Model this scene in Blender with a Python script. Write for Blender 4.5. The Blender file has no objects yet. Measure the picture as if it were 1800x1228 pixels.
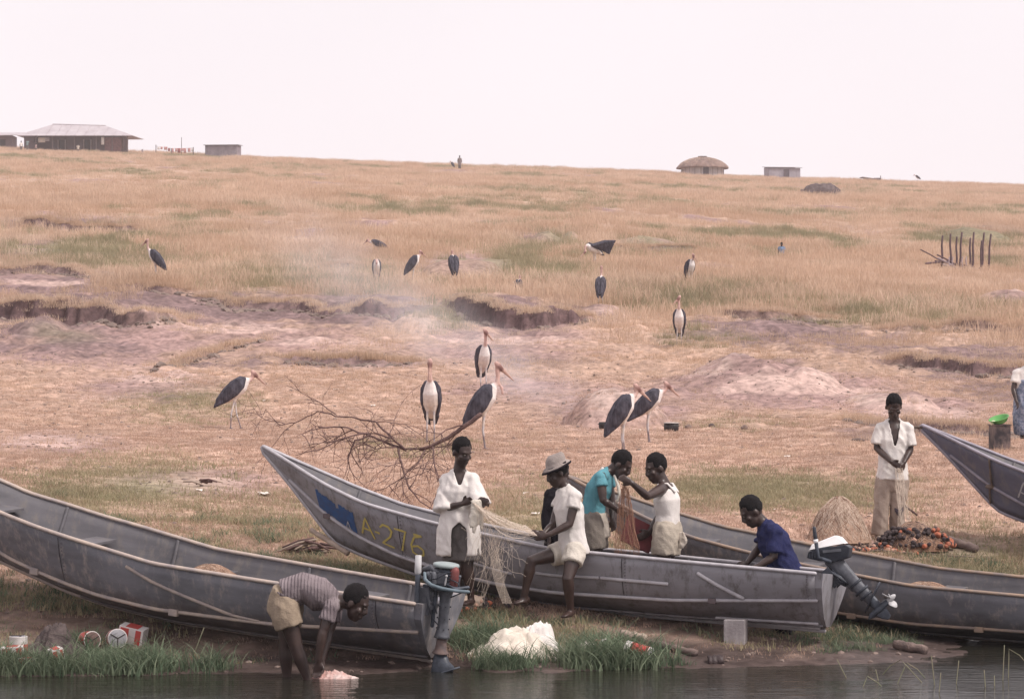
import bpy, bmesh, math, random
import numpy as np
from mathutils import Vector, Matrix, noise as mnoise
random.seed(7)
rng = np.random.default_rng(11)
SC = bpy.context.scene
COL = SC.collection
R = math.radians

# ------------------------------------------------------------ camera, sky, sun, exposure
CAM_Z, FPX, CX, YH = 3.0, 5000.0, 900.0, 635.0     # eye 3 m above the water, long lens, level horizon
cam = bpy.data.cameras.new('camera')
cam.sensor_width = 36.0
cam.lens = 36.0 * FPX / 1800.0
cam.clip_end = 3000.0
cam.clip_start = 0.5
cam_o = bpy.data.objects.new('camera', cam)
COL.objects.link(cam_o)
cam_o.location = (0, 0, CAM_Z)
cam_o.rotation_euler = (R(90) + math.atan((YH - 614.0) / FPX), 0, 0)
SC.camera = cam_o

SUN_EL, SUN_AZ = 52.0, 118.0        # azimuth of the sun seen from above, clockwise from +Y
world = bpy.data.worlds.new('World')
SC.world = world
world.use_nodes = True
wn = world.node_tree
bg = wn.nodes['Background']
sky = wn.nodes.new('ShaderNodeTexSky')
sky.sky_type = 'NISHITA'
sky.sun_disc = False
sky.sun_elevation = R(SUN_EL)
sky.sun_rotation = R(SUN_AZ)
sky.dust_density = 6.0
sky.air_density = 1.2
mixw = wn.nodes.new('ShaderNodeMix')
mixw.data_type = 'RGBA'
mixw.inputs[0].default_value = 0.93          # a bright closed layer of thin cloud over the blue
mixw.inputs[7].default_value = (6.9, 6.4, 6.65, 1)
wn.links.new(sky.outputs[0], mixw.inputs[6])
tcw = wn.nodes.new('ShaderNodeTexCoord'); nzw = wn.nodes.new('ShaderNodeTexNoise'); nzw.inputs['Scale'].default_value = 3.2; nzw.inputs['Detail'].default_value = 3
wn.links.new(tcw.outputs['Generated'], nzw.inputs['Vector'])
mrw = wn.nodes.new('ShaderNodeMapRange'); mrw.inputs[1].default_value = .3; mrw.inputs[2].default_value = .7; mrw.inputs[3].default_value = .93; mrw.inputs[4].default_value = 1.04
wn.links.new(nzw.outputs['Fac'], mrw.inputs[0])
vmw = wn.nodes.new('ShaderNodeVectorMath'); vmw.operation = 'SCALE'
wn.links.new(mixw.outputs[2], vmw.inputs[0]); wn.links.new(mrw.outputs[0], vmw.inputs['Scale'])
wn.links.new(vmw.outputs[0], bg.inputs[0])
bg.inputs[1].default_value = 0.1

sun = bpy.data.lights.new('sun', 'SUN')
sun.energy = 2.1
sun.angle = R(14)
sun.color = (1.0, 0.94, 0.88)
sun_o = bpy.data.objects.new('sun', sun)
COL.objects.link(sun_o)
_az = R(SUN_AZ)
_sd = Vector((math.sin(_az) * math.cos(R(SUN_EL)), math.cos(_az) * math.cos(R(SUN_EL)), math.sin(R(SUN_EL))))
sun_o.rotation_euler = (-_sd).to_track_quat('-Z', 'Y').to_euler()

SC.view_settings.view_transform = 'Standard'
SC.view_settings.look = 'None'
SC.view_settings.exposure = 0.64
SC.view_settings.gamma = 1.0
SC.view_settings.use_curve_mapping = False
SC.cycles.max_bounces = 6
SC.cycles.diffuse_bounces = 3
SC.cycles.glossy_bounces = 3
SC.cycles.transparent_max_bounces = 8
SC.cycles.volume_bounces = 1
SC.cycles.volume_step_rate = 2.0

def P(px, py, d):
    """photo pixel and distance to a point in the place"""
    return Vector(((px - CX) / FPX * d, d, CAM_Z + (YH - py) / FPX * d))

# ------------------------------------------------------------ materials
MATS = {}
def mat(name, color, rough=0.8, var=0.0, scale=6.0, bump=0.0, bscale=40.0, metallic=0.0, spec=0.3, color2=None, stretch=None, attr=None, detail=6.0, contrast=(0.35, 0.65)):
    """procedural material: two tones mixed by noise, fine relief by noise"""
    if name in MATS: return MATS[name]
    m = bpy.data.materials.new(name); m.use_nodes = True
    nt = m.node_tree; b = nt.nodes['Principled BSDF']
    b.inputs['Roughness'].default_value = rough
    b.inputs['Metallic'].default_value = metallic
    b.inputs['Specular IOR Level'].default_value = spec
    tc = nt.nodes.new('ShaderNodeTexCoord')
    mp = nt.nodes.new('ShaderNodeMapping')
    nt.links.new(tc.outputs['Object'], mp.inputs[0])
    if stretch: mp.inputs['Scale'].default_value = stretch
    src = None
    if attr:
        a = nt.nodes.new('ShaderNodeAttribute'); a.attribute_name = attr
        src = a.outputs['Color']
    if var > 0 or color2:
        n = nt.nodes.new('ShaderNodeTexNoise'); n.inputs['Scale'].default_value = scale; n.inputs['Detail'].default_value = detail
        n.inputs['Roughness'].default_value = 0.62
        nt.links.new(mp.outputs[0], n.inputs['Vector'])
        rp = nt.nodes.new('ShaderNodeMapRange')
        rp.inputs[1].default_value = contrast[0]; rp.inputs[2].default_value = contrast[1]
        nt.links.new(n.outputs['Fac'], rp.inputs[0])
        mx = nt.nodes.new('ShaderNodeMix'); mx.data_type = 'RGBA'
        nt.links.new(rp.outputs[0], mx.inputs[0])
        if src is not None:
            mu = nt.nodes.new('ShaderNodeMix'); mu.data_type = 'RGBA'; mu.blend_type = 'MULTIPLY'
            mu.inputs[0].default_value = 1.0
            mx.inputs[6].default_value = (1 - var, 1 - var, 1 - var, 1); mx.inputs[7].default_value = (1 + var, 1 + var, 1 + var, 1)
            nt.links.new(src, mu.inputs[6]); nt.links.new(mx.outputs[2], mu.inputs[7])
            nt.links.new(mu.outputs[2], b.inputs['Base Color'])
        else:
            c2 = color2 or tuple(max(0, c * (1 - var)) for c in color)
            c1 = color if color2 else tuple(min(0.9, c * (1 + var)) for c in color)
            mx.inputs[6].default_value = (*c2, 1); mx.inputs[7].default_value = (*c1, 1)
            nt.links.new(mx.outputs[2], b.inputs['Base Color'])
    elif src is not None:
        nt.links.new(src, b.inputs['Base Color'])
    else:
        b.inputs['Base Color'].default_value = (*color, 1)
    if bump > 0:
        n2 = nt.nodes.new('ShaderNodeTexNoise'); n2.inputs['Scale'].default_value = bscale; n2.inputs['Detail'].default_value = 5
        nt.links.new(mp.outputs[0], n2.inputs['Vector'])
        bp = nt.nodes.new('ShaderNodeBump'); bp.inputs['Strength'].default_value = bump; bp.inputs['Distance'].default_value = 0.02
        nt.links.new(n2.outputs['Fac'], bp.inputs['Height'])
        nt.links.new(bp.outputs[0], b.inputs['Normal'])
    MATS[name] = m
    return m

# ------------------------------------------------------------ object helpers
def mesh_obj(name, me, m=None, parent=None, smooth=True):
    o = bpy.data.objects.new(name, me); COL.objects.link(o)
    if m is not None:
        for x in (m if isinstance(m, (list, tuple)) else [m]): me.materials.append(x)
    if smooth and len(me.polygons):
        me.polygons.foreach_set('use_smooth', np.ones(len(me.polygons), dtype=bool))
    if parent is not None: o.parent = parent
    return o

def pyobj(name, verts, faces, m=None, parent=None, smooth=False):
    me = bpy.data.meshes.new(name); me.from_pydata([tuple(v) for v in verts], [], faces); me.update()
    return mesh_obj(name, me, m, parent, smooth)

def bmobj(name, bm, m=None, parent=None, smooth=False):
    bmesh.ops.recalc_face_normals(bm, faces=bm.faces)
    me = bpy.data.meshes.new(name); bm.to_mesh(me); bm.free()
    return mesh_obj(name, me, m, parent, smooth)

def empty(name, loc=(0, 0, 0), rz=0.0, label=None, cat=None, group=None):
    o = bpy.data.objects.new(name, None); COL.objects.link(o)
    o.location = loc; o.rotation_euler = (0, 0, rz); o.empty_display_size = 0.1
    tag(o, label, cat, group)
    return o

def tag(o, label=None, cat=None, group=None, kind=None):
    if label: o['label'] = label
    if cat: o['category'] = cat
    if group: o['group'] = group
    if kind: o['kind'] = kind
    return o

def copy_tree(o, parent=None):
    c = o.copy(); COL.objects.link(c)
    if parent is not None: c.parent = parent
    for ch in list(o.children): copy_tree(ch, c)
    return c

def bm_box(bm, c, s, rot=None):
    """box of full size s centred on c, optional 3x3 rotation"""
    vs = []
    for z in (-.5, .5):
        for y in (-.5, .5):
            for x in (-.5, .5):
                v = Vector((x * s[0], y * s[1], z * s[2]))
                if rot is not None: v = rot @ v
                vs.append(bm.verts.new(Vector(c) + v))
    for f in ((0, 2, 3, 1), (4, 5, 7, 6), (0, 1, 5, 4), (2, 6, 7, 3), (0, 4, 6, 2), (1, 3, 7, 5)):
        bm.faces.new([vs[i] for i in f])
    return vs

def box_obj(name, c, s, m, parent=None, rot=None, bevel=0.0):
    bm = bmesh.new(); bm_box(bm, c, s, rot)
    if bevel > 0: bmesh.ops.bevel(bm, geom=list(bm.edges), offset=bevel, segments=2, affect='EDGES', profile=0.6)
    return bmobj(name, bm, m, parent)

def frames(pts, side):
    """per point: tangent, a, b axes; a kept close to side"""
    out = []
    n = len(pts)
    for i in range(n):
        t = (pts[min(i + 1, n - 1)] - pts[max(i - 1, 0)])
        t = t.normalized() if t.length > 1e-9 else Vector((0, 0, 1))
        s = side[i] if isinstance(side, list) else side
        a = s - t * s.dot(t)
        if a.length < 1e-4:
            a = t.orthogonal()
        a.normalize()
        out.append((t, a, t.cross(a).normalized()))
    return out

def bm_chain(bm, pts, radii, side=None, seg=12, round0=True, round1=True, power=2.0):
    """closed loft of elliptical rings along pts; radii floats or (ra, rb)"""
    pts = [Vector(p) for p in pts]
    rr = [(r, r) if not isinstance(r, (tuple, list)) else tuple(r) for r in radii]
    side = side if side is not None else Vector((1, 0.013, 0.007))
    fr = frames(pts, side)
    rings = []
    def ring(p, a, b, ra, rb):
        vs = []
        for k in range(seg):
            th = 2 * math.pi * k / seg
            c, s = math.cos(th), math.sin(th)
            if power != 2.0:
                c = math.copysign(abs(c) ** (2 / power), c); s = math.copysign(abs(s) ** (2 / power), s)
            vs.append(bm.verts.new(p + a * (ra * c) + b * (rb * s)))
        rings.append(vs)
    if round0:
        t, a, b = fr[0]; rm = min(rr[0])
        for q in (0.92, 0.6):
            k = math.sqrt(1 - q * q); ring(pts[0] - t * rm * q, a, b, rr[0][0] * k, rr[0][1] * k)
    for p, (t, a, b), (ra, rb) in zip(pts, fr, rr): ring(p, a, b, ra, rb)
    if round1:
        t, a, b = fr[-1]; rm = min(rr[-1])
        for q in (0.6, 0.92):
            k = math.sqrt(1 - q * q); ring(pts[-1] + t * rm * q, a, b, rr[-1][0] * k, rr[-1][1] * k)
    for r0, r1 in zip(rings[:-1], rings[1:]):
        for k in range(seg):
            bm.faces.new((r0[k], r0[(k + 1) % seg], r1[(k + 1) % seg], r1[k]))
    bm.faces.new(list(reversed(rings[0]))); bm.faces.new(rings[-1])

def bm_ell(bm, c, r, ax=None, seg=14, rings=8):
    """ellipsoid with radii r along axes ax (3 vectors)"""
    ax = ax or (Vector((1, 0, 0)), Vector((0, 1, 0)), Vector((0, 0, 1)))
    c = Vector(c); rows = []
    for i in range(1, rings):
        ph = math.pi * i / rings
        row = []
        for k in range(seg):
            th = 2 * math.pi * k / seg
            row.append(bm.verts.new(c + ax[0] * (r[0] * math.sin(ph) * math.cos(th)) + ax[1] * (r[1] * math.sin(ph) * math.sin(th)) + ax[2] * (r[2] * math.cos(ph))))
        rows.append(row)
    top = bm.verts.new(c + ax[2] * r[2]); bot = bm.verts.new(c - ax[2] * r[2])
    for r0, r1 in zip(rows[:-1], rows[1:]):
        for k in range(seg): bm.faces.new((r0[k], r1[k], r1[(k + 1) % seg], r0[(k + 1) % seg]))
    for k in range(seg):
        bm.faces.new((top, rows[0][k], rows[0][(k + 1) % seg]))
        bm.faces.new((bot, rows[-1][(k + 1) % seg], rows[-1][k]))

def blob(name, bm, m, parent, voxel=0.012, smooth=3, disp=None, smooth_f=0.5):
    """fuse the overlapping closed pieces of bm into one continuous skin"""
    bmesh.ops.recalc_face_normals(bm, faces=bm.faces)
    me = bpy.data.meshes.new(name); bm.to_mesh(me); bm.free()
    o = bpy.data.objects.new(name, me); COL.objects.link(o)
    md = o.modifiers.new('r', 'REMESH'); md.mode = 'VOXEL'; md.voxel_size = voxel
    if smooth:
        ms = o.modifiers.new('s', 'SMOOTH'); ms.iterations = smooth; ms.factor = smooth_f
    dg = bpy.context.evaluated_depsgraph_get()
    me2 = bpy.data.meshes.new_from_object(o.evaluated_get(dg))
    bpy.data.objects.remove(o); bpy.data.meshes.remove(me)
    me2.name = name
    if disp:
        n = len(me2.vertices)
        for v, nn in zip(me2.vertices, [x.vector.copy() for x in me2.vertex_normals]):
            v.co = v.co + nn * disp(v.co)
    me2.materials.clear()
    return mesh_obj(name, me2, m, parent, True)

def tubes(name, lines, m, parent=None, sides=4, smooth=False):
    """many thin tubes in ONE mesh; lines: list of (points, radius or list of radii)"""
    V, Fs = [], []
    for pts, rad in lines:
        pts = [Vector(p) for p in pts]; n = len(pts)
        fr = frames(pts, Vector((0.3, 0.2, 0.93)))
        base = len(V)
        for i, (p, (t, a, b)) in enumerate(zip(pts, fr)):
            r = rad[i] if isinstance(rad, (list, tuple)) else rad
            for k in range(sides):
                th = 2 * math.pi * k / sides
                V.append(p + a * (r * math.cos(th)) + b * (r * math.sin(th)))
        for i in range(n - 1):
            for k in range(sides):
                k2 = (k + 1) % sides
                Fs.append((base + i * sides + k, base + i * sides + k2, base + (i + 1) * sides + k2, base + (i + 1) * sides + k))
        Fs.append(tuple(base + k for k in reversed(range(sides)))); Fs.append(tuple(base + (n - 1) * sides + k for k in range(sides)))
    return pyobj(name, V, Fs, m, parent, smooth)

def lathe(bm, prof, c=(0, 0, 0), ax=None, seg=20):
    """surface of revolution; prof list of (radius, height) along ax[2]"""
    ax = ax or (Vector((1, 0, 0)), Vector((0, 1, 0)), Vector((0, 0, 1)))
    c = Vector(c); rows = []
    for r, h in prof:
        rows.append([bm.verts.new(c + ax[2] * h + ax[0] * (r * math.cos(2 * math.pi * k / seg)) + ax[1] * (r * math.sin(2 * math.pi * k / seg))) for k in range(seg)])
    for r0, r1 in zip(rows[:-1], rows[1:]):
        for k in range(seg): bm.faces.new((r0[k], r0[(k + 1) % seg], r1[(k + 1) % seg], r1[k]))
    bm.faces.new(list(reversed(rows[0]))); bm.faces.new(rows[-1])

def basis(direction, up=Vector((0, 0, 1))):
    """axes with z along direction"""
    z = Vector(direction).normalized()
    x = Vector(up).cross(z)
    if x.length < 1e-4: x = Vector((1, 0, 0)).cross(z)
    x.normalize(); y = z.cross(x)
    return (x, y, z)
# ------------------------------------------------------------ noise on arrays
def _hash(ix, iy, seed):
    h = (ix.astype(np.int64) * 374761393 + iy.astype(np.int64) * 668265263 + seed * 974634777) & 0xFFFFFFFF
    h = ((h ^ (h >> 13)) * 1274126177) & 0xFFFFFFFF
    h = h ^ (h >> 16)
    return (h & 0xFFFF) / 65535.0
def vnoise(x, y, seed=0):
    ix, iy = np.floor(x), np.floor(y)
    fx, fy = x - ix, y - iy
    fx = fx * fx * fx * (fx * (fx * 6 - 15) + 10); fy = fy * fy * fy * (fy * (fy * 6 - 15) + 10)
    a, b = _hash(ix, iy, seed), _hash(ix + 1, iy, seed)
    c, d = _hash(ix, iy + 1, seed), _hash(ix + 1, iy + 1, seed)
    return (a + (b - a) * fx) * (1 - fy) + (c + (d - c) * fx) * fy
def fbm(x, y, seed=0, oct=4, gain=0.5):
    s, amp, tot = 0, 1.0, 0
    for i in range(oct):
        s = s + amp * vnoise(x * 2 ** i + 17.3 * i, y * 2 ** i - 9.1 * i, seed + i); tot += amp; amp *= gain
    return s / tot - 0.5
def sstep(e0, e1, x):
    t = np.clip((x - e0) / (e1 - e0), 0, 1); return t * t * (3 - 2 * t)

# ------------------------------------------------------------ lie of the land: distance -> where the ground shows, for three bearings
_LAND = np.array([
 # d      left   mid   right
 (20.0,  1900, 1900, 1900), (24.0, 1440, 1440, 1440), (26.0, 1262, 1266, 1290), (27.0, 1196, 1203, 1226), (27.5, 1174, 1180, 1200),
 (28.0, 1158, 1164, 1178), (28.6, 1128, 1128, 1160), (29.1, 1098, 1100, 1152), (29.8, 1056, 1068, 1141), (30.5, 1016, 1042, 1128), (31.2, 985, 1020, 1110),
 (32.0, 957, 1000, 1084), (33.2, 925, 972, 1026), (35.2, 885, 925, 948), (38.0, 842, 880, 892), (41.0, 808, 835, 842), (44.0, 786, 796, 800),
 (50.0, 762, 768, 770), (56.0, 738, 742, 742), (62.0, 690, 692, 702), (70.0, 648, 650, 657), (78.0, 598, 602, 612), (84.0, 566, 570, 584),
 (90.0, 533, 538, 550), (96.0, 503, 508, 527), (110.0, 462, 474, 500), (130.0, 420, 438, 468), (150.0, 390, 408, 442), (180.0, 356, 374, 406),
 (220.0, 326, 347, 377), (270.0, 302, 326, 354), (330.0, 284, 311, 338), (380.0, 272, 302, 330), (412.0, 266, 297, 326), (440.0, 265, 297, 326),
 (480.0, 290, 320, 350), (680.0, 420, 440, 470)])
_ZL = CAM_Z + (YH - _LAND[:, 1:]) / FPX * _LAND[:, :1]
_LD = np.log(_LAND[:, 0])
def _smooth_table():
    q = np.linspace(_LD[0], _LD[-1], 3000)
    out = [q]
    for k in range(3):
        z = np.interp(q, _LD, _ZL[:, k])
        ker = np.hanning(31); ker /= ker.sum()
        out.append(np.convolve(np.pad(z, 15, mode='edge'), ker, mode='valid'))
    return out
_TQ, _T0, _T1, _T2 = _smooth_table()
def base_z(X, Y):
    px = np.clip(X / Y * FPX + CX, -400, 2200)
    l = np.log(Y)
    a, b, c = np.interp(l, _TQ, _T0), np.interp(l, _TQ, _T1), np.interp(l, _TQ, _T2)
    w = (px - 900) / 800.0
    wl = np.clip(-w, 0, 1.6); wr = np.clip(w, 0, 1.6)
    wl = np.where(wl < 1, wl * wl * (3 - 2 * wl) * 0.35 + wl * 0.65, wl); wr = np.where(wr < 1, wr * wr * (3 - 2 * wr) * 0.35 + wr * 0.65, wr)
    return b + (a - b) * wl + (c - b) * wr
def dist_at(px, py):
    """distance at which the plain slope shows at this bearing and height"""
    dd = np.exp(np.linspace(math.log(24), math.log(440), 4000))
    X = (px - CX) / FPX * dd
    pys = YH - (base_z(X, dd) - CAM_Z) * FPX / dd
    i = int(np.argmax(pys <= py))
    return float(dd[max(i, 0)])

# banks cut by rain: foot line (px, py), height, length of the shoulder behind
_BANKS = [
 ([(-60, 560), (40, 566), (110, 572), (180, 570), (250, 580), (300, 572), (345, 560)], 0.50, 5.0, 1),
 ([(205, 516), (260, 520), (300, 524), (345, 520)], 0.26, 2.0, 2),
 ([(345, 532), (430, 538), (520, 548), (600, 556), (680, 560), (735, 548)], 0.34, 4.0, 3),
 ([(780, 548), (840, 566), (900, 574), (960, 580), (1010, 580), (1046, 570)], 0.55, 7.0, 4),
 ([(500, 640), (580, 644), (680, 643), (735, 636)], 0.16, 1.6, 5),
 ([(1230, 548), (1300, 560), (1400, 564), (1480, 562)], 0.34, 3.0, 6),
 ([(1540, 576), (1640, 584), (1800, 592), (1900, 592)], 0.30, 3.0, 7),
 ([(1560, 640), (1660, 655), (1760, 664), (1900, 664)], 0.30, 2.2, 8),
 ([(1480, 745), (1560, 756), (1640, 764), (1760, 770), (1900, 770)], 0.26, 1.6, 9),
 ([(20, 398), (120, 406), (260, 408)], 0.45, 6.0, 10),
 ([(-60, 486), (60, 476), (170, 492)], 0.30, 3.0, 11),
 ([(560, 470), (620, 474), (690, 470)], 0.2, 3.0, 12),
 ([(1050, 445), (1150, 440), (1260, 446)], 0.25, 4.0, 13),
 ([(250, 655), (330, 640), (420, 615), (470, 600)], 0.14, 1.2, 14),
]
_BK = []
for pts, h, back, sd in _BANKS:
    dl = [(dist_at(a, b)) for a, b in pts]
    xs = np.array([(a - CX) / FPX * d for (a, b), d in zip(pts, dl)]); _BK.append((xs, np.array(dl), h, back, sd))
# mounds of earth: px, py of the foot, half width px, depth m, height m, sharpness
_MOUNDS = [
 (1350, 690, 135, 3.4, 0.46, 1.0), (1290, 676, 60, 2.0, 0.22, 1.3), (1340, 684, 40, 1.2, 0.16, 1.3), (1440, 692, 55, 1.5, 0.22, 1.3), (1575, 722, 80, 1.8, 0.22, 1.1), (1625, 722, 40, 1.0, 0.16, 1.2),
 (812, 492, 75, 2.6, 0.55, 1.0), (860, 488, 45, 1.6, 0.28, 1.0), (760, 490, 60, 2.0, 0.22, 1.0), (1725, 424, 75, 5.0, 0.75, 1.0),
 (1085, 752, 98, 1.7, 0.72, .8), (960, 428, 32, 2.0, 0.6, 1.3), (1003, 424, 22, 1.6, 0.4, 1.3), (1790, 535, 60, 3.0, 0.35, 1.0),
 (790, 1188, 60, 0.55, -0.22, 1.0), (270, 575, 50, 1.6, 0.35, 1.3), (60, 590, 50, 2.0, 0.3, 1.2), (640, 570, 60, 2.0, 0.28, 1.2), (730, 585, 50, 2.0, 0.24, 1.2), (1140, 432, 60, 3.0, 0.35, 1.2), (1060, 556, 45, 1.8, 0.22, 1.0),
]
_MD = []
for px, py, hw, dep, h, sh in _MOUNDS:
    d = dist_at(px, py); _MD.append(((px - CX) / FPX * d, d + dep * 0.6, hw / FPX * d, dep, h, sh))

def bank_wob(x, y, back, sd):
    return 1.3 * back * 0.35 * fbm(x * 0.55, x * 0 + sd * 7.7, sd, 3) * 2 + 1.0 * fbm(x * 2.3, y * 0.4, sd + 30, 3) + 0.35 * fbm(x * 7, y * 1.2, sd + 60, 2)

def land(X, Y, fine=True):
    """height, soil mask, rim mask"""
    X = np.asarray(X, float); Y = np.asarray(Y, float)
    z = base_z(X, Y)
    soil = np.zeros_like(z); rim = np.zeros_like(z)
    for xs, ds, h, back, sd in _BK:
        m = (X > xs.min() - 1) & (X < xs.max() + 1) & (Y > ds.min() - 4) & (Y < ds.max() + 4 * back + 4)
        if not m.any(): continue
        x, y = X[m], Y[m]
        wob = bank_wob(x, y, back, sd)
        t = y - (np.interp(x, xs, ds) + wob)
        tap = sstep(xs.min() - 0.5, xs.min() + 1.2, x) * (1 - sstep(xs.max() - 1.5, xs.max() + 0.5, x))
        hh = h * tap * np.clip(0.75 + 1.7 * fbm(x * 0.5, y * 0.1, sd + 3, 4), 0.05, 2)
        w = 0.30 + 0.4 * h
        rise = sstep(0, w, t) * np.exp(-np.clip(t - w, 0, None) / back)
        dip = -0.18 * np.exp(-((t + 0.3) / 0.6) ** 2)
        z[m] += hh * (rise + dip)
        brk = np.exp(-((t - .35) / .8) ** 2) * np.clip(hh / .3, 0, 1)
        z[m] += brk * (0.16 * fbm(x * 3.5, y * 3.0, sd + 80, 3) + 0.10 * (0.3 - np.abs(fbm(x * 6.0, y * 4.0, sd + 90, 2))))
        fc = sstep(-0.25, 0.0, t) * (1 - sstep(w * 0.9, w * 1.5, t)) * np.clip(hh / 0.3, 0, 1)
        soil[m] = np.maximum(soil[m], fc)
        rim[m] = np.maximum(rim[m], np.exp(-((t + 0.5) / 0.8) ** 2) * tap)
    for cx, cy, hw, dep, h, sh in _MD:
        r = np.sqrt(((X - cx) / hw) ** 2 + ((Y - cy) / dep) ** 2)
        m = r < 1.6
        if not m.any(): continue
        n = fbm(X[m] * 1.6 / max(hw, 0.4), Y[m] * 1.2 / max(dep, 0.4), int(abs(cx * 10)) % 97, 4)
        prof = np.clip(1 - (r[m] * (1 + 0.5 * n)) ** 1.6, 0, 1) ** (0.8 * sh)
        z[m] += h * prof * (1 + 0.5 * n) + 0.10 * h * np.abs(fbm(X[m] * 4, Y[m] * 2, 51, 3)) * (prof > 0)
        rim[m] = np.maximum(rim[m], np.clip(prof * 1.6, 0, 1))
    if fine:
        near = np.clip(Y / 60.0, 0.35, 3.0)
        z = z + 0.16 * near * fbm(X * 0.35, Y * 0.25, 5, 4) * sstep(28, 40, Y)
        z = z + 0.055 * np.clip(Y / 40, .4, 1.6) * fbm(X * 2.2, Y * 1.6, 6, 4)
        rough = np.exp(-((Y - 86) / 14.0) ** 2)                      # gullied ground across the middle of the slope
        z = z + 0.42 * rough * fbm(X * 0.5, Y * 0.55, 9, 4)
        rg = np.exp(-((Y - 74) / 24.0) ** 2)
        z = z + 0.34 * rg * (0.25 - np.abs(fbm(X * 0.7, Y * 0.9, 12, 4))) + 0.16 * rg * fbm(X * 2.6, Y * 2.2, 14, 3)
        z = z + 0.03 * fbm(X * 5.0, Y * 4.0, 15, 3) * (Y < 48)
    return z, soil, rim

_GZ = {}
def gz(x, y):
    k = (round(x * 50), round(y * 50))
    if k not in _GZ: _GZ[k] = float(land(np.array([x]), np.array([y]))[0][0])
    return _GZ[k]
def G(px, d, dz=0.0):
    x = (px - CX) / FPX * d
    return Vector((x, d, gz(x, d) + dz))

# painted distribution of what grows where, in land coordinates (bearing, slope height)
def ell(PX, PY, cx, cy, rx, ry):
    return np.exp(-(((PX - cx) / rx) ** 2 + ((PY - cy) / ry) ** 2))
def masks(X, Y):
    PX = X / Y * FPX + CX; PY = YH - (base_z(X, Y) - CAM_Z) * FPX / Y
    big = fbm(X * 0.06, Y * 0.05, 21, 4); mid = fbm(X * 0.4, Y * 0.3, 22, 4); fin = fbm(X * 1.7, Y * 1.3, 23, 3)
    green = np.zeros_like(X)
    for e in [(1360, 865, 230, 34, 1.0), (1700, 990, 160, 60, 0.8), (200, 870, 190, 60, 0.75), (420, 930, 200, 60, 0.55), (640, 1000, 140, 40, 0.9), (960, 905, 120, 60, 0.7), (1120, 1150, 330, 60, 0.0),
              (330, 710, 130, 34, 0.55), (1290, 745, 120, 20, 0.3), (560, 490, 220, 40, 0.65), (940, 480, 110, 24, 0.95), (1220, 522, 170, 28, 0.85), (790, 560, 60, 22, 0.9), (1600, 552, 240, 24, 0.6),
              (1480, 340, 90, 8, 0.6), (1660, 375, 160, 9, 0.8), (1080, 360, 150, 7, 0.6), (900, 335, 90, 6, 0.7), (880, 350, 120, 6, 0.5), (1330, 352, 60, 6, 0.5), (560, 298, 60, 5, 0.7), (340, 292, 40, 5, 0.6), (1230, 600, 90, 20, 0.4), (750, 790, 160, 20, 0.3), (110, 600, 70, 14, 0.5), (960, 440, 120, 14, 0.3), (150, 424, 60, 8, 0.6)]:
        green = np.maximum(green, e[4] * ell(PX, PY, *e[:4]))
    green = np.clip(green * (1.0 + 1.4 * mid + 0.8 * fin) - 0.08, 0, 1)
    bare = np.zeros_like(X)
    for e in [(60, 500, 150, 22, 0.9), (180, 610, 260, 50, 0.8), (480, 600, 200, 30, 0.7), (100, 550, 170, 30, 0.95), (300, 545, 140, 26, .9), (450, 550, 140, 30, .95), (620, 552, 160, 30, 0.95), (920, 566, 150, 22, .85), (130, 395, 160, 14, 0.8), (60, 440, 110, 26, 0.5), (850, 620, 260, 28, 0.55), (660, 640, 150, 16, 0.6),
              (1350, 690, 250, 36, 0.9), (1620, 720, 130, 22, 0.9), (1080, 720, 150, 40, 0.9), (920, 690, 180, 40, 0.55), (100, 780, 130, 20, 0.8), (330, 850, 180, 26, 0.7), (250, 680, 140, 22, 0.7), (820, 472, 100, 26, 1.0), (1150, 438, 120, 12, 0.7),
              (1060, 552, 60, 10, 0.8), (1380, 585, 200, 30, 0.55), (1700, 640, 140, 40, 0.5), (960, 420, 70, 12, 0.8), (1790, 528, 60, 10, 0.9), (1640, 960, 160, 22, 0.7), (860, 395, 60, 6, 0.6), (950, 880, 60, 18, 0.4), (1540, 770, 60, 10, 0.5), (900, 595, 170, 12, 0.8), (560, 470, 60, 9, .6)]:
        bare = np.maximum(bare, e[4] * ell(PX, PY, *e[:4]))
    bare = np.clip(bare * (1.15 + 1.2 * mid + 0.9 * fin), 0, 1)
    pt = fbm(X * 0.11, Y * 0.045, 61, 4) + 0.5 * fbm(X * 0.5, Y * 0.2, 62, 3)
    hill = sstep(92, 120, Y)
    green = np.maximum(green, hill * sstep(.10, .24, pt) * 0.85)
    bare = np.maximum(bare, hill * sstep(.14, .30, -pt + 0.25 * fin) * 0.9)
    return PX, PY, green, bare, big, mid, fin

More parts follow.
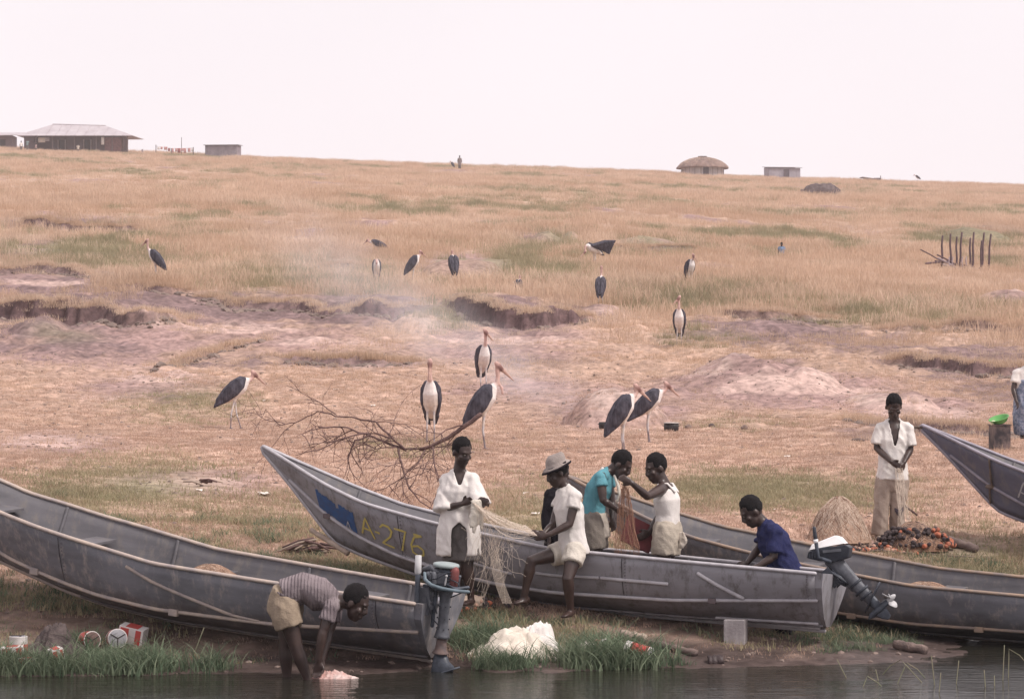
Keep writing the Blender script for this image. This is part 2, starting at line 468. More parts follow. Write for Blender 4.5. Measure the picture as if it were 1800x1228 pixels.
# ------------------------------------------------------------ ground sheet
def build_ground():
    d = np.concatenate([np.arange(18, 26, 0.5), np.arange(26, 31, 0.045), np.arange(31, 45, 0.075), np.arange(45, 72, 0.17), np.arange(72, 100, 0.12), np.exp(np.linspace(math.log(100), math.log(445), 240)), np.exp(np.linspace(math.log(450), math.log(660), 16))])
    u = np.concatenate([np.linspace(-0.9, -0.24, 24)[:-1], np.linspace(-0.24, -0.19, 20)[:-1], np.linspace(-0.19, 0.19, 430), np.linspace(0.19, 0.24, 20)[1:], np.linspace(0.24, 0.9, 24)[1:]])
    U, D = np.meshgrid(u, d)
    X, Y = (U * D).ravel(), D.ravel()
    z, soil, rim = land(X, Y)
    PX, PY, green, bare, big, mid, fin = masks(X, Y)
    far = sstep(60, 110, Y)
    def c(*a): return np.array(a)[None, :]
    straw = c(.40, .27, .21) * (1 - far[:, None]) + c(.45, .312, .238) * far[:, None]
    col = straw * (1 + 0.35 * mid[:, None] + 0.3 * big[:, None])
    w = sstep(0.1, 0.75, bare)[:, None]
    earth = c(.29, .192, .176) * (1 + 0.5 * fin[:, None] + 0.4 * mid[:, None])
    col = col * (1 - w) + earth * w
    pale = (np.clip(rim * 1.2, 0, 1) * sstep(-.05, .3, fin + mid) * (1 - sstep(100, 115, Y)))[:, None]
    col = col * (1 - 0.8 * pale) + c(.46, .345, .30) * 0.8 * pale
    dk = sstep(0.05, 0.28, fbm(X * 0.9, Y * 0.5, 44, 4) + 0.25 * bare - 0.12)[:, None] * sstep(60, 75, Y)[:, None]
    col = col * (1 - 0.35 * dk) + c(.20, .135, .12) * 0.35 * dk
    dirt = np.zeros_like(X)
    for e in [(130, 395, 150, 12, 1.0), (1730, 412, 90, 14, 1.0), (100, 548, 150, 32, 1.0), (300, 540, 130, 24, .9), (450, 545, 130, 28, 1.0), (620, 548, 150, 32, 1.0), (910, 562, 150, 26, 1.0), (40, 440, 130, 24, .8), (150, 505, 200, 24, .7), (1380, 590, 230, 30, .7), (1700, 640, 150, 40, .75), (1650, 755, 170, 16, .9), (1540, 772, 70, 9, .8), (860, 393, 110, 7, .5), (620, 636, 150, 12, .9), (930, 560, 180, 22, .6), (960, 415, 70, 10, .6), (1440, 345, 60, 6, .6), (80, 600, 190, 40, .7), (60, 460, 170, 30, .9), (250, 460, 90, 16, .5), (420, 640, 160, 20, .55), (1350, 655, 130, 26, .5), (1500, 610, 160, 22, .7), (1250, 590, 110, 18, .6), (1760, 690, 120, 20, .7), (930, 640, 140, 16, .45), (330, 700, 120, 14, .4), (1180, 700, 70, 20, .4), (1590, 705, 80, 12, .4), (1150, 715, 40, 30, .4), (1040, 436, 40, 6, .4), (700, 380, 80, 5, .4)]:
        dirt = np.maximum(dirt, e[4] * ell(PX, PY, *e[:4]))
    dirt = sstep(.20, .56, dirt * (1 + 1.8 * fbm(X * 1.1, Y * .8, 33, 4) + 1.2 * fin))[:, None]
    col = col * (1 - .85 * dirt) + c(.165, .113, .112) * (1 + .9 * fin[:, None]) * .85 * dirt
    tread = np.zeros_like(X)
    for e in [(430, 578, 120, 11, .9), (570, 604, 130, 11, .9), (700, 640, 110, 9, .6), (270, 662, 80, 14, .9), (180, 700, 70, 10, .8), (90, 776, 130, 14, .9), (900, 600, 140, 9, .9), (1400, 692, 170, 9, 1.0), (1650, 726, 120, 10, 1.0), (820, 470, 80, 16, .9), (1060, 552, 60, 9, .9), (330, 850, 150, 16, .6), (1080, 725, 90, 26, .5), (60, 500, 140, 8, .7), (1640, 968, 140, 14, .5)]:
        tread = np.maximum(tread, e[4] * ell(PX, PY, *e[:4]))
    tread = sstep(.25, .75, tread * (1 + 1.3 * mid + .9 * fin))[:, None]
    col = col * (1 - .75 * tread) + c(.47, .335, .295) * (1 + .3 * fin[:, None]) * .75 * tread
    speck = (fbm(X * 6, Y * 4, 35, 3) * 0.55 * (Y < 100))[:, None]
    col = col * (1 + speck)
    g = green[:, None]
    col = col * (1 - 0.75 * g) + c(.19, .185, .10) * 0.75 * g
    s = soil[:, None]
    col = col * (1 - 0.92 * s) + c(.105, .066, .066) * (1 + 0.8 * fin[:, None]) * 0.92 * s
    # bare trodden earth round the boats, wet mud at the water's edge
    shore = (1 - sstep(30.0, 33.5, Y + 1.2 * mid - 0.12 * X))[:, None]
    col = col * (1 - 0.7 * shore) + c(.135, .100, .085) * (1 + 1.3 * fin[:, None] + 1.2 * fbm(X * 5, Y * 4, 37, 3)[:, None]) * 0.7 * shore
    wet = (1 - sstep(0.04, 0.24, z + 0.25 * fin))[:, None]
    col = col * (1 - wet) + c(.085, .062, .056) * (1 + 0.5 * fin[:, None]) * wet
    col = np.clip(col, 0.01, 0.7)
    nr, nc = D.shape
    idx = np.arange(nr * nc).reshape(nr, nc)
    q = np.stack([idx[:-1, :-1], idx[:-1, 1:], idx[1:, 1:], idx[1:, :-1]], -1).reshape(-1, 4)
    me = bpy.data.meshes.new('ground')
    me.vertices.add(nr * nc); me.vertices.foreach_set('co', np.stack([X, Y, z], 1).ravel())
    me.loops.add(q.size); me.loops.foreach_set('vertex_index', q.ravel())
    me.polygons.add(len(q)); me.polygons.foreach_set('loop_start', np.arange(0, q.size, 4)); 
    me.update(calc_edges=True)
    at = me.attributes.new('earth', 'FLOAT_COLOR', 'POINT')
    at.data.foreach_set('color', np.concatenate([col, np.ones((len(col), 1))], 1).ravel())
    at2 = me.attributes.new('wet', 'FLOAT', 'POINT'); at2.data.foreach_set('value', wet.ravel().copy())
    m = mat('ground', (.3, .2, .15), rough=0.95, var=0.34, scale=5.0, bump=1.0, bscale=11.0, spec=0.1, attr='earth', detail=9)
    nt = m.node_tree; b = nt.nodes['Principled BSDF']
    a = nt.nodes.new('ShaderNodeAttribute'); a.attribute_name = 'wet'
    mr = nt.nodes.new('ShaderNodeMapRange'); mr.inputs[3].default_value = 0.95; mr.inputs[4].default_value = 0.42
    nt.links.new(a.outputs['Fac'], mr.inputs[0]); nt.links.new(mr.outputs[0], b.inputs['Roughness'])
    o = mesh_obj('ground', me, m, None, True)
    tag(o, 'grazed straw coloured hillside rising from the muddy landing to the ridge', None, None, 'structure')
build_ground()

# ------------------------------------------------------------ water
def build_water():
    xs = np.concatenate([np.linspace(-260, -8, 20)[:-1], np.linspace(-8, 8, 130), np.linspace(8, 260, 20)[1:]])
    ys = np.concatenate([np.linspace(-400, 15, 24)[:-1], np.linspace(15, 32, 130)])
    Xs, Ys = np.meshgrid(xs, ys); X, Y = Xs.ravel(), Ys.ravel()
    z = 0.010 * fbm(X * 1.1, Y * 3.2, 71, 3) * (np.abs(X) < 9)
    nr, nc = Xs.shape; idx = np.arange(nr * nc).reshape(nr, nc)
    q = np.stack([idx[:-1, :-1], idx[:-1, 1:], idx[1:, 1:], idx[1:, :-1]], -1).reshape(-1, 4).tolist()
    m = bpy.data.materials.new('water'); m.use_nodes = True
    nt = m.node_tree; b = nt.nodes['Principled BSDF']
    b.inputs['Base Color'].default_value = (.020, .019, .014, 1); b.inputs['Roughness'].default_value = 0.04
    b.inputs['IOR'].default_value = 1.33; b.inputs['Specular IOR Level'].default_value = 0.5
    tc = nt.nodes.new('ShaderNodeTexCoord'); mp = nt.nodes.new('ShaderNodeMapping'); mp.inputs['Scale'].default_value = (.8, 7.5, 1)
    n = nt.nodes.new('ShaderNodeTexNoise'); n.inputs['Scale'].default_value = 2.2; n.inputs['Detail'].default_value = 4
    bp = nt.nodes.new('ShaderNodeBump'); bp.inputs['Strength'].default_value = 0.42; bp.inputs['Distance'].default_value = 0.03
    nt.links.new(tc.outputs['Object'], mp.inputs[0]); nt.links.new(mp.outputs[0], n.inputs['Vector']); nt.links.new(n.outputs['Fac'], bp.inputs['Height']); nt.links.new(bp.outputs[0], b.inputs['Normal'])
    o = pyobj('water', np.stack([X, Y, z], 1).tolist(), q, m, None, True)
    tag(o, 'dark rippled water along the muddy landing', None, None, 'structure')
build_water()
# ------------------------------------------------------------ boats
def crv(pts):
    xs = [p[0] for p in pts]; ys = [p[1] for p in pts]
    # monotone-ish smooth interpolation on a fine table
    q = np.linspace(0, 1, 401); v = np.interp(q, xs, ys)
    ker = np.hanning(19); ker /= ker.sum()
    lo = 2 * v[0] - v[1:10][::-1]; hi = 2 * v[-1] - v[-10:-1][::-1]
    v = np.convolve(np.concatenate([lo, v, hi]), ker, mode='valid')
    v = v[:401] if len(v) >= 401 else np.pad(v, (0, 401 - len(v)), mode='edge')
    return lambda t: float(np.interp(t, q, v))
SHEER = crv([(0, .59), (.2, .60), (.43, .62), (.64, .79), (.77, .93), (.85, 1.09), (1, 1.46)])
CHINE = crv([(0, .33), (.23, .21), (.43, .18), (.54, .22), (.64, .32), (.72, .42), (.80, .585), (.87, .80), (.95, 1.15), (1, 1.41)])
KEEL = crv([(0, .02), (.43, 0), (.56, .05), (.64, .13), (.72, .25), (.80, .375), (.855, .49), (.90, .78), (.95, 1.11), (1, 1.41)])
BEAM = crv([(0, .53), (.15, .60), (.4, .68), (.58, .67), (.70, .60), (.8, .48), (.88, .32), (.95, .13), (1, .015)])
CHB = crv([(0, .40), (.2, .47), (.45, .50), (.6, .44), (.7, .34), (.8, .20), (.88, .09), (.94, .02), (1, .010)])

class Boat:
    def __init__(self, name, label, L, k, stern, yaw, pitch, roll, mats, group='fishing boats drawn up on the landing'):
        self.L, self.k = L, k
        self.root = empty(name, (0, 0, 0), 0, label, 'boat', group)
        h = Vector((-math.cos(yaw) * math.cos(pitch), math.sin(yaw) * math.cos(pitch), math.sin(pitch)))
        ey = Vector((0, 0, 1)).cross(h).normalized(); ez = h.cross(ey)
        rot = Matrix.Rotation(roll, 3, h); ey = rot @ ey; ez = rot @ ez
        self.M = Matrix(((h.x, ey.x, ez.x, stern[0]), (h.y, ey.y, ez.y, stern[1]), (h.z, ey.z, ez.z, stern[2]), (0, 0, 0, 1)))
        self.root.matrix_world = self.M
        self.mats = mats
        self.build()
    def pt(self, t, s, v):
        """hull skin: s side +1/-1, v 0 gunwale .. 1 chine .. 2 keel"""
        x = t * self.L; k = self.k
        g = Vector((x, s * BEAM(t) * k, SHEER(t) * k)); c = Vector((x, s * CHB(t) * k, CHINE(t) * k)); e = Vector((x, s * 0.012, KEEL(t) * k))
        if v <= 1:
            p = g.lerp(c, v); p.y += s * 0.035 * k * math.sin(math.pi * v) * (1 - t * 0.6)
            return p
        w = v - 1; p = c.lerp(e, w); p.z -= 0.05 * k * math.sin(math.pi * w) * (1 - t)
        return p
    def on(self, t, v, off, s=1):
        """point just off the outer side skin"""
        p = self.pt(t, s, v); a = self.pt(min(t + .004, 1), s, v) - self.pt(max(t - .004, 0), s, v); b = self.pt(t, s, min(v + .02, 1.98)) - self.pt(t, s, max(v - .02, 0))
        n = a.cross(b).normalized()
        if n.y * s < 0: n = -n
        return p + n * off
    def build(self):
        hullm, railm, innerm = self.mats; r = self.root; k = self.k
        N = 60; vs = [0, .25, .5, .75, 1.0, 1.33, 1.66, 2.0]
        ts = [1 - (1 - i / N) ** 1.25 for i in range(N + 1)]
        for s, nm in ((1, 'hull_side'), (-1, 'hull_side')):
            V, Fs = [], []
            for t in ts:
                for v in vs: V.append(self.pt(t, s, v))
            nv = len(vs)
            for i in range(N):
                for j in range(nv - 1):
                    a = i * nv + j; f = (a, a + 1, a + nv + 1, a + nv)
                    Fs.append(f if s < 0 else f[::-1])
            o = pyobj(nm, V, Fs, [hullm, innerm], r, True)
            sol = o.modifiers.new('thick', 'SOLIDIFY'); sol.thickness = 0.022; sol.offset = -1; sol.material_offset = 1; sol.material_offset_rim = 0
            o.data.set_sharp_from_angle(angle=R(35))
        for s in (1, -1):
            pts = [self.pt(t, s, 0) + Vector((0, -s * 0.006, 0.012)) for t in ts]
            bm = bmesh.new(); bm_chain(bm, pts, [(0.030 * k, 0.020 * k)] * len(pts), Vector((0, 1, 0)), 8)
            bmobj('gunwale_rail', bm, railm, r, True)
            pts = [self.on(t, 1.0, 0.008, s) for t in ts if t < .945]
            bm = bmesh.new(); bm_chain(bm, pts, [0.019 * k] * len(pts), Vector((0, 1, 0)), 8)
            bmobj('chine_rail', bm, railm, r, True)
            pts = [self.on(t, 1.72, 0.008, s) for t in ts if t < .60]
            bm = bmesh.new(); bm_chain(bm, pts, [0.015 * k] * len(pts), Vector((0, 1, 0)), 6)
            bmobj('bottom_runner', bm, hullm, r, True)
        bm = bmesh.new(); bm_chain(bm, [Vector((t * self.L, 0, KEEL(t) * k - 0.012)) for t in ts] + [Vector((self.L * 1.004, 0, SHEER(1) * k))], [(0.017, 0.022)] * (len(ts) + 1), Vector((0, 1, 0)), 8)
        bmobj('keel_bar', bm, railm, r, True)
        # transom: raked plate with rounded shoulders and a motor cut-out
        pr = []
        for s, order in ((1, (0, .5, 1, 1.4, 1.8)), (-1, (1.8, 1.4, 1, .5, 0))):
            for v in order:
                p = self.pt(0, s, v); pr.append(Vector((0, p.y * 0.99, p.z + (0.02 if v == 0 else 0))))
        cut = [Vector((0, -.22 * k, pr[-1].z - .015)), Vector((0, .22 * k, pr[0].z - .015))]
        loop = pr + cut; n = len(loop)
        V = [p + Vector((-0.035 - 0.05 * (p.z / .6), 0, 0)) for p in loop] + [p + Vector((0.012, 0, 0)) for p in loop]
        Fs = [tuple(range(n)), tuple(reversed(range(n, 2 * n)))] + [(i, n + i, n + (i + 1) % n, (i + 1) % n) for i in range(n)]
        bm = bmesh.new(); bv = [bm.verts.new(v) for v in V]
        for f in Fs: bm.faces.new([bv[i] for i in f])
        bmobj('transom', bm, hullm, r, False)
        # thwarts, floor boards and frames inside
        for t in (.13, .40, .62, .78):
            zz = (SHEER(t) * .62 + CHINE(t) * .38) * k; w = (BEAM(t) * .62 + CHB(t) * .38) * k - 0.035
            box_obj('thwart', (t * self.L, 0, zz), (0.24, w * 1.98, 0.03), innerm, r, None, 0.004)
        for i in range(4):
            y = (-.24 + .16 * i) * k
            V, Fs = [], []
            tt = [0.01 + .62 * j / 16 for j in range(17)]
            for t in tt:
                zf = max(CHINE(t) * k * .72, KEEL(t) * k + 0.05)
                for dy, dz in ((-.065, 0), (.065, 0), (.065, .02), (-.065, .02)): V.append((t * self.L, y + dy * k, zf + dz))
            for j in range(16):
                for q in range(4): Fs.append((j * 4 + q, j * 4 + (q + 1) % 4, j * 4 + 4 + (q + 1) % 4, j * 4 + 4 + q))
            Fs += [(3, 2, 1, 0), (64, 65, 66, 67)]
            pyobj('floor_board', V, Fs, innerm, r)
        for t in (.08, .26, .50, .70, .84):
            for s in (1, -1):
                pts = [self.pt(t, s, v) + Vector((0, -s * 0.033, 0.0)) for v in (0.04, .3, .6, .95)]
                bm = bmesh.new(); bm_chain(bm, pts, [(0.02, 0.014)] * 4, Vector((1, 0, 0)), 6)
                bmobj('frame_rib', bm, innerm, r, True)
    def strip(self, name, t0, v0, t1, v1, w, m, off=0.010, parent=None):
        pts = [self.on(t0 + (t1 - t0) * i / 8, v0 + (v1 - v0) * i / 8, off) for i in range(9)]
        bm = bmesh.new(); bm_chain(bm, pts, [(w, w * 0.6)] * 9, Vector((0, 0, 1)), 8)
        return bmobj(name, bm, m, parent or self.root, True)
    def ribbon(self, name, strokes, m, wid, off=0.004, parent=None):
        """paint strokes in (t, v) laid on the side skin"""
        V, Fs = [], []
        for st in strokes:
            pts = []
            for (a, b), (c, e) in zip(st[:-1], st[1:]):
                for i in range(6): pts.append((a + (c - a) * i / 6, b + (e - b) * i / 6))
            pts.append(st[-1])
            q = [self.on(t, v, off) for t, v in pts]
            base = len(V)
            for i, p in enumerate(q):
                tg = (q[min(i + 1, len(q) - 1)] - q[max(i - 1, 0)]).normalized()
                n = (self.on(pts[i][0], pts[i][1], off + 0.01) - p).normalized(); b = n.cross(tg).normalized()
                w = wid * (0.85 + 0.3 * mnoise.noise(p * 30))
                V += [p - b * w, p + b * w, p + b * w + n * .002, p - b * w + n * .002]
            for i in range(len(q) - 1):
                for j in range(4): Fs.append((base + 4 * i + j, base + 4 * i + (j + 1) % 4, base + 4 * i + 4 + (j + 1) % 4, base + 4 * i + 4 + j))
        return pyobj(name, V, Fs, m, parent or self.root)
    def patch(self, name, fn, t0, t1, v0, v1, m, off=0.003, nt=40, nv=26):
        """irregular painted panel: cells of the side skin where fn(a, b) holds"""
        V, Fs, ids = [], [], {}
        def vid(i, j):
            if (i, j) not in ids:
                ids[(i, j)] = len(V); V.append(self.on(t0 + (t1 - t0) * i / nt, v0 + (v1 - v0) * j / nv, off))
            return ids[(i, j)]
        for i in range(nt):
            for j in range(nv):
                if fn((i + .5) / nt, (j + .5) / nv): Fs.append((vid(i, j), vid(i + 1, j), vid(i + 1, j + 1), vid(i, j + 1)))
        return pyobj(name, V, Fs, m, self.root)

def boat_mat(name, c1, c2, rust, mud=.75):
    m = mat(name, c1, rough=0.62, color2=c2, scale=3.5, bump=0.12, bscale=14, spec=0.35, stretch=(0.5, 1, 1.6), detail=8, contrast=(.3, .7))
    nt = m.node_tree; b = nt.nodes['Principled BSDF']
    lk = b.inputs['Base Color'].links[0]; src = lk.from_socket
    tc = [x for x in nt.nodes if x.type == 'TEX_COORD'][0]
    n = nt.nodes.new('ShaderNodeTexNoise'); n.inputs['Scale'].default_value = 9; n.inputs['Detail'].default_value = 8; n.inputs['Roughness'].default_value = .7
    mp = nt.nodes.new('ShaderNodeMapping'); mp.inputs['Scale'].default_value = (1.2, 1, .45); mp.inputs['Location'].default_value = (3.1, 1.7, .4)
    nt.links.new(tc.outputs['Object'], mp.inputs[0]); nt.links.new(mp.outputs[0], n.inputs['Vector'])
    mr = nt.nodes.new('ShaderNodeMapRange'); mr.inputs[1].default_value = .50; mr.inputs[2].default_value = .66; mr.inputs[4].default_value = .85
    nt.links.new(n.outputs['Fac'], mr.inputs[0])
    mx = nt.nodes.new('ShaderNodeMix'); mx.data_type = 'RGBA'; mx.inputs[7].default_value = (*rust, 1)
    nt.links.new(mr.outputs[0], mx.inputs[0]); nt.links.new(src, mx.inputs[6]); nt.links.new(mx.outputs[2], b.inputs['Base Color'])
    # dried mud and waterline grime climbing unevenly up the bottom planks
    sx = nt.nodes.new('ShaderNodeSeparateXYZ'); nt.links.new(tc.outputs['Object'], sx.inputs[0])
    n3 = nt.nodes.new('ShaderNodeTexNoise'); n3.inputs['Scale'].default_value = 5; n3.inputs['Detail'].default_value = 7; nt.links.new(tc.outputs['Object'], n3.inputs['Vector'])
    ma = nt.nodes.new('ShaderNodeMath'); ma.operation = 'MULTIPLY_ADD'; ma.inputs[1].default_value = .5; nt.links.new(n3.outputs['Fac'], ma.inputs[0]); nt.links.new(sx.outputs['Z'], ma.inputs[2])
    m4 = nt.nodes.new('ShaderNodeMapRange'); m4.inputs[1].default_value = .62; m4.inputs[2].default_value = .36; m4.inputs[3].default_value = 0; m4.inputs[4].default_value = mud; nt.links.new(ma.outputs[0], m4.inputs[0])
    m5 = nt.nodes.new('ShaderNodeMix'); m5.data_type = 'RGBA'; m5.inputs[7].default_value = (.085, .068, .064, 1); nt.links.new(m4.outputs[0], m5.inputs[0]); nt.links.new(mx.outputs[2], m5.inputs[6]); nt.links.new(m5.outputs[2], b.inputs['Base Color'])
    return m
grey_in = boat_mat('boat_inside', (.140, .132, .145), (.088, .084, .092), (.17, .15, .14))
mid_paint = boat_mat('boat_paint_mauve', (.305, .291, .316), (.228, .217, .237), (.13, .115, .115), .45)
mid_rail = mat('rail_pale', (.47, .445, .47), rough=.45, color2=(.33, .31, .33), scale=8, bump=.1)
left_paint = boat_mat('boat_paint_steel', (.228, .225, .252), (.122, .12, .137), (.36, .315, .295))
left_rail = mat('rail_worn', (.46, .37, .31), rough=.6, color2=(.30, .255, .25), scale=7, bump=.15)
third_rail = mat('rail_rusty', (.33, .23, .165), rough=.65, color2=(.2, .165, .155), scale=6, bump=.15)
blue_paint = boat_mat('boat_paint_blue_grey', (.15, .15, .205), (.10, .10, .145), (.2, .18, .19))
far_rail = mat('rail_blue_grey', (.34, .31, .36), rough=.55, color2=(.24, .215, .25), scale=7, bump=.12)

def stern_at(px, d, z): return Vector(((px - CX) / FPX * d, d, z))
B1 = Boat('fishing_boat', 'long weathered steel grey boat with an open motor, beside the man bending in the water', 6.45, 1.06, stern_at(757, 27.95, 0.055), R(21), R(6.3), R(-2.0), (left_paint, left_rail, grey_in))
B2 = Boat('fishing_boat', 'mauve grey boat lettered A-276 in yellow beside a blue paint patch', 6.52, 1.0, stern_at(1449, 29.15, 0.235), R(21.5), R(3.1), R(3.2), (mid_paint, mid_rail, grey_in))
B3 = Boat('fishing_boat', 'dark grey boat with rusty rail lying behind the lettered mauve boat', 7.4, .96, stern_at(2145, 29.55, -0.10), R(24), R(3.0), R(-4.0), (left_paint, third_rail, grey_in))
B4 = Boat('fishing_boat', 'blue grey boat whose bow points at the man in white shirt', 6.8, 1.02, stern_at(2625, 33.0, 0.42), R(21.5), R(2.4), R(0), (blue_paint, far_rail, grey_in))

# boat with the number
yel = mat('paint_yellow', (.62, .50, .11), rough=.7, color2=(.48, .40, .15), scale=20, contrast=(.3, .8))
blu = mat('paint_blue', (.035, .105, .29), rough=.65, color2=(.05, .085, .19), scale=12)
whi = mat('paint_white', (.52, .52, .55), rough=.7, color2=(.36, .35, .38), scale=25)
def blue_edge(a, b):
    e = .10 * mnoise.noise(Vector((a * 7, b * 3, 1.2))) + .06 * mnoise.noise(Vector((a * 19, b * 9, 4)))
    return .26 + e + (.16 if .40 < a < .47 else 0) - .10 * a < b < .96 - .4 * abs(e) and .02 + abs(e) * .25 < a < .98 - abs(e) * .25
B2.patch('blue_patch', blue_edge, .796, .882, .22, .97, blu)
B2.ribbon('lettering', [[(.820, .92), (.814, .72), (.812, .92)]], whi, .006, .008)
def glyphs(x0, w, h0, h1, strokes):
    return [[(x0 - w * a, h0 + (h1 - h0) * b) for a, b in st] for st in strokes]
LT = []
LT += glyphs(0.7860, .026, .36, .84, [[(0, 1), (.5, 0), (1, 1)], [(.2, .62), (.8, .62)]])
LT += glyphs(0.7565, .010, .36, .84, [[(0, .55), (1, .55)]])
LT += glyphs(0.7440, .024, .36, .84, [[(0, .2), (.3, 0), (.75, .02), (1, .2), (.8, .5), (0, 1), (1, 1)]])
LT += glyphs(0.7140, .022, .36, .84, [[(0, 0), (1, 0), (.45, 1)]])
LT += glyphs(0.6850, .024, .36, .84, [[(1, 0), (.4, .12), (.05, .55), (.1, .9), (.5, 1), (.95, .9), (1, .66), (.6, .52), (.1, .62)], [(.35, 0), (1, 0)]])
B2.ribbon('lettering', LT, yel, .0135)
for q in (.705, .31): B2.ribbon('seam', [[(q, .04), (q, .96)]], mat('seam_dark', (.05, .042, .05)), .004, .002)
B2.ribbon('paint_stripe', [[(.705, .95), (.60, .97)]], whi, .007, .004)
B2.strip('side_stiffener', .455, .60, .35, .56, .016, mid_rail); B2.strip('side_stiffener', .345, .56, .235, .58, .018, mid_rail)
B2.strip('side_stiffener', .185, .25, .115, .93, .020, mid_rail); B2.strip('side_stiffener', .60, .62, .50, .72, .014, mid_rail)
for t in (.40, .165, .862):
    p = B2.on(t, 1.0, 0.018); box_obj('rail_clamp', p, (0.085, 0.05, 0.055), mat('clamp', (.13, .10, .105), rough=.7, var=.3, bump=.2), B2.root, None, 0.01)
for z0 in (1.62, 1.86):
    B2.strip('stern_runner', .005, z0, .17, z0, .014, mid_rail)
# rivet rows along seams and rails
def rivets(bo, rows, m):
    bm = bmesh.new()
    for t0, v0, t1, v1, n in rows:
        for i in range(n):
            f = i / (n - 1); bm_ell(bm, bo.on(t0 + (t1 - t0) * f, v0 + (v1 - v0) * f, .002), (.009, .005, .009), None, 6, 4)
    tag(bmobj('rivets', bm, m, bo.root, True), kind='stuff')
rivets(B2, [(.70, .06, .70, .94, 12), (.305, .05, .305, .95, 12), (.012, .1, .012, .95, 10)], mat('rivet_grey', (.16, .145, .16), rough=.5))
rivets(B1, [(.595, .06, .595, .94, 12), (.065, .06, .065, .94, 10)], mat('rivet_grey', (.16, .145, .16), rough=.5))
# steel boat
B1.strip('side_stiffener', .475, .20, .30, .90, .017, left_rail); B1.strip('side_stiffener', .30, .90, .255, .97, .013, left_rail)
for t in (.66, .40): box_obj('rail_clamp', B1.on(t, 1.0, 0.018), (0.10, 0.06, 0.07), left_rail, B1.root, None, 0.012)
for q in (.60, .06): B1.ribbon('seam', [[(q, .05), (q, .95)]], mat('seam_dark', (.05, .042, .05)), .004, .002)
# boat behind
for t in (.33, .52): box_obj('rail_clamp', B3.on(t, 1.0, 0.018), (0.10, 0.06, 0.06), third_rail, B3.root, None, 0.012)
B3.strip('side_stiffener', .22, 1.3, .12, 1.34, .014, third_rail)
# boat by the woman: white letter and a rope round the stem
B4.ribbon('lettering', glyphs(.812, .030, .30, .86, [[(0, 1), (.45, 0), (1, 1)], [(.2, .62), (.85, .62)]]), whi, .012)
ropem = mat('old_rope', (.16, .12, .10), rough=.9, var=.3, bump=.4)
for t in (.862,):
    pts = [B4.on(t, v, 0.02) for v in (0.0, .25, .5, .75, 1.0)] + [B4.on(t + .006, v, 0.016) for v in (1.2, 1.5, 1.95)]
    bm = bmesh.new(); bm_chain(bm, pts, [.013] * len(pts), Vector((1, 0, 0)), 6); bmobj('mooring_rope', bm, ropem, B4.root, True)
    bm = bmesh.new(); bm_ell(bm, B4.on(t + .004, 1.0, .025), (.06, .03, .03)); bmobj('rope_knot', bm, ropem, B4.root, True)
bm = bmesh.new(); bm_chain(bm, [Vector((6.80, 0, 1.47)), Vector((6.87, .02, 1.475)), Vector((6.95, .01, 1.46))], [.02, .022, .014], None, 8); bmobj('bow_fitting', bm, ropem, B4.root, True)
# ------------------------------------------------------------ outboard motors
dk = mat('motor_dark', (.045, .05, .065), rough=.45, color2=(.03, .032, .042), scale=12, bump=.08)
grym = mat('motor_grey', (.135, .14, .16), rough=.42, color2=(.07, .072, .085), scale=10, bump=.15)
blg = mat('motor_bluegrey', (.085, .098, .125), rough=.42, color2=(.04, .045, .058), scale=12, bump=.12)
pal = mat('motor_pale', (.55, .54, .55), rough=.5, color2=(.42, .41, .42), scale=12)
wht = mat('motor_white', (.80, .78, .78), rough=.35, var=.04, scale=5)
redm = mat('motor_red', (.23, .055, .05), rough=.5, color2=(.12, .05, .05), scale=9)

def propeller(root, c, ax, r, m):
    bm = bmesh.new(); A = basis(ax, Vector((0, 0.2, 1)))
    lathe(bm, [(.008, -.06), (.028, -.04), (.03, .04), (.02, .07), (.004, .085)], c, A, 12)
    pr = bmobj('propeller', bm, m, root, True)
    for k in range(3):
        th = k * 2.094 + .4; u = A[0] * math.cos(th) + A[1] * math.sin(th); v = A[2].cross(u)
        V, Fs = [], []
        for i in range(7):
            t = i / 6; rr = .02 + t * (r - .02); w = .055 * math.sin(math.pi * (0.12 + .80 * t)) ** .7; tw = .8 - .5 * t
            for sgn in (-1, 1):
                for th_ in (-.003, .003): V.append(Vector(c) + u * rr + (v * math.cos(tw) + A[2] * math.sin(tw)) * (w * sgn) + (A[2] * math.cos(tw) - v * math.sin(tw)) * th_)
        for i in range(6):
            b = 4 * i
            for q in ((0, 1, 5, 4), (1, 3, 7, 5), (3, 2, 6, 7), (2, 0, 4, 6)): Fs.append(tuple(b + z for z in q))
        Fs += [(0, 2, 3, 1), (24, 25, 27, 26)]
        pyobj('blade', V, Fs, m, pr, True)
    return pr

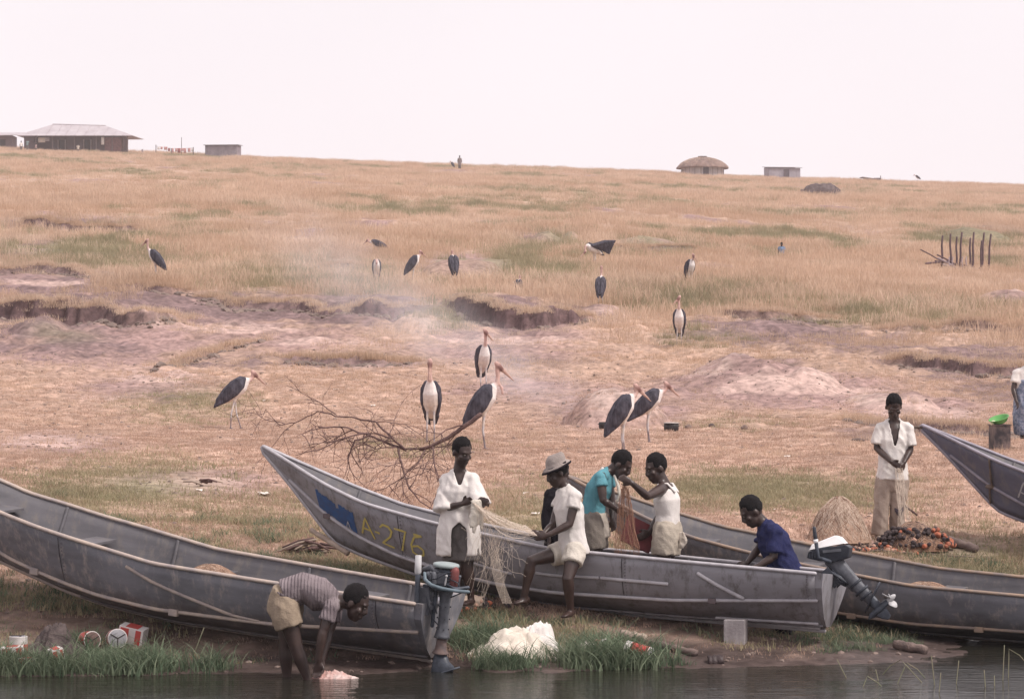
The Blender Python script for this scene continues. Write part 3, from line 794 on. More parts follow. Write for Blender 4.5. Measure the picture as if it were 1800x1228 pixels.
def modern_motor(M, label, tilt):
    """local: x aft, y across, z up, origin at the clamp on the transom top"""
    r = empty('outboard_motor', (0, 0, 0), 0, label, 'outboard motor', 'outboard motors on the boats'); r.matrix_world = M
    # cowl: faceted cover, modelled level and turned back through the tilt
    LV = Matrix.Rotation(tilt, 4, 'Y')
    def shell(name, prof, w, m_, bev):
        bm = bmesh.new(); n = len(prof)
        a = [bm.verts.new((x, -w * k_, z)) for x, z, k_ in prof]; c_ = [bm.verts.new((x, w * k_, z)) for x, z, k_ in prof]
        bm.faces.new(a); bm.faces.new(list(reversed(c_)))
        for q in range(n): bm.faces.new((a[q], c_[q], c_[(q + 1) % n], a[(q + 1) % n]))
        bmesh.ops.bevel(bm, geom=list(bm.edges), offset=bev, segments=3, affect='EDGES', profile=.6)
        o = bmobj(name, bm, m_, r, True); o.data.set_sharp_from_angle(angle=R(38)); o.matrix_basis = LV
        return o
    shell('cowl_top', [(-.300, .262, .95), (-.272, .335, .80), (-.03, .452, .68), (.035, .438, .70), (.100, .372, .92), (-.184, .312, 1.0)], .125, wht, .014)
    c = shell('lower_cowl', [(-.300, .252, .98), (-.184, .304, 1.0), (.105, .362, 1.0), (.150, .336, .92), (.142, .226, .88), (.022, .175, .80), (-.166, .160, .80), (-.312, .185, .86)], .135, dk, .012)
    for q in range(4):
        box_obj('air_vent', (-.28 + .03 * q, -.128, .215), (.016, .014, .05), blg, c)
    box_obj('trim_stripe', (-.04, -.136, .285), (.20, .006, .030), grym, c, Matrix.Rotation(R(-10), 3, 'Y'))
    # clamp and swivel
    bm = bmesh.new()
    for y in (-.10, .10):
        bm_box(bm, (-.03, y, .02), (.10, .03, .22)); bm_chain(bm, [Vector((-.07, y, -.02)), Vector((-.13, y, -.02))], [.012, .012], None, 8); bm_chain(bm, [Vector((-.13, y, -.05)), Vector((-.13, y, .01))], [.008, .008], None, 6)
    bm_box(bm, (.015, 0, .05), (.05, .19, .05)); bmobj('clamp_bracket', bm, dk, r)
    bm = bmesh.new(); bm_chain(bm, [Vector((.05, 0, .12)), Vector((.05, 0, -.22))], [.035, .030], None, 12); bmobj('swivel_tube', bm, grym, r, True)
    # leg
    bm = bmesh.new(); bm_chain(bm, [Vector((.10, 0, .18)), Vector((.105, 0, .05)), Vector((.11, 0, -.15)), Vector((.115, 0, -.38)), Vector((.12, 0, -.42))], [(.095, .065), (.085, .058), (.07, .048), (.065, .042), (.06, .04)], Vector((1, 0, 0)), 16, True, True, 2.6)
    leg = bmobj('leg', bm, grym, r, True)
    for z, a, b in ((-.20, .082, .058), (-.30, .09, .062), (-.37, .082, .058)):
        bm = bmesh.new(); bm_chain(bm, [Vector((.113, 0, z + .014)), Vector((.113, 0, z - .014))], [(a, b)] * 2, Vector((1, 0, 0)), 16, False, False); bmobj('collar_ring', bm, dk, leg, True)
    bm = bmesh.new(); bm_box(bm, (.045, -.066, .03), (.018, .014, .30)); bmobj('trim_rib', bm, dk, leg)
    # plate, gear case, skeg
    bm = bmesh.new(); bm_chain(bm, [Vector((.15, 0, -.425)), Vector((.155, 0, -.437))], [(.19, .085)] * 2, Vector((1, 0, 0)), 22, False, False); bmobj('cavitation_plate', bm, dk, r, True)
    bm = bmesh.new(); bm_chain(bm, [Vector((.12, 0, -.42)), Vector((.125, 0, -.50)), Vector((.13, 0, -.56))], [(.062, .036), (.055, .028), (.05, .026)], Vector((1, 0, 0)), 14)
    bm_chain(bm, [Vector((-.03, 0, -.575)), Vector((.02, 0, -.572)), Vector((.13, 0, -.57)), Vector((.23, 0, -.57))], [.012, .036, .045, .036], None, 14)
    bm_chain(bm, [Vector((.12, 0, -.59)), Vector((.13, 0, -.66)), Vector((.145, 0, -.71))], [(.075, .012), (.055, .009), (.03, .006)], Vector((1, 0, 0)), 10)
    bmobj('gear_case', bm, blg, r, True)
    propeller(r, Vector((.275, 0, -.57)), Vector((1, 0, 0)), .115, pal)
    # tiller swung up
    t0, t1 = Vector((-.183, -.155, .20)), Vector((-.245, -.165, .515)); td = t1 - t0
    bm = bmesh.new(); bm_chain(bm, [Vector((-.06, -.10, .17)), t0, t0 + td * .5], [.024, .024, .021], None, 10); tl = bmobj('tiller', bm, blg, r, True); tl.matrix_basis = LV
    bm = bmesh.new(); bm_chain(bm, [t0 + td * .5, t0 + td * .62], [.026, .026], None, 10, False, False); bmobj('tiller_collar', bm, wht, tl, True)
    bm = bmesh.new(); bm_chain(bm, [t0 + td * .62, t1], [.022, .020], None, 10); bmobj('grip', bm, dk, tl, True)
    # lines hanging off the clamp
    for q in range(3):
        pts = [Vector((.02, -.12 - .02 * q, .05)), Vector((.06, -.14, -.05 - .03 * q)), Vector((.03 + .02 * q, -.13, -.16)), Vector((-.01, -.12, -.06))]
        bm = bmesh.new(); bm_chain(bm, pts, [.012] * 4, None, 6); bmobj('fuel_line', bm, dk if q else blg, r, True)
    return r

def old_motor(M, label):
    r = empty('outboard_motor', (0, 0, 0), 0, label, 'outboard motor', 'outboard motors on the boats'); r.matrix_world = M
    # powerhead
    bm = bmesh.new(); lathe(bm, [(.10, .395), (.125, .40), (.13, .415), (.125, .43), (.10, .437), (.02, .44)], (.13, 0, 0), None, 26); bmobj('flywheel', bm, mat('motor_cover', (.33, .38, .38), rough=.5, color2=(.24, .28, .28), scale=9), r, True)
    bm = bmesh.new(); bm_box(bm, (.11, 0, .30), (.17, .17, .17)); 
    for i in range(6): bm_box(bm, (.115, 0, .235 + .026 * i), (.20, .20, .010))
    bm_box(bm, (.10, -.02, .205), (.30, .20, .03)); bmobj('engine_block', bm, blg, r)
    bm = bmesh.new(); bm_chain(bm, [Vector((.235, -.05, .235)), Vector((.235, -.05, .375))], [.048, .048], None, 14); bmobj('cylinder_cover', bm, redm, r, True)
    bm = bmesh.new(); bm_chain(bm, [Vector((.05, -.11, .245)), Vector((.05, -.11, .33))], [.035, .03], None, 10); bm_ell(bm, (.0, -.1, .31), (.05, .04, .045)); bmobj('carburettor', bm, grym, r, True)
    bm = bmesh.new(); bm_chain(bm, [Vector((-.06, -.06, .36)), Vector((0, -.09, .385)), Vector((.07, -.09, .36))], [.03, .034, .028], None, 10); bmobj('fuel_tank', bm, grym, r, True)
    for q, (a, b) in enumerate((((.20, -.12, .24), (.40, -.10, .245)), ((.02, -.14, .24), (.20, -.16, .20)))):
        bm = bmesh.new(); bm_chain(bm, [Vector(a), Vector(a).lerp(Vector(b), .5) + Vector((0, -.03, -.02)), Vector(b)], [.018, .02, .017], None, 8); bmobj('exhaust_pipe', bm, blg, r, True)
    pts = [Vector((-.03, -.16, .335)), Vector((-.01, -.19, .28)), Vector((.06, -.20, .235)), Vector((.18, -.20, .215)), Vector((.33, -.18, .21)), Vector((.43, -.17, .215))]
    bm = bmesh.new(); bm_chain(bm, pts, [.016, .019, .02, .02, .018, .017], None, 10); bmobj('carrying_handle', bm, mat('motor_teal', (.14, .18, .21), rough=.5, var=.2), r, True)
    # tiller standing up at the boat side
    bm = bmesh.new(); bm_chain(bm, [Vector((-.08, -.17, .05)), Vector((-.085, -.17, .18)), Vector((-.095, -.17, .34))], [.028, .027, .027], None, 10); tl = bmobj('tiller', bm, blg, r, True)
    bm = bmesh.new(); bm_chain(bm, [Vector((-.095, -.17, .34)), Vector((-.105, -.17, .50))], [.034, .031], None, 12, True, False); bmobj('grip', bm, pal, tl, True)
    # clamp
    bm = bmesh.new()
    for y in (-.11, .11):
        bm_box(bm, (-.02, y, .06), (.11, .035, .26)); bm_chain(bm, [Vector((-.08, y, .03)), Vector((-.15, y, .03))], [.013, .013], None, 8)
    bm_box(bm, (.03, 0, .14), (.06, .22, .05)); bm_box(bm, (.03, 0, .0), (.05, .22, .04)); bmobj('clamp_bracket', bm, grym, r)
    bm = bmesh.new(); bm_chain(bm, [Vector((.055, -.04, .18)), Vector((.055, -.04, -.18))], [.024, .02], None, 10); bmobj('swivel_tube', bm, blg, r, True)
    # drive leg, flange, neck, lower housing
    bm = bmesh.new(); lathe(bm, [(.070, .21), (.072, .16), (.056, .09), (.050, -.10), (.053, -.18), (.072, -.265), (.080, -.29), (.05, -.295)], (.15, 0, 0), None, 18); leg = bmobj('leg', bm, grym, r, True)
    bm = bmesh.new(); lathe(bm, [(.05, -.295), (.052, -.36), (.06, -.41), (.08, -.435), (.082, -.445), (.05, -.45)], (.15, 0, 0), None, 18); bmobj('neck', bm, mat('motor_rust', (.17, .115, .10), rough=.7, color2=(.11, .085, .085), scale=14, bump=.2), leg, True)
    bm = bmesh.new(); bm_chain(bm, [Vector((.15, 0, -.445)), Vector((.16, 0, -.53)), Vector((.185, 0, -.60))], [(.06, .045), (.085, .06), (.125, .075)], Vector((1, 0, 0)), 18, False, True); bmobj('exhaust_skirt', bm, blg, r, True)
    bm = bmesh.new(); bm_chain(bm, [Vector((.20, 0, -.61)), Vector((.205, 0, -.622))], [(.17, .085)] * 2, Vector((1, 0, 0)), 20, False, False); bmobj('cavitation_plate', bm, blg, r, True)
    bm = bmesh.new(); bm_chain(bm, [Vector((.16, 0, -.61)), Vector((.155, 0, -.74))], [(.065, .03), (.05, .026)], Vector((1, 0, 0)), 14); bm_chain(bm, [Vector((.02, 0, -.76)), Vector((.08, 0, -.755)), Vector((.17, 0, -.75)), Vector((.25, 0, -.75))], [.014, .042, .05, .04], None, 14)
    bm_chain(bm, [Vector((.14, 0, -.78)), Vector((.16, 0, -.86))], [(.07, .012), (.03, .007)], Vector((1, 0, 0)), 10); bmobj('gear_case', bm, blg, r, True)
    # cables, levers, bolts and a primer bulb crowd the powerhead
    for q, pts in enumerate(([(-.05, -.14, .30), (.0, -.20, .27), (.10, -.18, .30), (.18, -.14, .36)], [(.02, -.13, .20), (.05, -.17, .10), (.09, -.12, .02), (.10, -.07, -.05)], [(.22, -.10, .30), (.30, -.12, .28), (.33, -.06, .18), (.22, -.04, .12)], [(-.02, -.10, .15), (.02, -.15, .05), (.07, -.10, -.10), (.12, -.06, -.16)])):
        bm = bmesh.new(); bm_chain(bm, [Vector(p) for p in pts], [.007] * 4, None, 6); bmobj('cable', bm, dk, r, True)
    for q, (p, h) in enumerate((((.02, -.15, .25), .10), ((.17, -.11, .24), .09), ((.30, -.09, .24), .10))):
        bm = bmesh.new(); bm_chain(bm, [Vector(p), Vector(p) + Vector((.01, -.01, h))], [.010, .008], None, 6); bm_ell(bm, Vector(p) + Vector((.01, -.01, h)), (.014, .014, .014), None, 8, 6); bmobj('lever', bm, pal if q == 1 else grym, r, True)
    bm = bmesh.new()
    for z in (.16, .02, -.10, -.20, -.285):
        for a in range(6): bm_ell(bm, (.15 + .062 * math.cos(a * 1.05), -.062 * abs(math.sin(a * 1.05)) - .004, z), (.008, .008, .008), None, 6, 4)
    tag(bmobj('bolts', bm, dk, leg, True), kind='stuff')
    bm = bmesh.new(); bm_box(bm, (.11, -.098, .30), (.10, .012, .11)); bmobj('ignition_plate', bm, grym, r)
    propeller(r, Vector((.29, 0, -.715)), Vector((1, 0, 0)), .12, pal)
    return r

def motor_matrix(boat, y, z, tilt, x=-0.05, turn=0.0):
    # motor x axis points aft (boat -x); motor y to boat +y side mirrored
    Ml = Matrix(((-1, 0, 0, x), (0, -1, 0, y), (0, 0, 1, z), (0, 0, 0, 1)))
    return boat.M @ Ml @ Matrix.Rotation(turn, 4, 'Z') @ Matrix.Rotation(-tilt, 4, 'Y')
modern_motor(motor_matrix(B2, -.02, .565, R(46), -.075, R(6)) @ Matrix.Diagonal((.94, .94, .94, 1)), 'tilted motor with white and black cowl on the lettered mauve boat', R(46))
old_motor(motor_matrix(B1, .32, .60, R(0), -.07, R(4)), 'old open grey motor standing upright on the stern of the steel boat')
# ------------------------------------------------------------ people
SKIN = mat('skin', (.060, .036, .030), rough=.38, color2=(.036, .021, .019), scale=9, spec=.45, bump=.04, bscale=60)
HAIRM = mat('hair', (.008, .006, .007), rough=.95, var=.4, scale=60, bump=.6, bscale=160)
EYEM = mat('eye_white', (.17, .14, .13), rough=.5)
def cloth(name, c, c2=None, rough=.9, bump=.35, bscale=60, **kw):
    return mat(name, c, rough=rough, color2=c2 or tuple(x * .82 for x in c), scale=7, bump=bump, bscale=bscale, spec=.12, **kw)

def J3(d, J):
    """joints given as (px, py, nearer/farther m) at distance d"""
    return {k: (P(v[0], v[1], d + (v[2] if len(v) > 2 else 0)) if not isinstance(v, Vector) else v) for k, v in J.items()}

def lerp(a, b, t): return a + (b - a) * t

class Person:
    def __init__(self, label, J, look, k=1.0, hair=True, voxel=.0105, cat='person', group=None, name='person', shoes=None, hair_m=None, neck_up=None):
        base = Vector(((J['ankL'] + J['ankR']) / 2)); base.z = min(J['ankL'].z, J['ankR'].z) - .07
        self.root = empty(name, base, 0, label, cat, group)
        self.J = {a: v - base for a, v in J.items()}
        self.k = k; self.hk = 1.20 * k; self.look = Vector(look).normalized(); self.voxel = voxel
        J = self.J
        self.hips = (J['hipR'] - J['hipL']).normalized(); self.shs = (J['shR'] - J['shL']).normalized()
        J.setdefault('chest', lerp(J['pel'], J['neck'], .66))
        J.setdefault('waist', lerp(J['pel'], J['chest'], .45))
        self.up = (J['neck'] - J['chest']).normalized()
        self.fwd = self.up.cross(self.shs).normalized()
        if self.fwd.dot(self.look) < -0.2: self.fwd = -self.fwd
        self.body(); 
        if hair: self.hair(hair_m or HAIRM)
    # --- pieces
    def torso_pts(self, hem=.06):
        J = self.J; dn = (J['pel'] - J['waist']).normalized()
        if 'down' in J: dn = (J['down'] - J['pel']).normalized()
        return [J['pel'] + dn * hem, J['pel'], J['waist'], J['chest'], lerp(J['chest'], J['neck'], .62), J['neck']], [self.hips, self.hips, lerp(self.hips, self.shs, .5), self.shs, self.shs, self.shs]
    def head_axes(self):
        u = (self.J['head'] - self.J['neck']).normalized(); f = self.look
        u = (u * .45 + Vector((0, 0, .75)) - f * f.z * .9).normalized() if True else u
        x = f.cross(u).normalized(); u = x.cross(f).normalized()
        return x, f, u
    def body(self):
        J, k = self.J, self.k; bm = bmesh.new()
        pts, sd = self.torso_pts()
        bm_chain(bm, pts, [(.125 * k, .10 * k), (.15 * k, .112 * k), (.128 * k, .098 * k), (.16 * k, .115 * k), (.135 * k, .095 * k), (.058 * k, .06 * k)], sd, 16)
        hk = self.hk; h = J['head']; x, f, u = self.head_axes(); A = (x, f, u)
        bm_chain(bm, [J['neck'] - self.up * .03, lerp(J['neck'], h, .55), h - u * .02 * k], [.066 * k, .060 * k, .060 * k], self.shs, 12)
        # head: skull, face, jaw, nose, lips, ears, brow
        bm_ell(bm, h + u * .025 * hk - f * .012 * hk, (.074 * hk, .094 * hk, .098 * hk), A, 18, 12)
        bm_ell(bm, h - u * .045 * hk + f * .030 * hk, (.058 * hk, .058 * hk, .078 * hk), A, 16, 10)
        bm_ell(bm, h - u * .095 * hk + f * .052 * hk, (.034 * hk, .030 * hk, .024 * hk), A, 12, 8)
        bm_chain(bm, [h + f * .084 * hk + u * .015 * hk, h + f * .102 * hk - u * .022 * hk, h + f * .092 * hk - u * .036 * hk], [.011 * hk, (.019 * hk, .015 * hk), (.022 * hk, .01 * hk)], x, 8)
        bm_ell(bm, h - u * .062 * hk + f * .082 * hk, (.029 * hk, .016 * hk, .008 * hk), A, 10, 6); bm_ell(bm, h - u * .076 * hk + f * .080 * hk, (.026 * hk, .015 * hk, .008 * hk), A, 10, 6)
        bm_ell(bm, h + u * .030 * hk + f * .076 * hk, (.056 * hk, .014 * hk, .012 * hk), A, 12, 6)
        for s in (-1, 1):
            bm_ell(bm, h + x * s * .076 * hk - f * .012 * hk - u * .012 * hk, (.011 * hk, .020 * hk, .032 * hk), A, 8, 6)
            bm_ell(bm, h + x * s * .044 * hk + f * .060 * hk - u * .022 * hk, (.024 * hk, .02 * hk, .02 * hk), A, 8, 6)
        for S in ('L', 'R'):
            sh, el, wr = J['sh' + S], J['el' + S], J['wr' + S]
            bm_chain(bm, [lerp(J['neck'], J['head'], .34), lerp(lerp(J['neck'], J['head'], .12), sh, .45), sh], [.042 * k, .040 * k, .045 * k], self.fwd, 10)
            bm_chain(bm, [lerp(J['neck'], J['chest'], .22), lerp(lerp(J['neck'], J['chest'], .15), sh, .6), sh], [.055 * k, .062 * k, .058 * k], self.fwd, 12)
            w = k * 1.10
            bm_chain(bm, [sh, lerp(sh, el, .35), lerp(sh, el, .8), el, lerp(el, wr, .25), lerp(el, wr, .75), wr], [.056 * w, .049 * w, .041 * w, .038 * w, .040 * w, .030 * w, .026 * w], self.fwd, 12)
            self.hand(bm, el, wr, J.get('hand' + S), 1 if S == 'R' else -1)
            kk, k = k, k * 1.10
            hp, kn, an = J['hip' + S], J['kn' + S], J['ank' + S]
            bm_chain(bm, [hp, lerp(hp, kn, .3), lerp(hp, kn, .75), kn, lerp(kn, an, .28), lerp(kn, an, .72), an, an + Vector((0, 0, -.035))], [.090 * k, .083 * k, .062 * k, .055 * k, .056 * k, .038 * k, .034 * k, .034 * k], self.hips, 14)
            ft = J.get('toe' + S)
            if ft is None:
                dz = self.fwd.copy(); dz.z = 0; ft = an + dz.normalized() * .17 * k + Vector((0, 0, -.045))
            bm_chain(bm, [an + (an - ft).normalized() * .045 * k + Vector((0, 0, -.045)), an + Vector((0, 0, -.04)), lerp(an + Vector((0, 0, -.035)), ft, .6), ft], [(.030 * k, .028), (.036 * k, .034 * k), (.043 * k, .026 * k), (.036 * k, .016 * k)], self.hips, 10)
            k = kk
        self.bodyo = blob('body', bm, SKIN, self.root, self.voxel, 3)
        for s in (-1, 1):
            be = bmesh.new(); bm_ell(be, h + x * s * .030 * hk + f * .0835 * hk + u * .010 * hk, (.010 * hk, .005 * hk, .0045 * hk), A, 8, 6); bmobj('eye', be, EYEM, self.root, True)
    def hand(self, bm, el, wr, tip, s):
        k = self.k; d = ((tip - wr) if tip is not None else (wr - el)).normalized()
        n = d.cross(self.up); n = n.normalized() if n.length > .1 else self.fwd
        acr = n.cross(d).normalized()
        pe = wr + d * .088 * k
        bm_chain(bm, [wr, lerp(wr, pe, .4), pe], [(.026 * k, .02 * k), (.040 * k, .019 * k), (.042 * k, .016 * k)], acr, 10)
        for i, ln in enumerate((.066, .078, .072, .056)):
            b = pe + acr * ((i - 1.5) * .0215 * k) - d * .008
            cv = n * (.35 + .1 * i)
            m1 = b + (d + cv * .5).normalized() * ln * .5 * k; m2 = m1 + (d + cv * 2.4).normalized() * ln * .35 * k; m3 = m2 + (d * .3 + cv * 3).normalized() * ln * .25 * k
            bm_chain(bm, [b, m1, m2, m3], [.0098 * k, .0092 * k, .0086 * k, .0075 * k], acr, 7)
        t0 = wr + d * .03 * k + acr * .032 * k * s; t1 = t0 + (d * .7 + acr * .6 * s + n * .3).normalized() * .042 * k; t2 = t1 + (d * .9 + n * .5).normalized() * .032 * k
        bm_chain(bm, [t0, t1, t2], [.014 * k, .0115 * k, .009 * k], acr, 7)
    def hair(self, m):
        J, k = self.J, self.hk; h = J['head']; x, f, u = self.head_axes(); A = (x, f, u)
        bm = bmesh.new(); bm_ell(bm, h + u * .040 * k - f * .022 * k, (.081 * k, .093 * k, .098 * k), A, 28, 18)
        # hairline: cut away the face and nape
        dele = []
        for v in bm.verts:
            q = (v.co - h) / k; a, b, c = q.dot(x), q.dot(f), q.dot(u)
            if c < -.055 or (b > .045 and c < .072) or (b > .0 and c < .005): dele.append(v)
        bmesh.ops.delete(bm, geom=dele, context='VERTS')
        for v in bm.verts:
            nn = (v.co - h).normalized(); v.co += nn * (.008 * mnoise.noise(v.co * 45) + .004 * mnoise.noise(v.co * 110)) * k
        o = bmobj('hair', bm, m, self.root, True); sm = o.modifiers.new('t', 'SOLIDIFY'); sm.thickness = .012; sm.offset = -1
    # --- garments
    def _disp(self, amp, sc, seed=0.0):
        off = Vector((seed, seed * 1.7, -seed))
        def f(co):
            w = co + Vector((mnoise.noise(co * 4 + off), mnoise.noise(co * 4 - off), 0)) * .04
            v = (1 - 2.6 * abs(mnoise.noise(Vector((w.x * sc * 1.3, w.y * sc * 1.3, w.z * sc * .35)) + off)))          # long hanging folds
            d = (1 - 2.6 * abs(mnoise.noise(Vector(((w.x + w.z * .8) * sc, w.y * sc, (w.z - w.x * .8) * sc * .4)) - off)))    # pulled diagonal creases
            return amp * (.75 * v + .65 * d + .35 * mnoise.noise(co * sc * .6 - off))
        return f
    def top(self, name, m, sleeve=.55, hem=.10, loose=.022, flare=.02, neck_r=.068, fold=.010, cut=None, sleeve_flare=.012, sleeve_drop=0.0, hemaxis=None, shoulders=True, voxel=.012, neck_drop=0.0):
        J, k = self.J, self.k; bm = bmesh.new()
        pts, sd = self.torso_pts(hem)
        if neck_drop: pts[-1] = pts[-1] + (J['chest'] - J['neck']).normalized() * neck_drop
        l = loose
        bm_chain(bm, pts, [(.15 * k + l + flare, .115 * k + l + flare), (.155 * k + l + flare * .6, .118 * k + l + flare * .6), (.138 * k + l, .105 * k + l), (.165 * k + l, .12 * k + l), (.135 * k + l * .4, .095 * k + l * .4), (neck_r * k, neck_r * k)], sd, 20, False, False)
        for S in ('L', 'R'):
            sh, el, wr = J['sh' + S], J['el' + S], J['wr' + S]
            if shoulders:
                bm_chain(bm, [lerp(J['neck'], J['head'], .10), lerp(lerp(J['neck'], J['head'], .06), sh, .45), sh], [.050 * k, .048 * k, .050 * k + l * .2], self.fwd, 10)
                bm_chain(bm, [lerp(J['neck'], J['chest'], .25), lerp(lerp(J['neck'], J['chest'], .13), sh, .55), sh + (sh - J['neck']).normalized() * .005], [.055 * k, .060 * k + l * .15, .056 * k + l * .35], self.fwd, 12)
            if sleeve > 0:
                if sleeve <= 1: e = lerp(sh, el, sleeve); ps = [sh, lerp(sh, e, .5), e]
                else: e = lerp(el, wr, sleeve - 1); ps = [sh, lerp(sh, el, .6), el, e]
                ps = [p + Vector((0, 0, -sleeve_drop * i / (len(ps) - 1))) for i, p in enumerate(ps)]
                n = len(ps); bm_chain(bm, ps, [(.052 * k + l * (.25 + .45 * i / (n - 1)) + sleeve_flare * i / (n - 1)) * (1 - .08 * i / (n - 1)) for i in range(n)], self.fwd, 14, True, False)
        o = blob(name, bm, m, self.root, voxel, 2, self._disp(fold, 9, 3.1 + len(name)))
        if cut: self.cut(o, cut)
        return o
    def bottom(self, name, m, frac=.55, loose=.018, flare=.02, fold=.008, top=.10, voxel=.012):
        """shorts (frac < 1) or trousers (frac up to 2)"""
        J, k = self.J, self.k; bm = bmesh.new()
        u = (J['waist'] - J['pel']).normalized(); l = loose
        bm_chain(bm, [J['pel'] + u * top, J['pel'] + u * .02, lerp(J['hipL'], J['hipR'], .5) - u * .03], [(.140 * k + l * .6, .108 * k + l * .6), (.160 * k + l, .122 * k + l), (.150 * k + l, .118 * k + l)], self.hips, 18, False, True)
        for S in ('L', 'R'):
            hp, kn, an = J['hip' + S], J['kn' + S], J['ank' + S]
            if frac <= 1: e = lerp(hp, kn, frac); ps = [hp + u * .02, lerp(hp, e, .5), e]; rr = [.098 * k + l, .096 * k + l + flare * .5, .086 * k + l + flare]
            else: e = lerp(kn, an, frac - 1); ps = [hp + u * .02, lerp(hp, kn, .5), kn, lerp(kn, e, .5), e]; rr = [.098 * k + l, .088 * k + l, .066 * k + l, .062 * k + l + flare * .5, .052 * k + l + flare]
            bm_chain(bm, ps, rr, self.hips, 16, True, False)
        return blob(name, bm, m, self.root, voxel, 2, self._disp(fold, 10, 1.7 + len(name)))
    def shoes(self, m):
        J, k = self.J, self.k
        for S in ('L', 'R'):
            an = J['ank' + S]; ft = J.get('toe' + S)
            if ft is None:
                dz = self.fwd.copy(); dz.z = 0; ft = an + dz.normalized() * .17 * k + Vector((0, 0, -.045))
            bm = bmesh.new(); bm_chain(bm, [an + (an - ft).normalized() * .055 * k + Vector((0, 0, -.03)), an + Vector((0, 0, -.03)), lerp(an + Vector((0, 0, -.03)), ft, .6), ft + (ft - an).normalized() * .03], [(.040 * k, .042), (.046 * k, .045 * k), (.050 * k, .034 * k), (.040 * k, .024 * k)], self.hips, 12)
            bm_chain(bm, [an + Vector((0, 0, -.02)), an + Vector((0, 0, .04))], [.047 * k, .046 * k], self.hips, 12, True, False)
            blob('shoe', bm, m, self.root, .011, 2)
    def cut(self, o, pred):
        bm = bmesh.new(); bm.from_mesh(o.data)
        bmesh.ops.delete(bm, geom=[v for v in bm.verts if pred(v.co)], context='VERTS')
        for _ in range(6):
            bv = [v for v in bm.verts if v.is_boundary]; new = {}
            for v in bv:
                nb = [e.other_vert(v).co for e in v.link_edges if e.is_boundary]
                if len(nb) == 2: new[v] = v.co * .4 + (nb[0] + nb[1]) * .3
            for v, c in new.items(): v.co = c
        bm.to_mesh(o.data); bm.free(); o.data.update()
        md = o.modifiers.new('t', 'SOLIDIFY'); md.thickness = .006; md.offset = -1

white_c = cloth('cotton_white', (.74, .69, .66), (.62, .57, .54), bump=.2, detail=9)
cream_c = cloth('cotton_cream', (.66, .60, .53), (.52, .47, .41))
grey_c = cloth('shorts_grey', (.135, .12, .115)); black_c = cloth('jacket_black', (.016, .013, .017))
khaki_c = cloth('trousers_khaki', (.40, .315, .265), (.32, .25, .21)); tan_c = cloth('shorts_tan', (.35, .275, .205), (.26, .20, .15))
turq_c = cloth('shirt_turquoise', (.13, .33, .385), (.10, .26, .31), bump=.5, bscale=120); blue_c = cloth('shirt_indigo', (.030, .034, .098), (.020, .022, .066))
lin_c = cloth('cloth_linen', (.50, .44, .38), (.40, .35, .30)); stone_c = cloth('shorts_stone', (.46, .40, .33), (.35, .30, .25))
# ribbed knit
knit_c = mat('knit_mauve', (.26, .215, .225), rough=.95, color2=(.16, .13, .14), scale=5, spec=.1, bump=.5, bscale=70)
def add_rib(m, sc=150.0):
    nt = m.node_tree; b = nt.nodes['Principled BSDF']; bp = [n for n in nt.nodes if n.type == 'BUMP'][0]
    tc = [n for n in nt.nodes if n.type == 'TEX_COORD'][0]
    w = nt.nodes.new('ShaderNodeTexWave'); w.inputs['Scale'].default_value = 10; w.inputs['Distortion'].default_value = 1.2; w.bands_direction = 'X'
    nt.links.new(tc.outputs['Object'], w.inputs[0])
    bp2 = nt.nodes.new('ShaderNodeBump'); bp2.inputs['Strength'].default_value = .8; bp2.inputs['Distance'].default_value = .012
    nt.links.new(w.outputs['Fac'], bp2.inputs['Height']); nt.links.new(bp.outputs[0], bp2.inputs['Normal']); nt.links.new(bp2.outputs[0], b.inputs['Normal'])
add_rib(knit_c)

# 1 man in the white robe, holding the net
p = Person('man in loose white robe standing in front of the lettered boat, gathering pale net', J3(29.5, dict(
    head=(812, 795, -.03), neck=(806, 829), shL=(829, 843, -.06), shR=(784, 846, .05), elL=(842, 884, -.12), wrL=(846, 877, -.26), handL=(862, 885, -.34), elR=(783, 893, -.06), wrR=(812, 885, -.24), handR=(826, 879, -.27),
    pel=(806, 928), hipL=(820, 938, -.03), hipR=(793, 938, .03), knL=(822, 998, -.05), knR=(803, 998, -.02), ankL=(828, 1051), ankR=(802, 1051, .02))), (.55, -.72, -.36), 1.0)
V0 = p.J['pel']; ROBN = p.J['neck']
def robe_cut(co):
    nk = ROBN
    if co.y < nk.y - .03 and co.z > nk.z - .13 and abs(co.x - nk.x - .015) < .008 + .07 * max(0, (co.z - (nk.z - .13)) / .20): return True
    return co.y < V0.y - .02 and -.065 + .02 * (co.z - V0.z) < co.x - V0.x < .085 and co.z < V0.z + .07 - abs(co.x - V0.x - .01) * .9
p.top('robe', white_c, sleeve=.95, hem=.27, loose=.046, flare=.035, neck_r=.072, fold=.013, sleeve_flare=.055, sleeve_drop=.04, cut=robe_cut)
p.bottom('shorts', grey_c, frac=.78, loose=.02)
bm = bmesh.new()
for i in range(5):
    a = P(832 + 3 * i, 880, 29.18 + .01 * i) - p.root.location; b = a + Vector((.01 * i - .02, -.02, -.26 - .06 * math.sin(i * 1.7)))
    bm_chain(bm, [a, lerp(a, b, .4) + Vector((.012 * math.sin(i), 0, 0)), b], [(.022, .010), (.030, .012), (.018, .008)], Vector((1, .3, 0)), 8)
blob('gathered_cloth', bm, cream_c, p.root, .010, 2, p._disp(.008, 16, 2.0))
ROBE = p

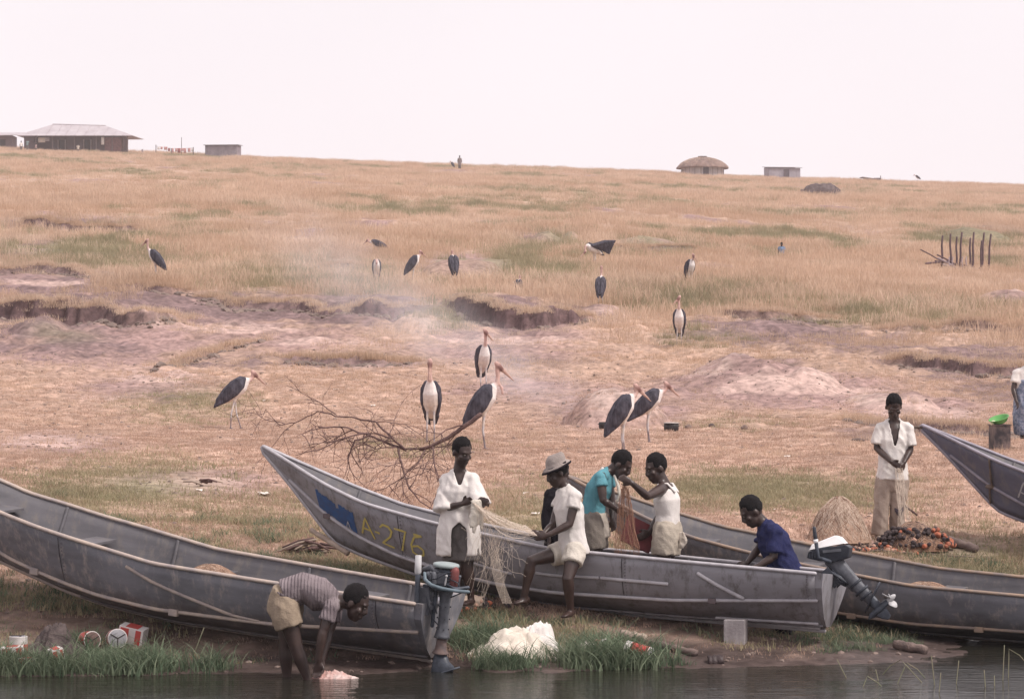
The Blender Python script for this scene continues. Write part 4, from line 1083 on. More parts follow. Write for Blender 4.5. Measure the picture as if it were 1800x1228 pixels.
# 2 man in hat sitting on the gunwale
p = Person('man in pale hat, white shirt and shorts sitting on the edge of the lettered boat', J3(29.45, dict(
    head=(979, 831, -.02), neck=(994, 856), shL=(988, 869, .15), shR=(1012, 872, -.13), elR=(1001, 921, -.2), wrR=(964, 940, -.26), handR=(944, 944, -.27), elL=(972, 922, .02), wrL=(955, 938, -.12), handL=(938, 937, -.16),
    pel=(1008, 962), hipL=(999, 967, .09), hipR=(1012, 967, -.10), knL=(934, 985, -.08), ankL=(921, 1049, -.05), toeL=(905, 1060, -.10), knR=(998, 1017, -.26), ankR=(1003, 1071, -.16), toeR=(990, 1083, -.28))), (-.86, -.22, -.42), 1.0)
p.top('shirt', white_c, sleeve=.42, hem=.07, loose=.026, flare=.012, fold=.008)
p.bottom('shorts', cream_c, frac=.46, loose=.014, flare=.010)
x, f, u = p.head_axes(); h = p.J['head'] + u * .012
u = (u - f * .25).normalized()
bm = bmesh.new(); lathe(bm, [(.150, .040), (.158, .046), (.150, .062), (.116, .080), (.112, .115), (.102, .150), (.076, .176), (.02, .184)], h - f * .01, (x, f, u), 26)
hat = bmobj('hat', bm, cloth('hat_pale', (.36, .31, .285), (.24, .20, .185)), p.root, True)
bm = bmesh.new(); lathe(bm, [(.117, .066), (.160, .036), (.170, .034), (.166, .046), (.120, .076)], h - f * .01, (x, f, u), 26); bmesh.ops.delete(bm, geom=[q for q in bm.faces if len(q.verts) > 4], context='FACES'); bmobj('hat_brim', bm, black_c, hat, True)
for v in hat.data.vertices: v.co += Vector((0, 0, .012)) * mnoise.noise(v.co * 14)
HATMAN = p

# 3 person in black behind the man in the hat
p = Person('person in black jacket half hidden behind the man in the pale hat', J3(30.45, dict(
    head=(985, 832), neck=(984, 858), shL=(966, 868, .0), shR=(1004, 868, .1), elL=(962, 905, -.04), wrL=(965, 940, -.1), elR=(1004, 908), wrR=(996, 935, -.12), pel=(985, 955), hipL=(975, 962), hipR=(996, 962), knL=(975, 1010, -.04), knR=(996, 1010, -.02), ankL=(975, 1058), ankR=(996, 1058))), (.5, -.6, -.3), .95, voxel=.013)
p.top('jacket', black_c, sleeve=1.7, hem=.10, loose=.02, flare=.01)
p.bottom('trousers', grey_c, frac=1.9)

# 4 man in turquoise shirt
p = Person('man in turquoise shirt bent over the net inside the lettered boat', J3(30.25, dict(
    head=(1092, 817, -.03), neck=(1066, 829, -.02), chest=(1053, 858), waist=(1044, 888), shR=(1056, 838, -.19), shL=(1068, 838, .17), elR=(1060, 879, -.26), wrR=(1081, 893, -.22), handR=(1093, 900, -.20), elL=(1076, 885, .12), wrL=(1076, 912, .0), handL=(1079, 926, -.03),
    pel=(1043, 912), hipR=(1041, 920, -.10), hipL=(1046, 920, .10), knR=(1046, 990, -.09), knL=(1050, 990, .09), ankR=(1040, 1055, -.08), ankL=(1052, 1055, .1))), (.80, -.22, -.55), 1.0)
p.top('shirt', turq_c, sleeve=.40, hem=-.02, loose=.016, flare=.006, fold=.007)
p.bottom('shorts', cloth('shorts_drab', (.22, .19, .165)), frac=.62, loose=.02)
bm = bmesh.new(); bm_chain(bm, [p.J['pel'] + Vector((0, 0, .07)), p.J['pel'] - Vector((0, 0, .05)), p.J['pel'] - Vector((-.02, 0, .20))], [(.165, .135), (.185, .155), (.195, .16)], p.hips, 20, False, False); blob('apron', bm, lin_c, p.root, .012, 2, p._disp(.010, 11, 4))
bm = bmesh.new(); nk = p.J['neck']; bm_chain(bm, [nk - p.up * .015, nk + p.up * .03], [.078, .070], p.shs, 16, False, False); blob('collar', bm, white_c, p.root, .009, 2)
bm = bmesh.new()
for q in (-.02, .02):
    a = nk + p.fwd * .10 + p.shs * q; bm_chain(bm, [a, a + Vector((.035, -.03, -.10)), a + Vector((.05, -.05, -.20)), a + Vector((.02, -.05, -.27))], [.018, .016, .016, .012], None, 8)
blob('neck_towel', bm, cream_c, p.root, .010, 2)

# 5 man in white singlet with raised arm
p = Person('man in white singlet lifting the brown net with one outstretched arm', J3(30.05, dict(
    head=(1153, 823, .0), neck=(1169, 851), chest=(1172, 878), waist=(1174, 905), shR=(1180, 860, .17), shL=(1160, 861, -.16), elL=(1138, 872, -.38), wrL=(1111, 849, -.47), handL=(1097, 841, -.48), elR=(1160, 905, .22), wrR=(1141, 935, .10), handR=(1128, 942, .05),
    pel=(1173, 932), hipR=(1176, 940, .10), hipL=(1169, 940, -.10), knR=(1172, 1000, .1), knL=(1166, 1000, -.10), ankR=(1176, 1062, .1), ankL=(1166, 1062, -.1))), (-.88, -.36, -.34), 1.03)
p.top('singlet', white_c, sleeve=0, hem=.02, loose=.010, flare=.008, fold=.006, neck_r=.085, shoulders=False, neck_drop=.035)
for s in (-1, 1):
    nn = p.J['neck']; sh = p.J['shR'] if s > 0 else p.J['shL']; q = lerp(nn, sh, .44)
    bm = bmesh.new(); bm_chain(bm, [lerp(p.J['chest'], q, .55) + p.fwd * .118, q + p.fwd * .050 + Vector((0, 0, .032)), q - p.fwd * .050 + Vector((0, 0, .032)), lerp(p.J['chest'], q, .55) - p.fwd * .118], [(.026, .012)] * 4, p.shs, 8); blob('shoulder_strap', bm, white_c, p.root, .009, 2)
p.bottom('shorts', stone_c, frac=.56, loose=.026, flare=.015, fold=.010)
bm = bmesh.new(); a = p.J['pel'] + Vector((.14, -.10, -.02)); bm_chain(bm, [a, a + Vector((.02, -.02, -.08)), a + Vector((.0, -.03, -.15))], [(.03, .012), (.05, .014), (.03, .01)], Vector((1, -.6, 0)), 10); blob('torn_pocket', bm, lin_c, p.root, .009, 2, p._disp(.008, 20, 1))
SINGLET = p

# 6 man in dark blue shirt
p = Person('man in dark blue shirt stooping over the stern of the lettered boat', J3(29.98, dict(
    head=(1321, 899, -.02), neck=(1343, 919), chest=(1359, 950), waist=(1371, 978), shR=(1352, 932, .16), shL=(1362, 934, -.17), elL=(1360, 978, -.20), wrL=(1333, 994, -.24), handL=(1320, 1003, -.25), elR=(1334, 962, .14), wrR=(1314, 988, .02), handR=(1304, 998, -.02),
    pel=(1382, 1008), hipR=(1378, 1015, .10), hipL=(1386, 1015, -.09), knR=(1376, 1070, .08), knL=(1384, 1072, -.12), ankR=(1390, 1124, .10), ankL=(1372, 1126, -.14), toeL=(1346, 1134, -.18), toeR=(1366, 1132, .05))), (-.80, -.18, -.58), 1.08)
p.top('shirt', blue_c, sleeve=.82, hem=.10, loose=.034, flare=.03, fold=.013)
p.bottom('trousers', cloth('trousers_dark', (.035, .03, .038)), frac=1.85, loose=.012)
p.shoes(cloth('shoe_black', (.02, .018, .02), rough=.6, bump=.1))

# 7 man in white shirt and khaki trousers
p = Person('man in open white shirt and khaki trousers standing between two piles of net', J3(35.2, dict(
    head=(1571, 715, -.04), neck=(1571, 740), shR=(1547, 753), shL=(1596, 753), elR=(1541, 787, -.02), wrR=(1566, 811, -.22), handR=(1580, 819, -.25), elL=(1600, 790, -.02), wrL=(1589, 812, -.22), handL=(1584, 826, -.26),
    pel=(1568, 838), hipR=(1556, 846), hipL=(1581, 846), knR=(1549, 892, -.03), knL=(1577, 890, -.02), ankR=(1545, 940), ankL=(1576, 934, .10))), (.03, -.80, -.60), 1.03)
nk = p.J['neck']
def vneck(co): return co.y < nk.y - .05 and abs(co.x - nk.x) < .008 + .060 * max(0, (co.z - (nk.z - .30)) / .30) and co.z > nk.z - .30
p.top('shirt', white_c, sleeve=.80, hem=.03, loose=.024, flare=.02, fold=.011, neck_r=.074, cut=vneck, sleeve_flare=.018)
p.bottom('trousers', khaki_c, frac=1.98, loose=.018, flare=.018, fold=.010)
kn = p.J['knL']; bm = bmesh.new(); bm_chain(bm, [kn + Vector((.01, -.060, .02)), kn + Vector((.015, -.070, -.05)), kn + Vector((.02, -.070, -.12))], [(.062, .014), (.058, .014), (.018, .008)], Vector((1, 0, 0)), 12); blob('knee_patch', bm, cloth('patch_slate', (.075, .06, .075)), p.root, .009, 1)
p.shoes(cloth('boot_pale', (.33, .27, .23)))
KHAKI = p

# 8 man bending in the water
p = Person('man in knitted top and tan shorts bending over in the shallow water', J3(26.95, dict(
    head=(625, 1059, -.06), neck=(592, 1056, -.02), chest=(562, 1044), waist=(533, 1032), shL=(590, 1066, .15), shR=(582, 1068, -.17), elR=(567, 1112, -.22), wrR=(560, 1160, -.20), handR=(557, 1190, -.18), elL=(578, 1112, .12), wrL=(566, 1158, .04), handL=(560, 1188, .0),
    pel=(502, 1047), down=(490, 1066), hipL=(507, 1062, .11), hipR=(498, 1064, -.10), knR=(521, 1136, -.10), knL=(502, 1136, .14), ankR=(545, 1204, -.08), ankL=(505, 1198, .16))), (.84, -.20, -.52), 1.12)
p.top('knitted_top', knit_c, sleeve=.52, hem=-.015, loose=.028, flare=.008, fold=.006)
p.bottom('shorts', tan_c, frac=.50, loose=.020, flare=.02, top=.06)

# 9 woman at the edge of the picture with wrapped cloth
wrap_c = mat('wrap_cloth', (.16, .19, .27), rough=.9, color2=(.30, .32, .40), scale=26, bump=.3, spec=.1, contrast=(.45, .55))
p = Person('woman in white blouse and blue patterned wrap beside the tin drum', J3(45.5, dict(
    head=(1814, 626, -.03), neck=(1805, 648), shR=(1787, 655), shL=(1822, 655), elR=(1781, 684, -.06), wrR=(1787, 706, -.16), elL=(1828, 686), wrL=(1812, 704, -.14), pel=(1803, 716), hipR=(1796, 722), hipL=(1811, 722), knR=(1795, 742, -.03), knL=(1810, 742), ankR=(1796, 763), ankL=(1811, 764))), (-.4, -.7, -.5), .95, voxel=.016)
p.top('blouse', white_c, sleeve=.6, hem=.02, loose=.02, voxel=.015)
bm = bmesh.new(); bm_chain(bm, [p.J['chest'] + Vector((.03, 0, .02)), p.J['pel'], lerp(p.J['knL'], p.J['knR'], .5), lerp(p.J['ankL'], p.J['ankR'], .5) + Vector((0, 0, .02))], [(.17, .14), (.20, .165), (.19, .16), (.175, .15)], Vector((1, 0, 0)), 20, False, False); blob('wrap', bm, wrap_c, p.root, .016, 2, p._disp(.016, 8, 2))

# small figures on the hill
def standing(px, d, h, yaw, label, topm, botm, sleeve=.6, frac=1.9, hem=.08, dz=0.0, sit=False, drop=None):
    k = h / 1.75; b = G(px, d, dz); c, s = math.cos(yaw), math.sin(yaw)
    def q(x, y, z): return b + Vector((c * x - s * y, s * x + c * y, z)) * k       # y forward
    J = dict(head=q(0, .03, 1.62), neck=q(0, 0, 1.44), shL=q(-.19, 0, 1.38), shR=q(.19, 0, 1.38), elL=q(-.25, -.02, 1.10), elR=q(.25, -.02, 1.10), wrL=q(-.24, .08, .85), wrR=q(.24, .08, .85), pel=q(0, 0, .95), hipL=q(-.09, 0, .90), hipR=q(.09, 0, .90), knL=q(-.10, .03, .49), knR=q(.10, .01, .49), ankL=q(-.10, 0, .08), ankR=q(.10, -.03, .08))
    if sit: J.update(knL=q(-.12, .42, .92), knR=q(.12, .42, .92), ankL=q(-.12, .40, .5), ankR=q(.12, .40, .5))
    f = Vector((-s, c, -.1))
    p = Person(label, J, f, k, voxel=.03 * k)
    p.top('shirt', topm, sleeve=sleeve, hem=hem, loose=.03, voxel=.03 * k, fold=.01); p.bottom('trousers', botm, frac=frac, voxel=.03 * k)
    return p
standing(808, 372, 1.75, R(170), 'person in long drab coat standing on the skyline', cloth('coat_drab', (.22, .18, .18)), grey_c, 1.6, 1.9, .45)
standing(1374, 131, 1.05, R(175), 'child in blue shirt standing in the tall grass', cloth('shirt_sky', (.17, .24, .36)), grey_c, .6, 1.2, dz=-.30)
standing(48, 396, 1.75, R(150), 'person in pale headcloth standing before the long house', cloth('shirt_teal', (.20, .27, .27)), grey_c, .6, 1.8, dz=.1)
standing(37, 393, 1.45, R(200), 'person in white top near the dark end of the long house', white_c, grey_c, .6, 1.8, dz=-.1)
standing(63, 393, 1.3, R(120), 'person in pinkish shirt beside the long house wall', cloth('shirt_pink', (.5, .36, .35)), grey_c, .6, 1.8, dz=-.1)
standing(137, 398, 1.45, R(180), 'person in pale shirt in front of the house door', lin_c, grey_c, .6, 1.8, dz=-.15)
# ------------------------------------------------------------ marabou storks
STORKM = mat('stork_plumage', (.5, .5, .5), rough=.85, var=.12, scale=18, bump=.25, bscale=45, spec=.2, attr='tint')
WINGM = mat('stork_wing', (.085, .078, .10), rough=.75, color2=(.026, .023, .034), scale=16, bump=.7, bscale=30, stretch=(1, 1, .35), spec=.25)
WHITE, CREAM, PINK, BROWN, BILL, LEGC, LEGD, DARK = (.72, .66, .64), (.64, .55, .49), (.54, .35, .31), (.19, .10, .09), (.45, .29, .24), (.50, .46, .47), (.22, .18, .19), (.05, .045, .06)

def make_stork(label, px, d, yaw, scale=1.0, neck='tall', turn=0.0, dz=0.0, stride=0.0, spread=False, pouch=False, pitch=0.0, group='marabou storks on the landing and the hillside', voxel=None, bill_down=0.0):
    root = empty('marabou_stork', G(px, d, dz), yaw, label, 'stork', group); root.scale = (scale,) * 3
    vx = voxel or (.014 if d < 70 else .022)
    V = Vector; bm = bmesh.new(); tags = []
    def ch(pts, rad, cols, side=V((0, 1, 0)), seg=12, **kw):
        bm_chain(bm, pts, rad, side, seg, **kw)
        for p, r, c in zip(pts, rad, cols): tags.append((p, max(r) if isinstance(r, tuple) else r, c))
    pm = Matrix.Rotation(pitch, 3, 'Y')
    hip = V((0, 0, .62))
    def b(x, y, z): return hip + pm @ (V((x, y, z)) - hip)
    # trunk
    ch([b(-.27, 0, .40), b(-.17, 0, .50), b(-.03, 0, .66), b(.08, 0, .82), b(.13, 0, .94)], [(.04, .025), (.09, .07), (.145, .12), (.135, .115), (.085, .075)], [DARK, CREAM, CREAM, WHITE, WHITE])
    nb = b(.13, 0, .96)
    if neck == 'tall': N = [nb, b(.20, 0, 1.03), b(.215, 0, 1.13), b(.205, 0, 1.23)]; hd = b(.225, 0, 1.29)
    elif neck == 'hunch': N = [nb, b(.21, 0, .99), b(.235, 0, 1.04), b(.225, 0, 1.08)]; hd = b(.25, 0, 1.115)
    else: N = [nb, b(.24, 0, .96), b(.30, 0, .90), b(.33, 0, .84)]; hd = b(.35, 0, .80)
    tr = Matrix.Rotation(turn, 3, 'Z')
    fw = tr @ V((.72, 0, -.69 - bill_down)).normalized()
    ch(N + [hd - fw * .02], [.062, .042, .034, .036, .040], [WHITE, PINK, PINK, PINK, PINK])
    tags.append((nb + V((-.05, 0, .0)), .09, WHITE))
    ch([hd - fw * .045 + V((0, 0, .012)), hd, hd + fw * .05], [.038, .048, .037], [PINK, BROWN, BROWN])
    ch([hd + fw * .04, hd + fw * .12, hd + fw * .24, hd + fw * .335], [(.026, .038), (.022, .032), (.015, .021), (.006, .007)], [BROWN, BILL, BILL, BILL], tr @ V((0, 1, 0)), 10)
    if pouch: ch([b(.235, 0, 1.02), b(.275, 0, .95), b(.285, 0, .87)], [.018, .026, .020], [PINK, PINK, PINK], seg=8)
    # legs
    for s in (-1, 1):
        st = stride * s
        h0 = V((0, s * .055, .58)); kn = V((-.02 + st * .5, s * .06, .30)); ft = V((.015 + st, s * .06, .018))
        ch([V((-.01, s * .06, .66)), h0, lerp(h0, kn, .3), kn], [.062, .046, .021, .019], [CREAM, CREAM, LEGC, LEGC], seg=10)
        ch([kn, lerp(kn, ft, .5), ft], [.019, .015, .016], [LEGC, LEGD, LEGD], seg=8)
        for a in (-.5, 0, .5, 3.14):
            L = .11 if a != 3.14 else .05
            ch([ft, ft + V((math.cos(a) * L, math.sin(a) * L, -.010))], [.011, .006], [LEGD, LEGD], seg=6)
    o = blob('body', bm, STORKM, root, vx, 2)
    me = o.data; n = len(me.vertices); co = np.empty(n * 3); me.vertices.foreach_get('co', co); co = co.reshape(-1, 3)
    tp = np.array([t[0] for t in tags]); trd = np.array([t[1] for t in tags]); tc = np.array([t[2] for t in tags])
    w = 1.0 / (np.linalg.norm(co[:, None] - tp[None], axis=2) / (trd[None] + .02)) ** 5
    col = (w[:, :, None] * tc[None]).sum(1) / w.sum(1)[:, None]
    at = me.attributes.new('tint', 'FLOAT_COLOR', 'POINT'); at.data.foreach_set('color', np.concatenate([col, np.ones((n, 1))], 1).ravel())
    # folded wings, overlapping on the back
    for s in (-1, 1):
        if spread and s == 1: continue
        bm = bmesh.new()
        bm_chain(bm, [b(.085, s * .075, .985), b(.03, s * .125, .88), b(-.07, s * .135, .72), b(-.19, s * .10, .54), b(-.285, s * .055, .40), b(-.33, s * .03, .32)], [(.045, .035), (.115, .048), (.135, .05), (.105, .045), (.055, .028), (.018, .012)], [V((.8, 0, -.55))] * 6, 14)
        bm_chain(bm, [b(.02, s * .05, .97), b(-.08, s * .06, .84), b(-.20, s * .05, .66), b(-.31, s * .03, .46)], [.05, .075, .065, .03], V((0, 1, 0)), 12)
        for q in range(4):
            bm_chain(bm, [b(-.20, s * (.085 + .012 * q), .60 - .05 * q), b(-.30 - .01 * q, s * (.05 + .006 * q), .42 - .03 * q), b(-.345 + .01 * q, s * .03, .30 + .012 * q)], [(.03, .012), (.026, .012), (.008, .006)], V((.8, 0, -.55)), 8)
        blob('wing', bm, WINGM, root, vx, 1)
    if spread:
        Vv, Fs = [], []
        bm = bmesh.new()
        for q in range(8):
            a = q / 7
            p0 = b(.06 - .12 * a, .10, .92 - .12 * a); tip = b(-.70 + .36 * a, .50 - .16 * a, .70 - .34 * a)
            bm_chain(bm, [p0, lerp(p0, tip, .55) + V((0, 0, .05)), tip], [(.08, .025), (.085, .02), (.04, .012)], V((1, 0, -.6)), 8)
        blob('wing', bm, WINGM, root, .02, 1)
    return root
def D(px, py): return dist_at(px, py)
make_stork('marabou stork walking right, alone beyond the bow of the lettered boat', 413, D(413, 753), R(8), .98, 'hunch', stride=.10, pitch=R(14))
make_stork('marabou stork facing the water, directly above the fallen branch', 757, D(757, 778), R(-93), 1.0, 'tall', pitch=R(-6), bill_down=.9)
make_stork('tall marabou stork in profile with hanging throat pouch, nearest the man in the robe', 851, D(853, 791), R(4), 1.02, 'tall', pouch=True)
make_stork('marabou stork facing the water, right behind the one with the throat pouch', 850, D(850, 692), R(-78), 1.02, 'tall', turn=R(40))
make_stork('hunched marabou stork with big dark wings, nearer of the pair by the earth mound', 1096, D(1096, 797), R(10), .93, 'hunch', pitch=R(-2))
make_stork('hunched marabou stork, farther of the pair beside the cooking pot', 1140, D(1140, 778), R(4), .92, 'hunch', pitch=R(12))
make_stork('marabou stork facing left, alone on the left of the eroded slope', 273, D(273, 499), R(172), 1.10, 'tall', pitch=R(4), dz=.05)
make_stork('marabou stork in right profile standing on one patch of bank beside the sandy mound', 727, D(727, 508), R(10), 1.0, 'hunch', dz=.05)
make_stork('marabou stork seen from behind against the sandy mound', 797, D(797, 512), R(100), 1.02, 'hunch', dz=.0)
make_stork('white fronted marabou stork with lowered head, left of the sandy mound', 662, D(662, 502), R(-88), .9, 'low', dz=-.10, pitch=R(-10))
make_stork('marabou stork crouching with neck stretched left in the high grass', 665, D(665, 444), R(170), 1.0, 'hunch', dz=-.34, pitch=R(34))
make_stork('small looking marabou stork sitting on the grass above the dark bank', 911, D(911, 519), R(75), .85, 'hunch', dz=-.42)
make_stork('marabou stork preening with one wing spread out', 1045, D(1045, 470), R(-150), 1.12, 'low', spread=True, pitch=R(28))
make_stork('marabou stork seen from behind with raised neck, at the end of the dark bank', 1056, D(1056, 550), R(82), .98, 'tall', dz=-.12)
make_stork('marabou stork facing left of the water, highest up the slope among the standing ones', 1214, D(1214, 507), R(-60), 1.0, 'hunch', pitch=R(-8))
make_stork('marabou stork facing the water, alone above the pink earth mound', 1194, D(1194, 612), R(-96), 1.02, 'tall', turn=R(-55), pitch=R(-6))
make_stork('tiny marabou stork on the skyline beside the person in the drab coat', 795, 370, R(150), 1.05, 'hunch', voxel=.03)
make_stork('tiny marabou stork alone on the skyline', 1613, 395, R(170), 1.15, 'hunch', pitch=R(18), voxel=.03, dz=.25)
# ------------------------------------------------------------ things on the landing
NETM = mat('net_tan', (.44, .30, .225), rough=.95, color2=(.32, .205, .15), scale=9, bump=.9, bscale=50)
NETL = mat('net_pale', (.56, .44, .36), rough=.95, color2=(.42, .32, .25), scale=9)
NETB = mat('net_brown', (.24, .135, .085), rough=.95, color2=(.15, .085, .06), scale=9)
ORNG = mat('float_orange', (.44, .13, .07), rough=.85, color2=(.30, .13, .09), scale=14, bump=.3); FDRK = mat('float_dark', (.045, .034, .036), rough=.9, color2=(.07, .05, .05), scale=14, bump=.3); FPAL = mat('float_pale', (.55, .34, .26), rough=.85, color2=(.42, .24, .18), scale=14)
rr = random.Random(5)

def strands_on(name, root, fn, n, rad, m, seg=9):
    """loose fibres lying over a surface fn(theta, t) -> point"""
    lines = []
    for _ in range(n):
        th = rr.uniform(0, 6.283); t0 = rr.uniform(0, .5); t1 = min(1, t0 + rr.uniform(.25, .7)); dth = rr.uniform(-.5, .5)
        lines.append(([fn(th + dth * i / seg + .08 * math.sin(i * 1.7 + th * 9), t0 + (t1 - t0) * i / seg) for i in range(seg + 1)], rad))
    return tag(tubes(name, lines, m, root, 3), kind='stuff')

def net_heap(label, base, r, h, ry=None, mats=(NETM, NETL, NETB), sharp=.8, dense=110, seed=1.0):
    root = empty('net_heap', base, 0, label, 'fishing net', 'heaps of fishing net'); ry = ry or r
    def fn(th, t, off=.006):
        k = (t ** sharp); q = 1 + .10 * mnoise.noise(Vector((math.cos(th) * 2, math.sin(th) * 2, t * 2 + seed))) + .05 * mnoise.noise(Vector((math.cos(th) * 7, math.sin(th) * 7, t * 5 + seed)))
        return Vector((math.cos(th) * r * k * q, math.sin(th) * ry * k * q, h * (1 - t ** 1.7) * (1 + .06 * math.sin(3 * th)) + off))
    V, Fs = [], []; NT, NR = 48, 16
    for j in range(NR + 1):
        for i in range(NT): V.append(fn(2 * math.pi * i / NT, max(j / NR, .02), 0) + Vector((0, 0, -.03 if j == NR else 0)))
    for j in range(NR):
        for i in range(NT): Fs.append((j * NT + i, (j + 1) * NT + i, (j + 1) * NT + (i + 1) % NT, j * NT + (i + 1) % NT))
    Fs.append(tuple(range(NT)))
    pyobj('heap', V, Fs, mats[0], root, True)
    strands_on('loose_strands', root, fn, dense * 4, .0026, mats[1]); strands_on('loose_strands', root, fn, dense * 2, .0026, mats[2])
    return root

def float_mesh():
    bm = bmesh.new(); lathe(bm, [(.010, -.026), (.026, -.026), (.029, -.018), (.029, .018), (.026, .026), (.010, .026)], (0, 0, 0), None, 10)
    bmesh.ops.recalc_face_normals(bm, faces=bm.faces); me = bpy.data.meshes.new('float'); bm.to_mesh(me); bm.free()
    out = {}
    for nm, m in (('o', ORNG), ('d', FDRK), ('p', FPAL)):
        c = me.copy(); c.materials.append(m); c.polygons.foreach_set('use_smooth', np.ones(len(c.polygons), dtype=bool)); out[nm] = c
    return out
FLT = float_mesh()
def floats(root, spots):
    for (p, kind, s) in spots:
        o = bpy.data.objects.new('float', FLT[kind]); COL.objects.link(o); o.parent = root; o.location = p
        o.rotation_euler = (rr.uniform(0, 3.1), rr.uniform(0, 3.1), rr.uniform(0, 3.1)); o.scale = (s,) * 3

# two heaps by the man in khaki
d0 = dist_at(1475, 950); net_heap('tall cone of tan fishing net between the motor and the man in khaki trousers', G(1475, d0, -.01), .40, .50, .34, seed=3.0, dense=150)
d1 = dist_at(1605, 962); rt = net_heap('low heap of brown net and floats at the feet of the man in khaki', G(1606, d1, -.01), .44, .30, .36, (NETB, NETM, FDRK), .9, 90, 8.0)
sp = []
for i in range(95):
    th = rr.uniform(math.pi * 1.0, math.pi * 2.05); t = rr.uniform(.45, 1.0)
    h = .30 * (1 - t ** 1.7); x, y = math.cos(th) * .46 * t ** .9, math.sin(th) * .38 * t ** .9
    kind = 'o' if (x > .18 and rr.random() < .38) or rr.random() < .10 else ('p' if rr.random() < .06 else 'd')
    sp.append((Vector((x * 1.12, y, h + .015)), kind, rr.uniform(.65, 1.05)))
floats(rt, sp)
sp = []; d2 = dist_at(1540, 968); b0 = G(1540, d2); line = empty('float_line', b0, 0, 'line of orange and dark floats strung along the ground before the net heaps', 'fishing net', 'heaps of fishing net')
for i in range(58):
    x = rr.uniform(-.36, .50) if i > 22 else -.34 + .8 * i / 22; y = rr.gauss(0, .12) if i > 22 else -.10 + .04 * math.sin(i)
    sp.append((Vector((x, y, gz(b0.x + x, b0.y + y) - b0.z + .02)), 'o' if rr.random() < .38 else ('p' if rr.random() < .25 else 'd'), rr.uniform(.6, .95)))
floats(line, sp)
tubes('head_rope', [([Vector((-.4 + .12 * i, -.14 + .05 * math.sin(i * .9), gz(b0.x - .4 + .12 * i, b0.y - .14) - b0.z + .02)) for i in range(14)], .009)], ropem, line, 6, True)
# floats by the robe man
d3 = dist_at(838, 1066); b0 = G(838, d3); pile = empty('float_pile', b0, 0, 'small pile of orange and dark floats at the feet of the man in the robe', 'fishing net', 'heaps of fishing net')
sp = []
for i in range(64):
    x, y = rr.gauss(0, .13), rr.gauss(0, .08); h = .09 * math.exp(-(x / .2) ** 2 - (y / .12) ** 2)
    sp.append((Vector((x, y, gz(b0.x + x, b0.y + y) - b0.z + .02 + h * rr.random())), rr.choice('oddpdd'), rr.uniform(.7, 1.05)))
floats(pile, sp)
bm = bmesh.new(); bm_ell(bm, (-.06, 0, .04), (.18, .11, .09)); blob('net_bundle', bm, NETL, pile, .015, 2, lambda co: .02 * mnoise.noise(co * 14))

# net stretched from the robe man's hands to the man in the hat
def hanging(name, label, lines, m, loc, cat='fishing net', group='nets in the hands of the men'):
    o = tubes(name, [([p - loc for p in pts], r) for pts, r in lines], m, None, 3); o.location = loc
    return tag(o, label, cat, group)
ln = []
A = [P(826 + 1.2 * i, 879 + 1.0 * i, 29.2 - .01 * i) for i in range(18)]; Bq = [P(945 - 1.2 * i, 941 - 1.1 * i, 29.15 + .01 * i) for i in range(18)]
for i in range(60):
    a = A[rr.randrange(18)]; b = Bq[rr.randrange(18)]; sag = rr.uniform(.0, .16)
    ln.append(([a.lerp(b, t / 10) + Vector((0, rr.uniform(-.01, .01), -sag * 4 * (t / 10) * (1 - t / 10) + rr.uniform(-.006, .006))) for t in range(11)], .0013))
for i in range(46):
    a = A[rr.randrange(18)].lerp(Bq[rr.randrange(18)], rr.random() ** 1.5 * .75); px = 855 + rr.gauss(0, 22); py = rr.uniform(985, 1060)
    b = P(px, py, 29.15)
    ln.append(([a.lerp(b, t / 9) + Vector((.05 * math.sin(t * .8 + i) * (t / 9) * (1 - t / 9) * 2, rr.uniform(-.01, .01), .03 * math.sin(t + i))) for t in range(10)], .0011))
for i in range(40):
    a = P(842 + rr.uniform(0, 60), rr.uniform(900, 1030), 29.16); b = a + Vector((rr.uniform(-.25, .3), rr.uniform(-.03, .03), rr.uniform(-.2, .2)))
    ln.append(([a.lerp(b, t / 5) + Vector((0, 0, rr.uniform(-.015, .015))) for t in range(6)], .0010))
for i in range(9):
    a = P(866 + i * 1.6, 935, 29.16); b = P(884 + 2 * i, 1060, 29.1)
    ln.append(([a.lerp(b, t / 8) + Vector((-.06 * math.sin(math.pi * t / 8), 0, 0)) for t in range(9)], .0016))
hanging('fishing_net', 'pale net stretched between the man in the robe and the man in the hat', ln, mat('net_thread_pale', (.60, .50, .42), rough=.9), P(880, 960, 29.15))
ln = []
top = P(1101, 846, 29.6)
for i in range(60):
    u = rr.uniform(-1, 1); b = P(1100 + 24 * u, 970 + rr.uniform(-10, 8), 29.62 + rr.uniform(-.03, .03)); t0 = P(1098 + 6 * u, 850 + abs(u) * 10, 29.6)
    ln.append(([t0.lerp(b, t / 8) + Vector((.012 * math.sin(t * 1.3 + i), 0, 0)) for t in range(9)], .0016))
for i in range(60):
    py = rr.uniform(880, 965); w = 3 + 22 * (py - 850) / 115; u = rr.uniform(-1, .7)
    a = P(1100 + w * u, py, 29.61); b = P(1100 + w * (u + .3), py + rr.uniform(-8, 8), 29.61); ln.append(([a, a.lerp(b, .5) + Vector((0, 0, -.012)), b], .0012))
hanging('fishing_net', 'brown net lifted by the man in the white singlet', ln, mat('net_thread_brown', (.34, .19, .13), rough=.9), P(1100, 910, 29.6))
ln = []
for i in range(34):
    u = rr.uniform(-1, 1); a = P(1580 + 5 * u, 822, 34.9); b = P(1592 + 14 * u, 935 + rr.uniform(0, 14), 34.75)
    ln.append(([a.lerp(b, t / 8) + Vector((.02 * math.sin(t * .9 + i), 0, 0)) for t in range(9)], .0014))
hanging('fishing_net', 'thin net hanging from the hands of the man in khaki trousers', ln, mat('net_thread_pale', (.60, .50, .42)), P(1585, 880, 34.85))

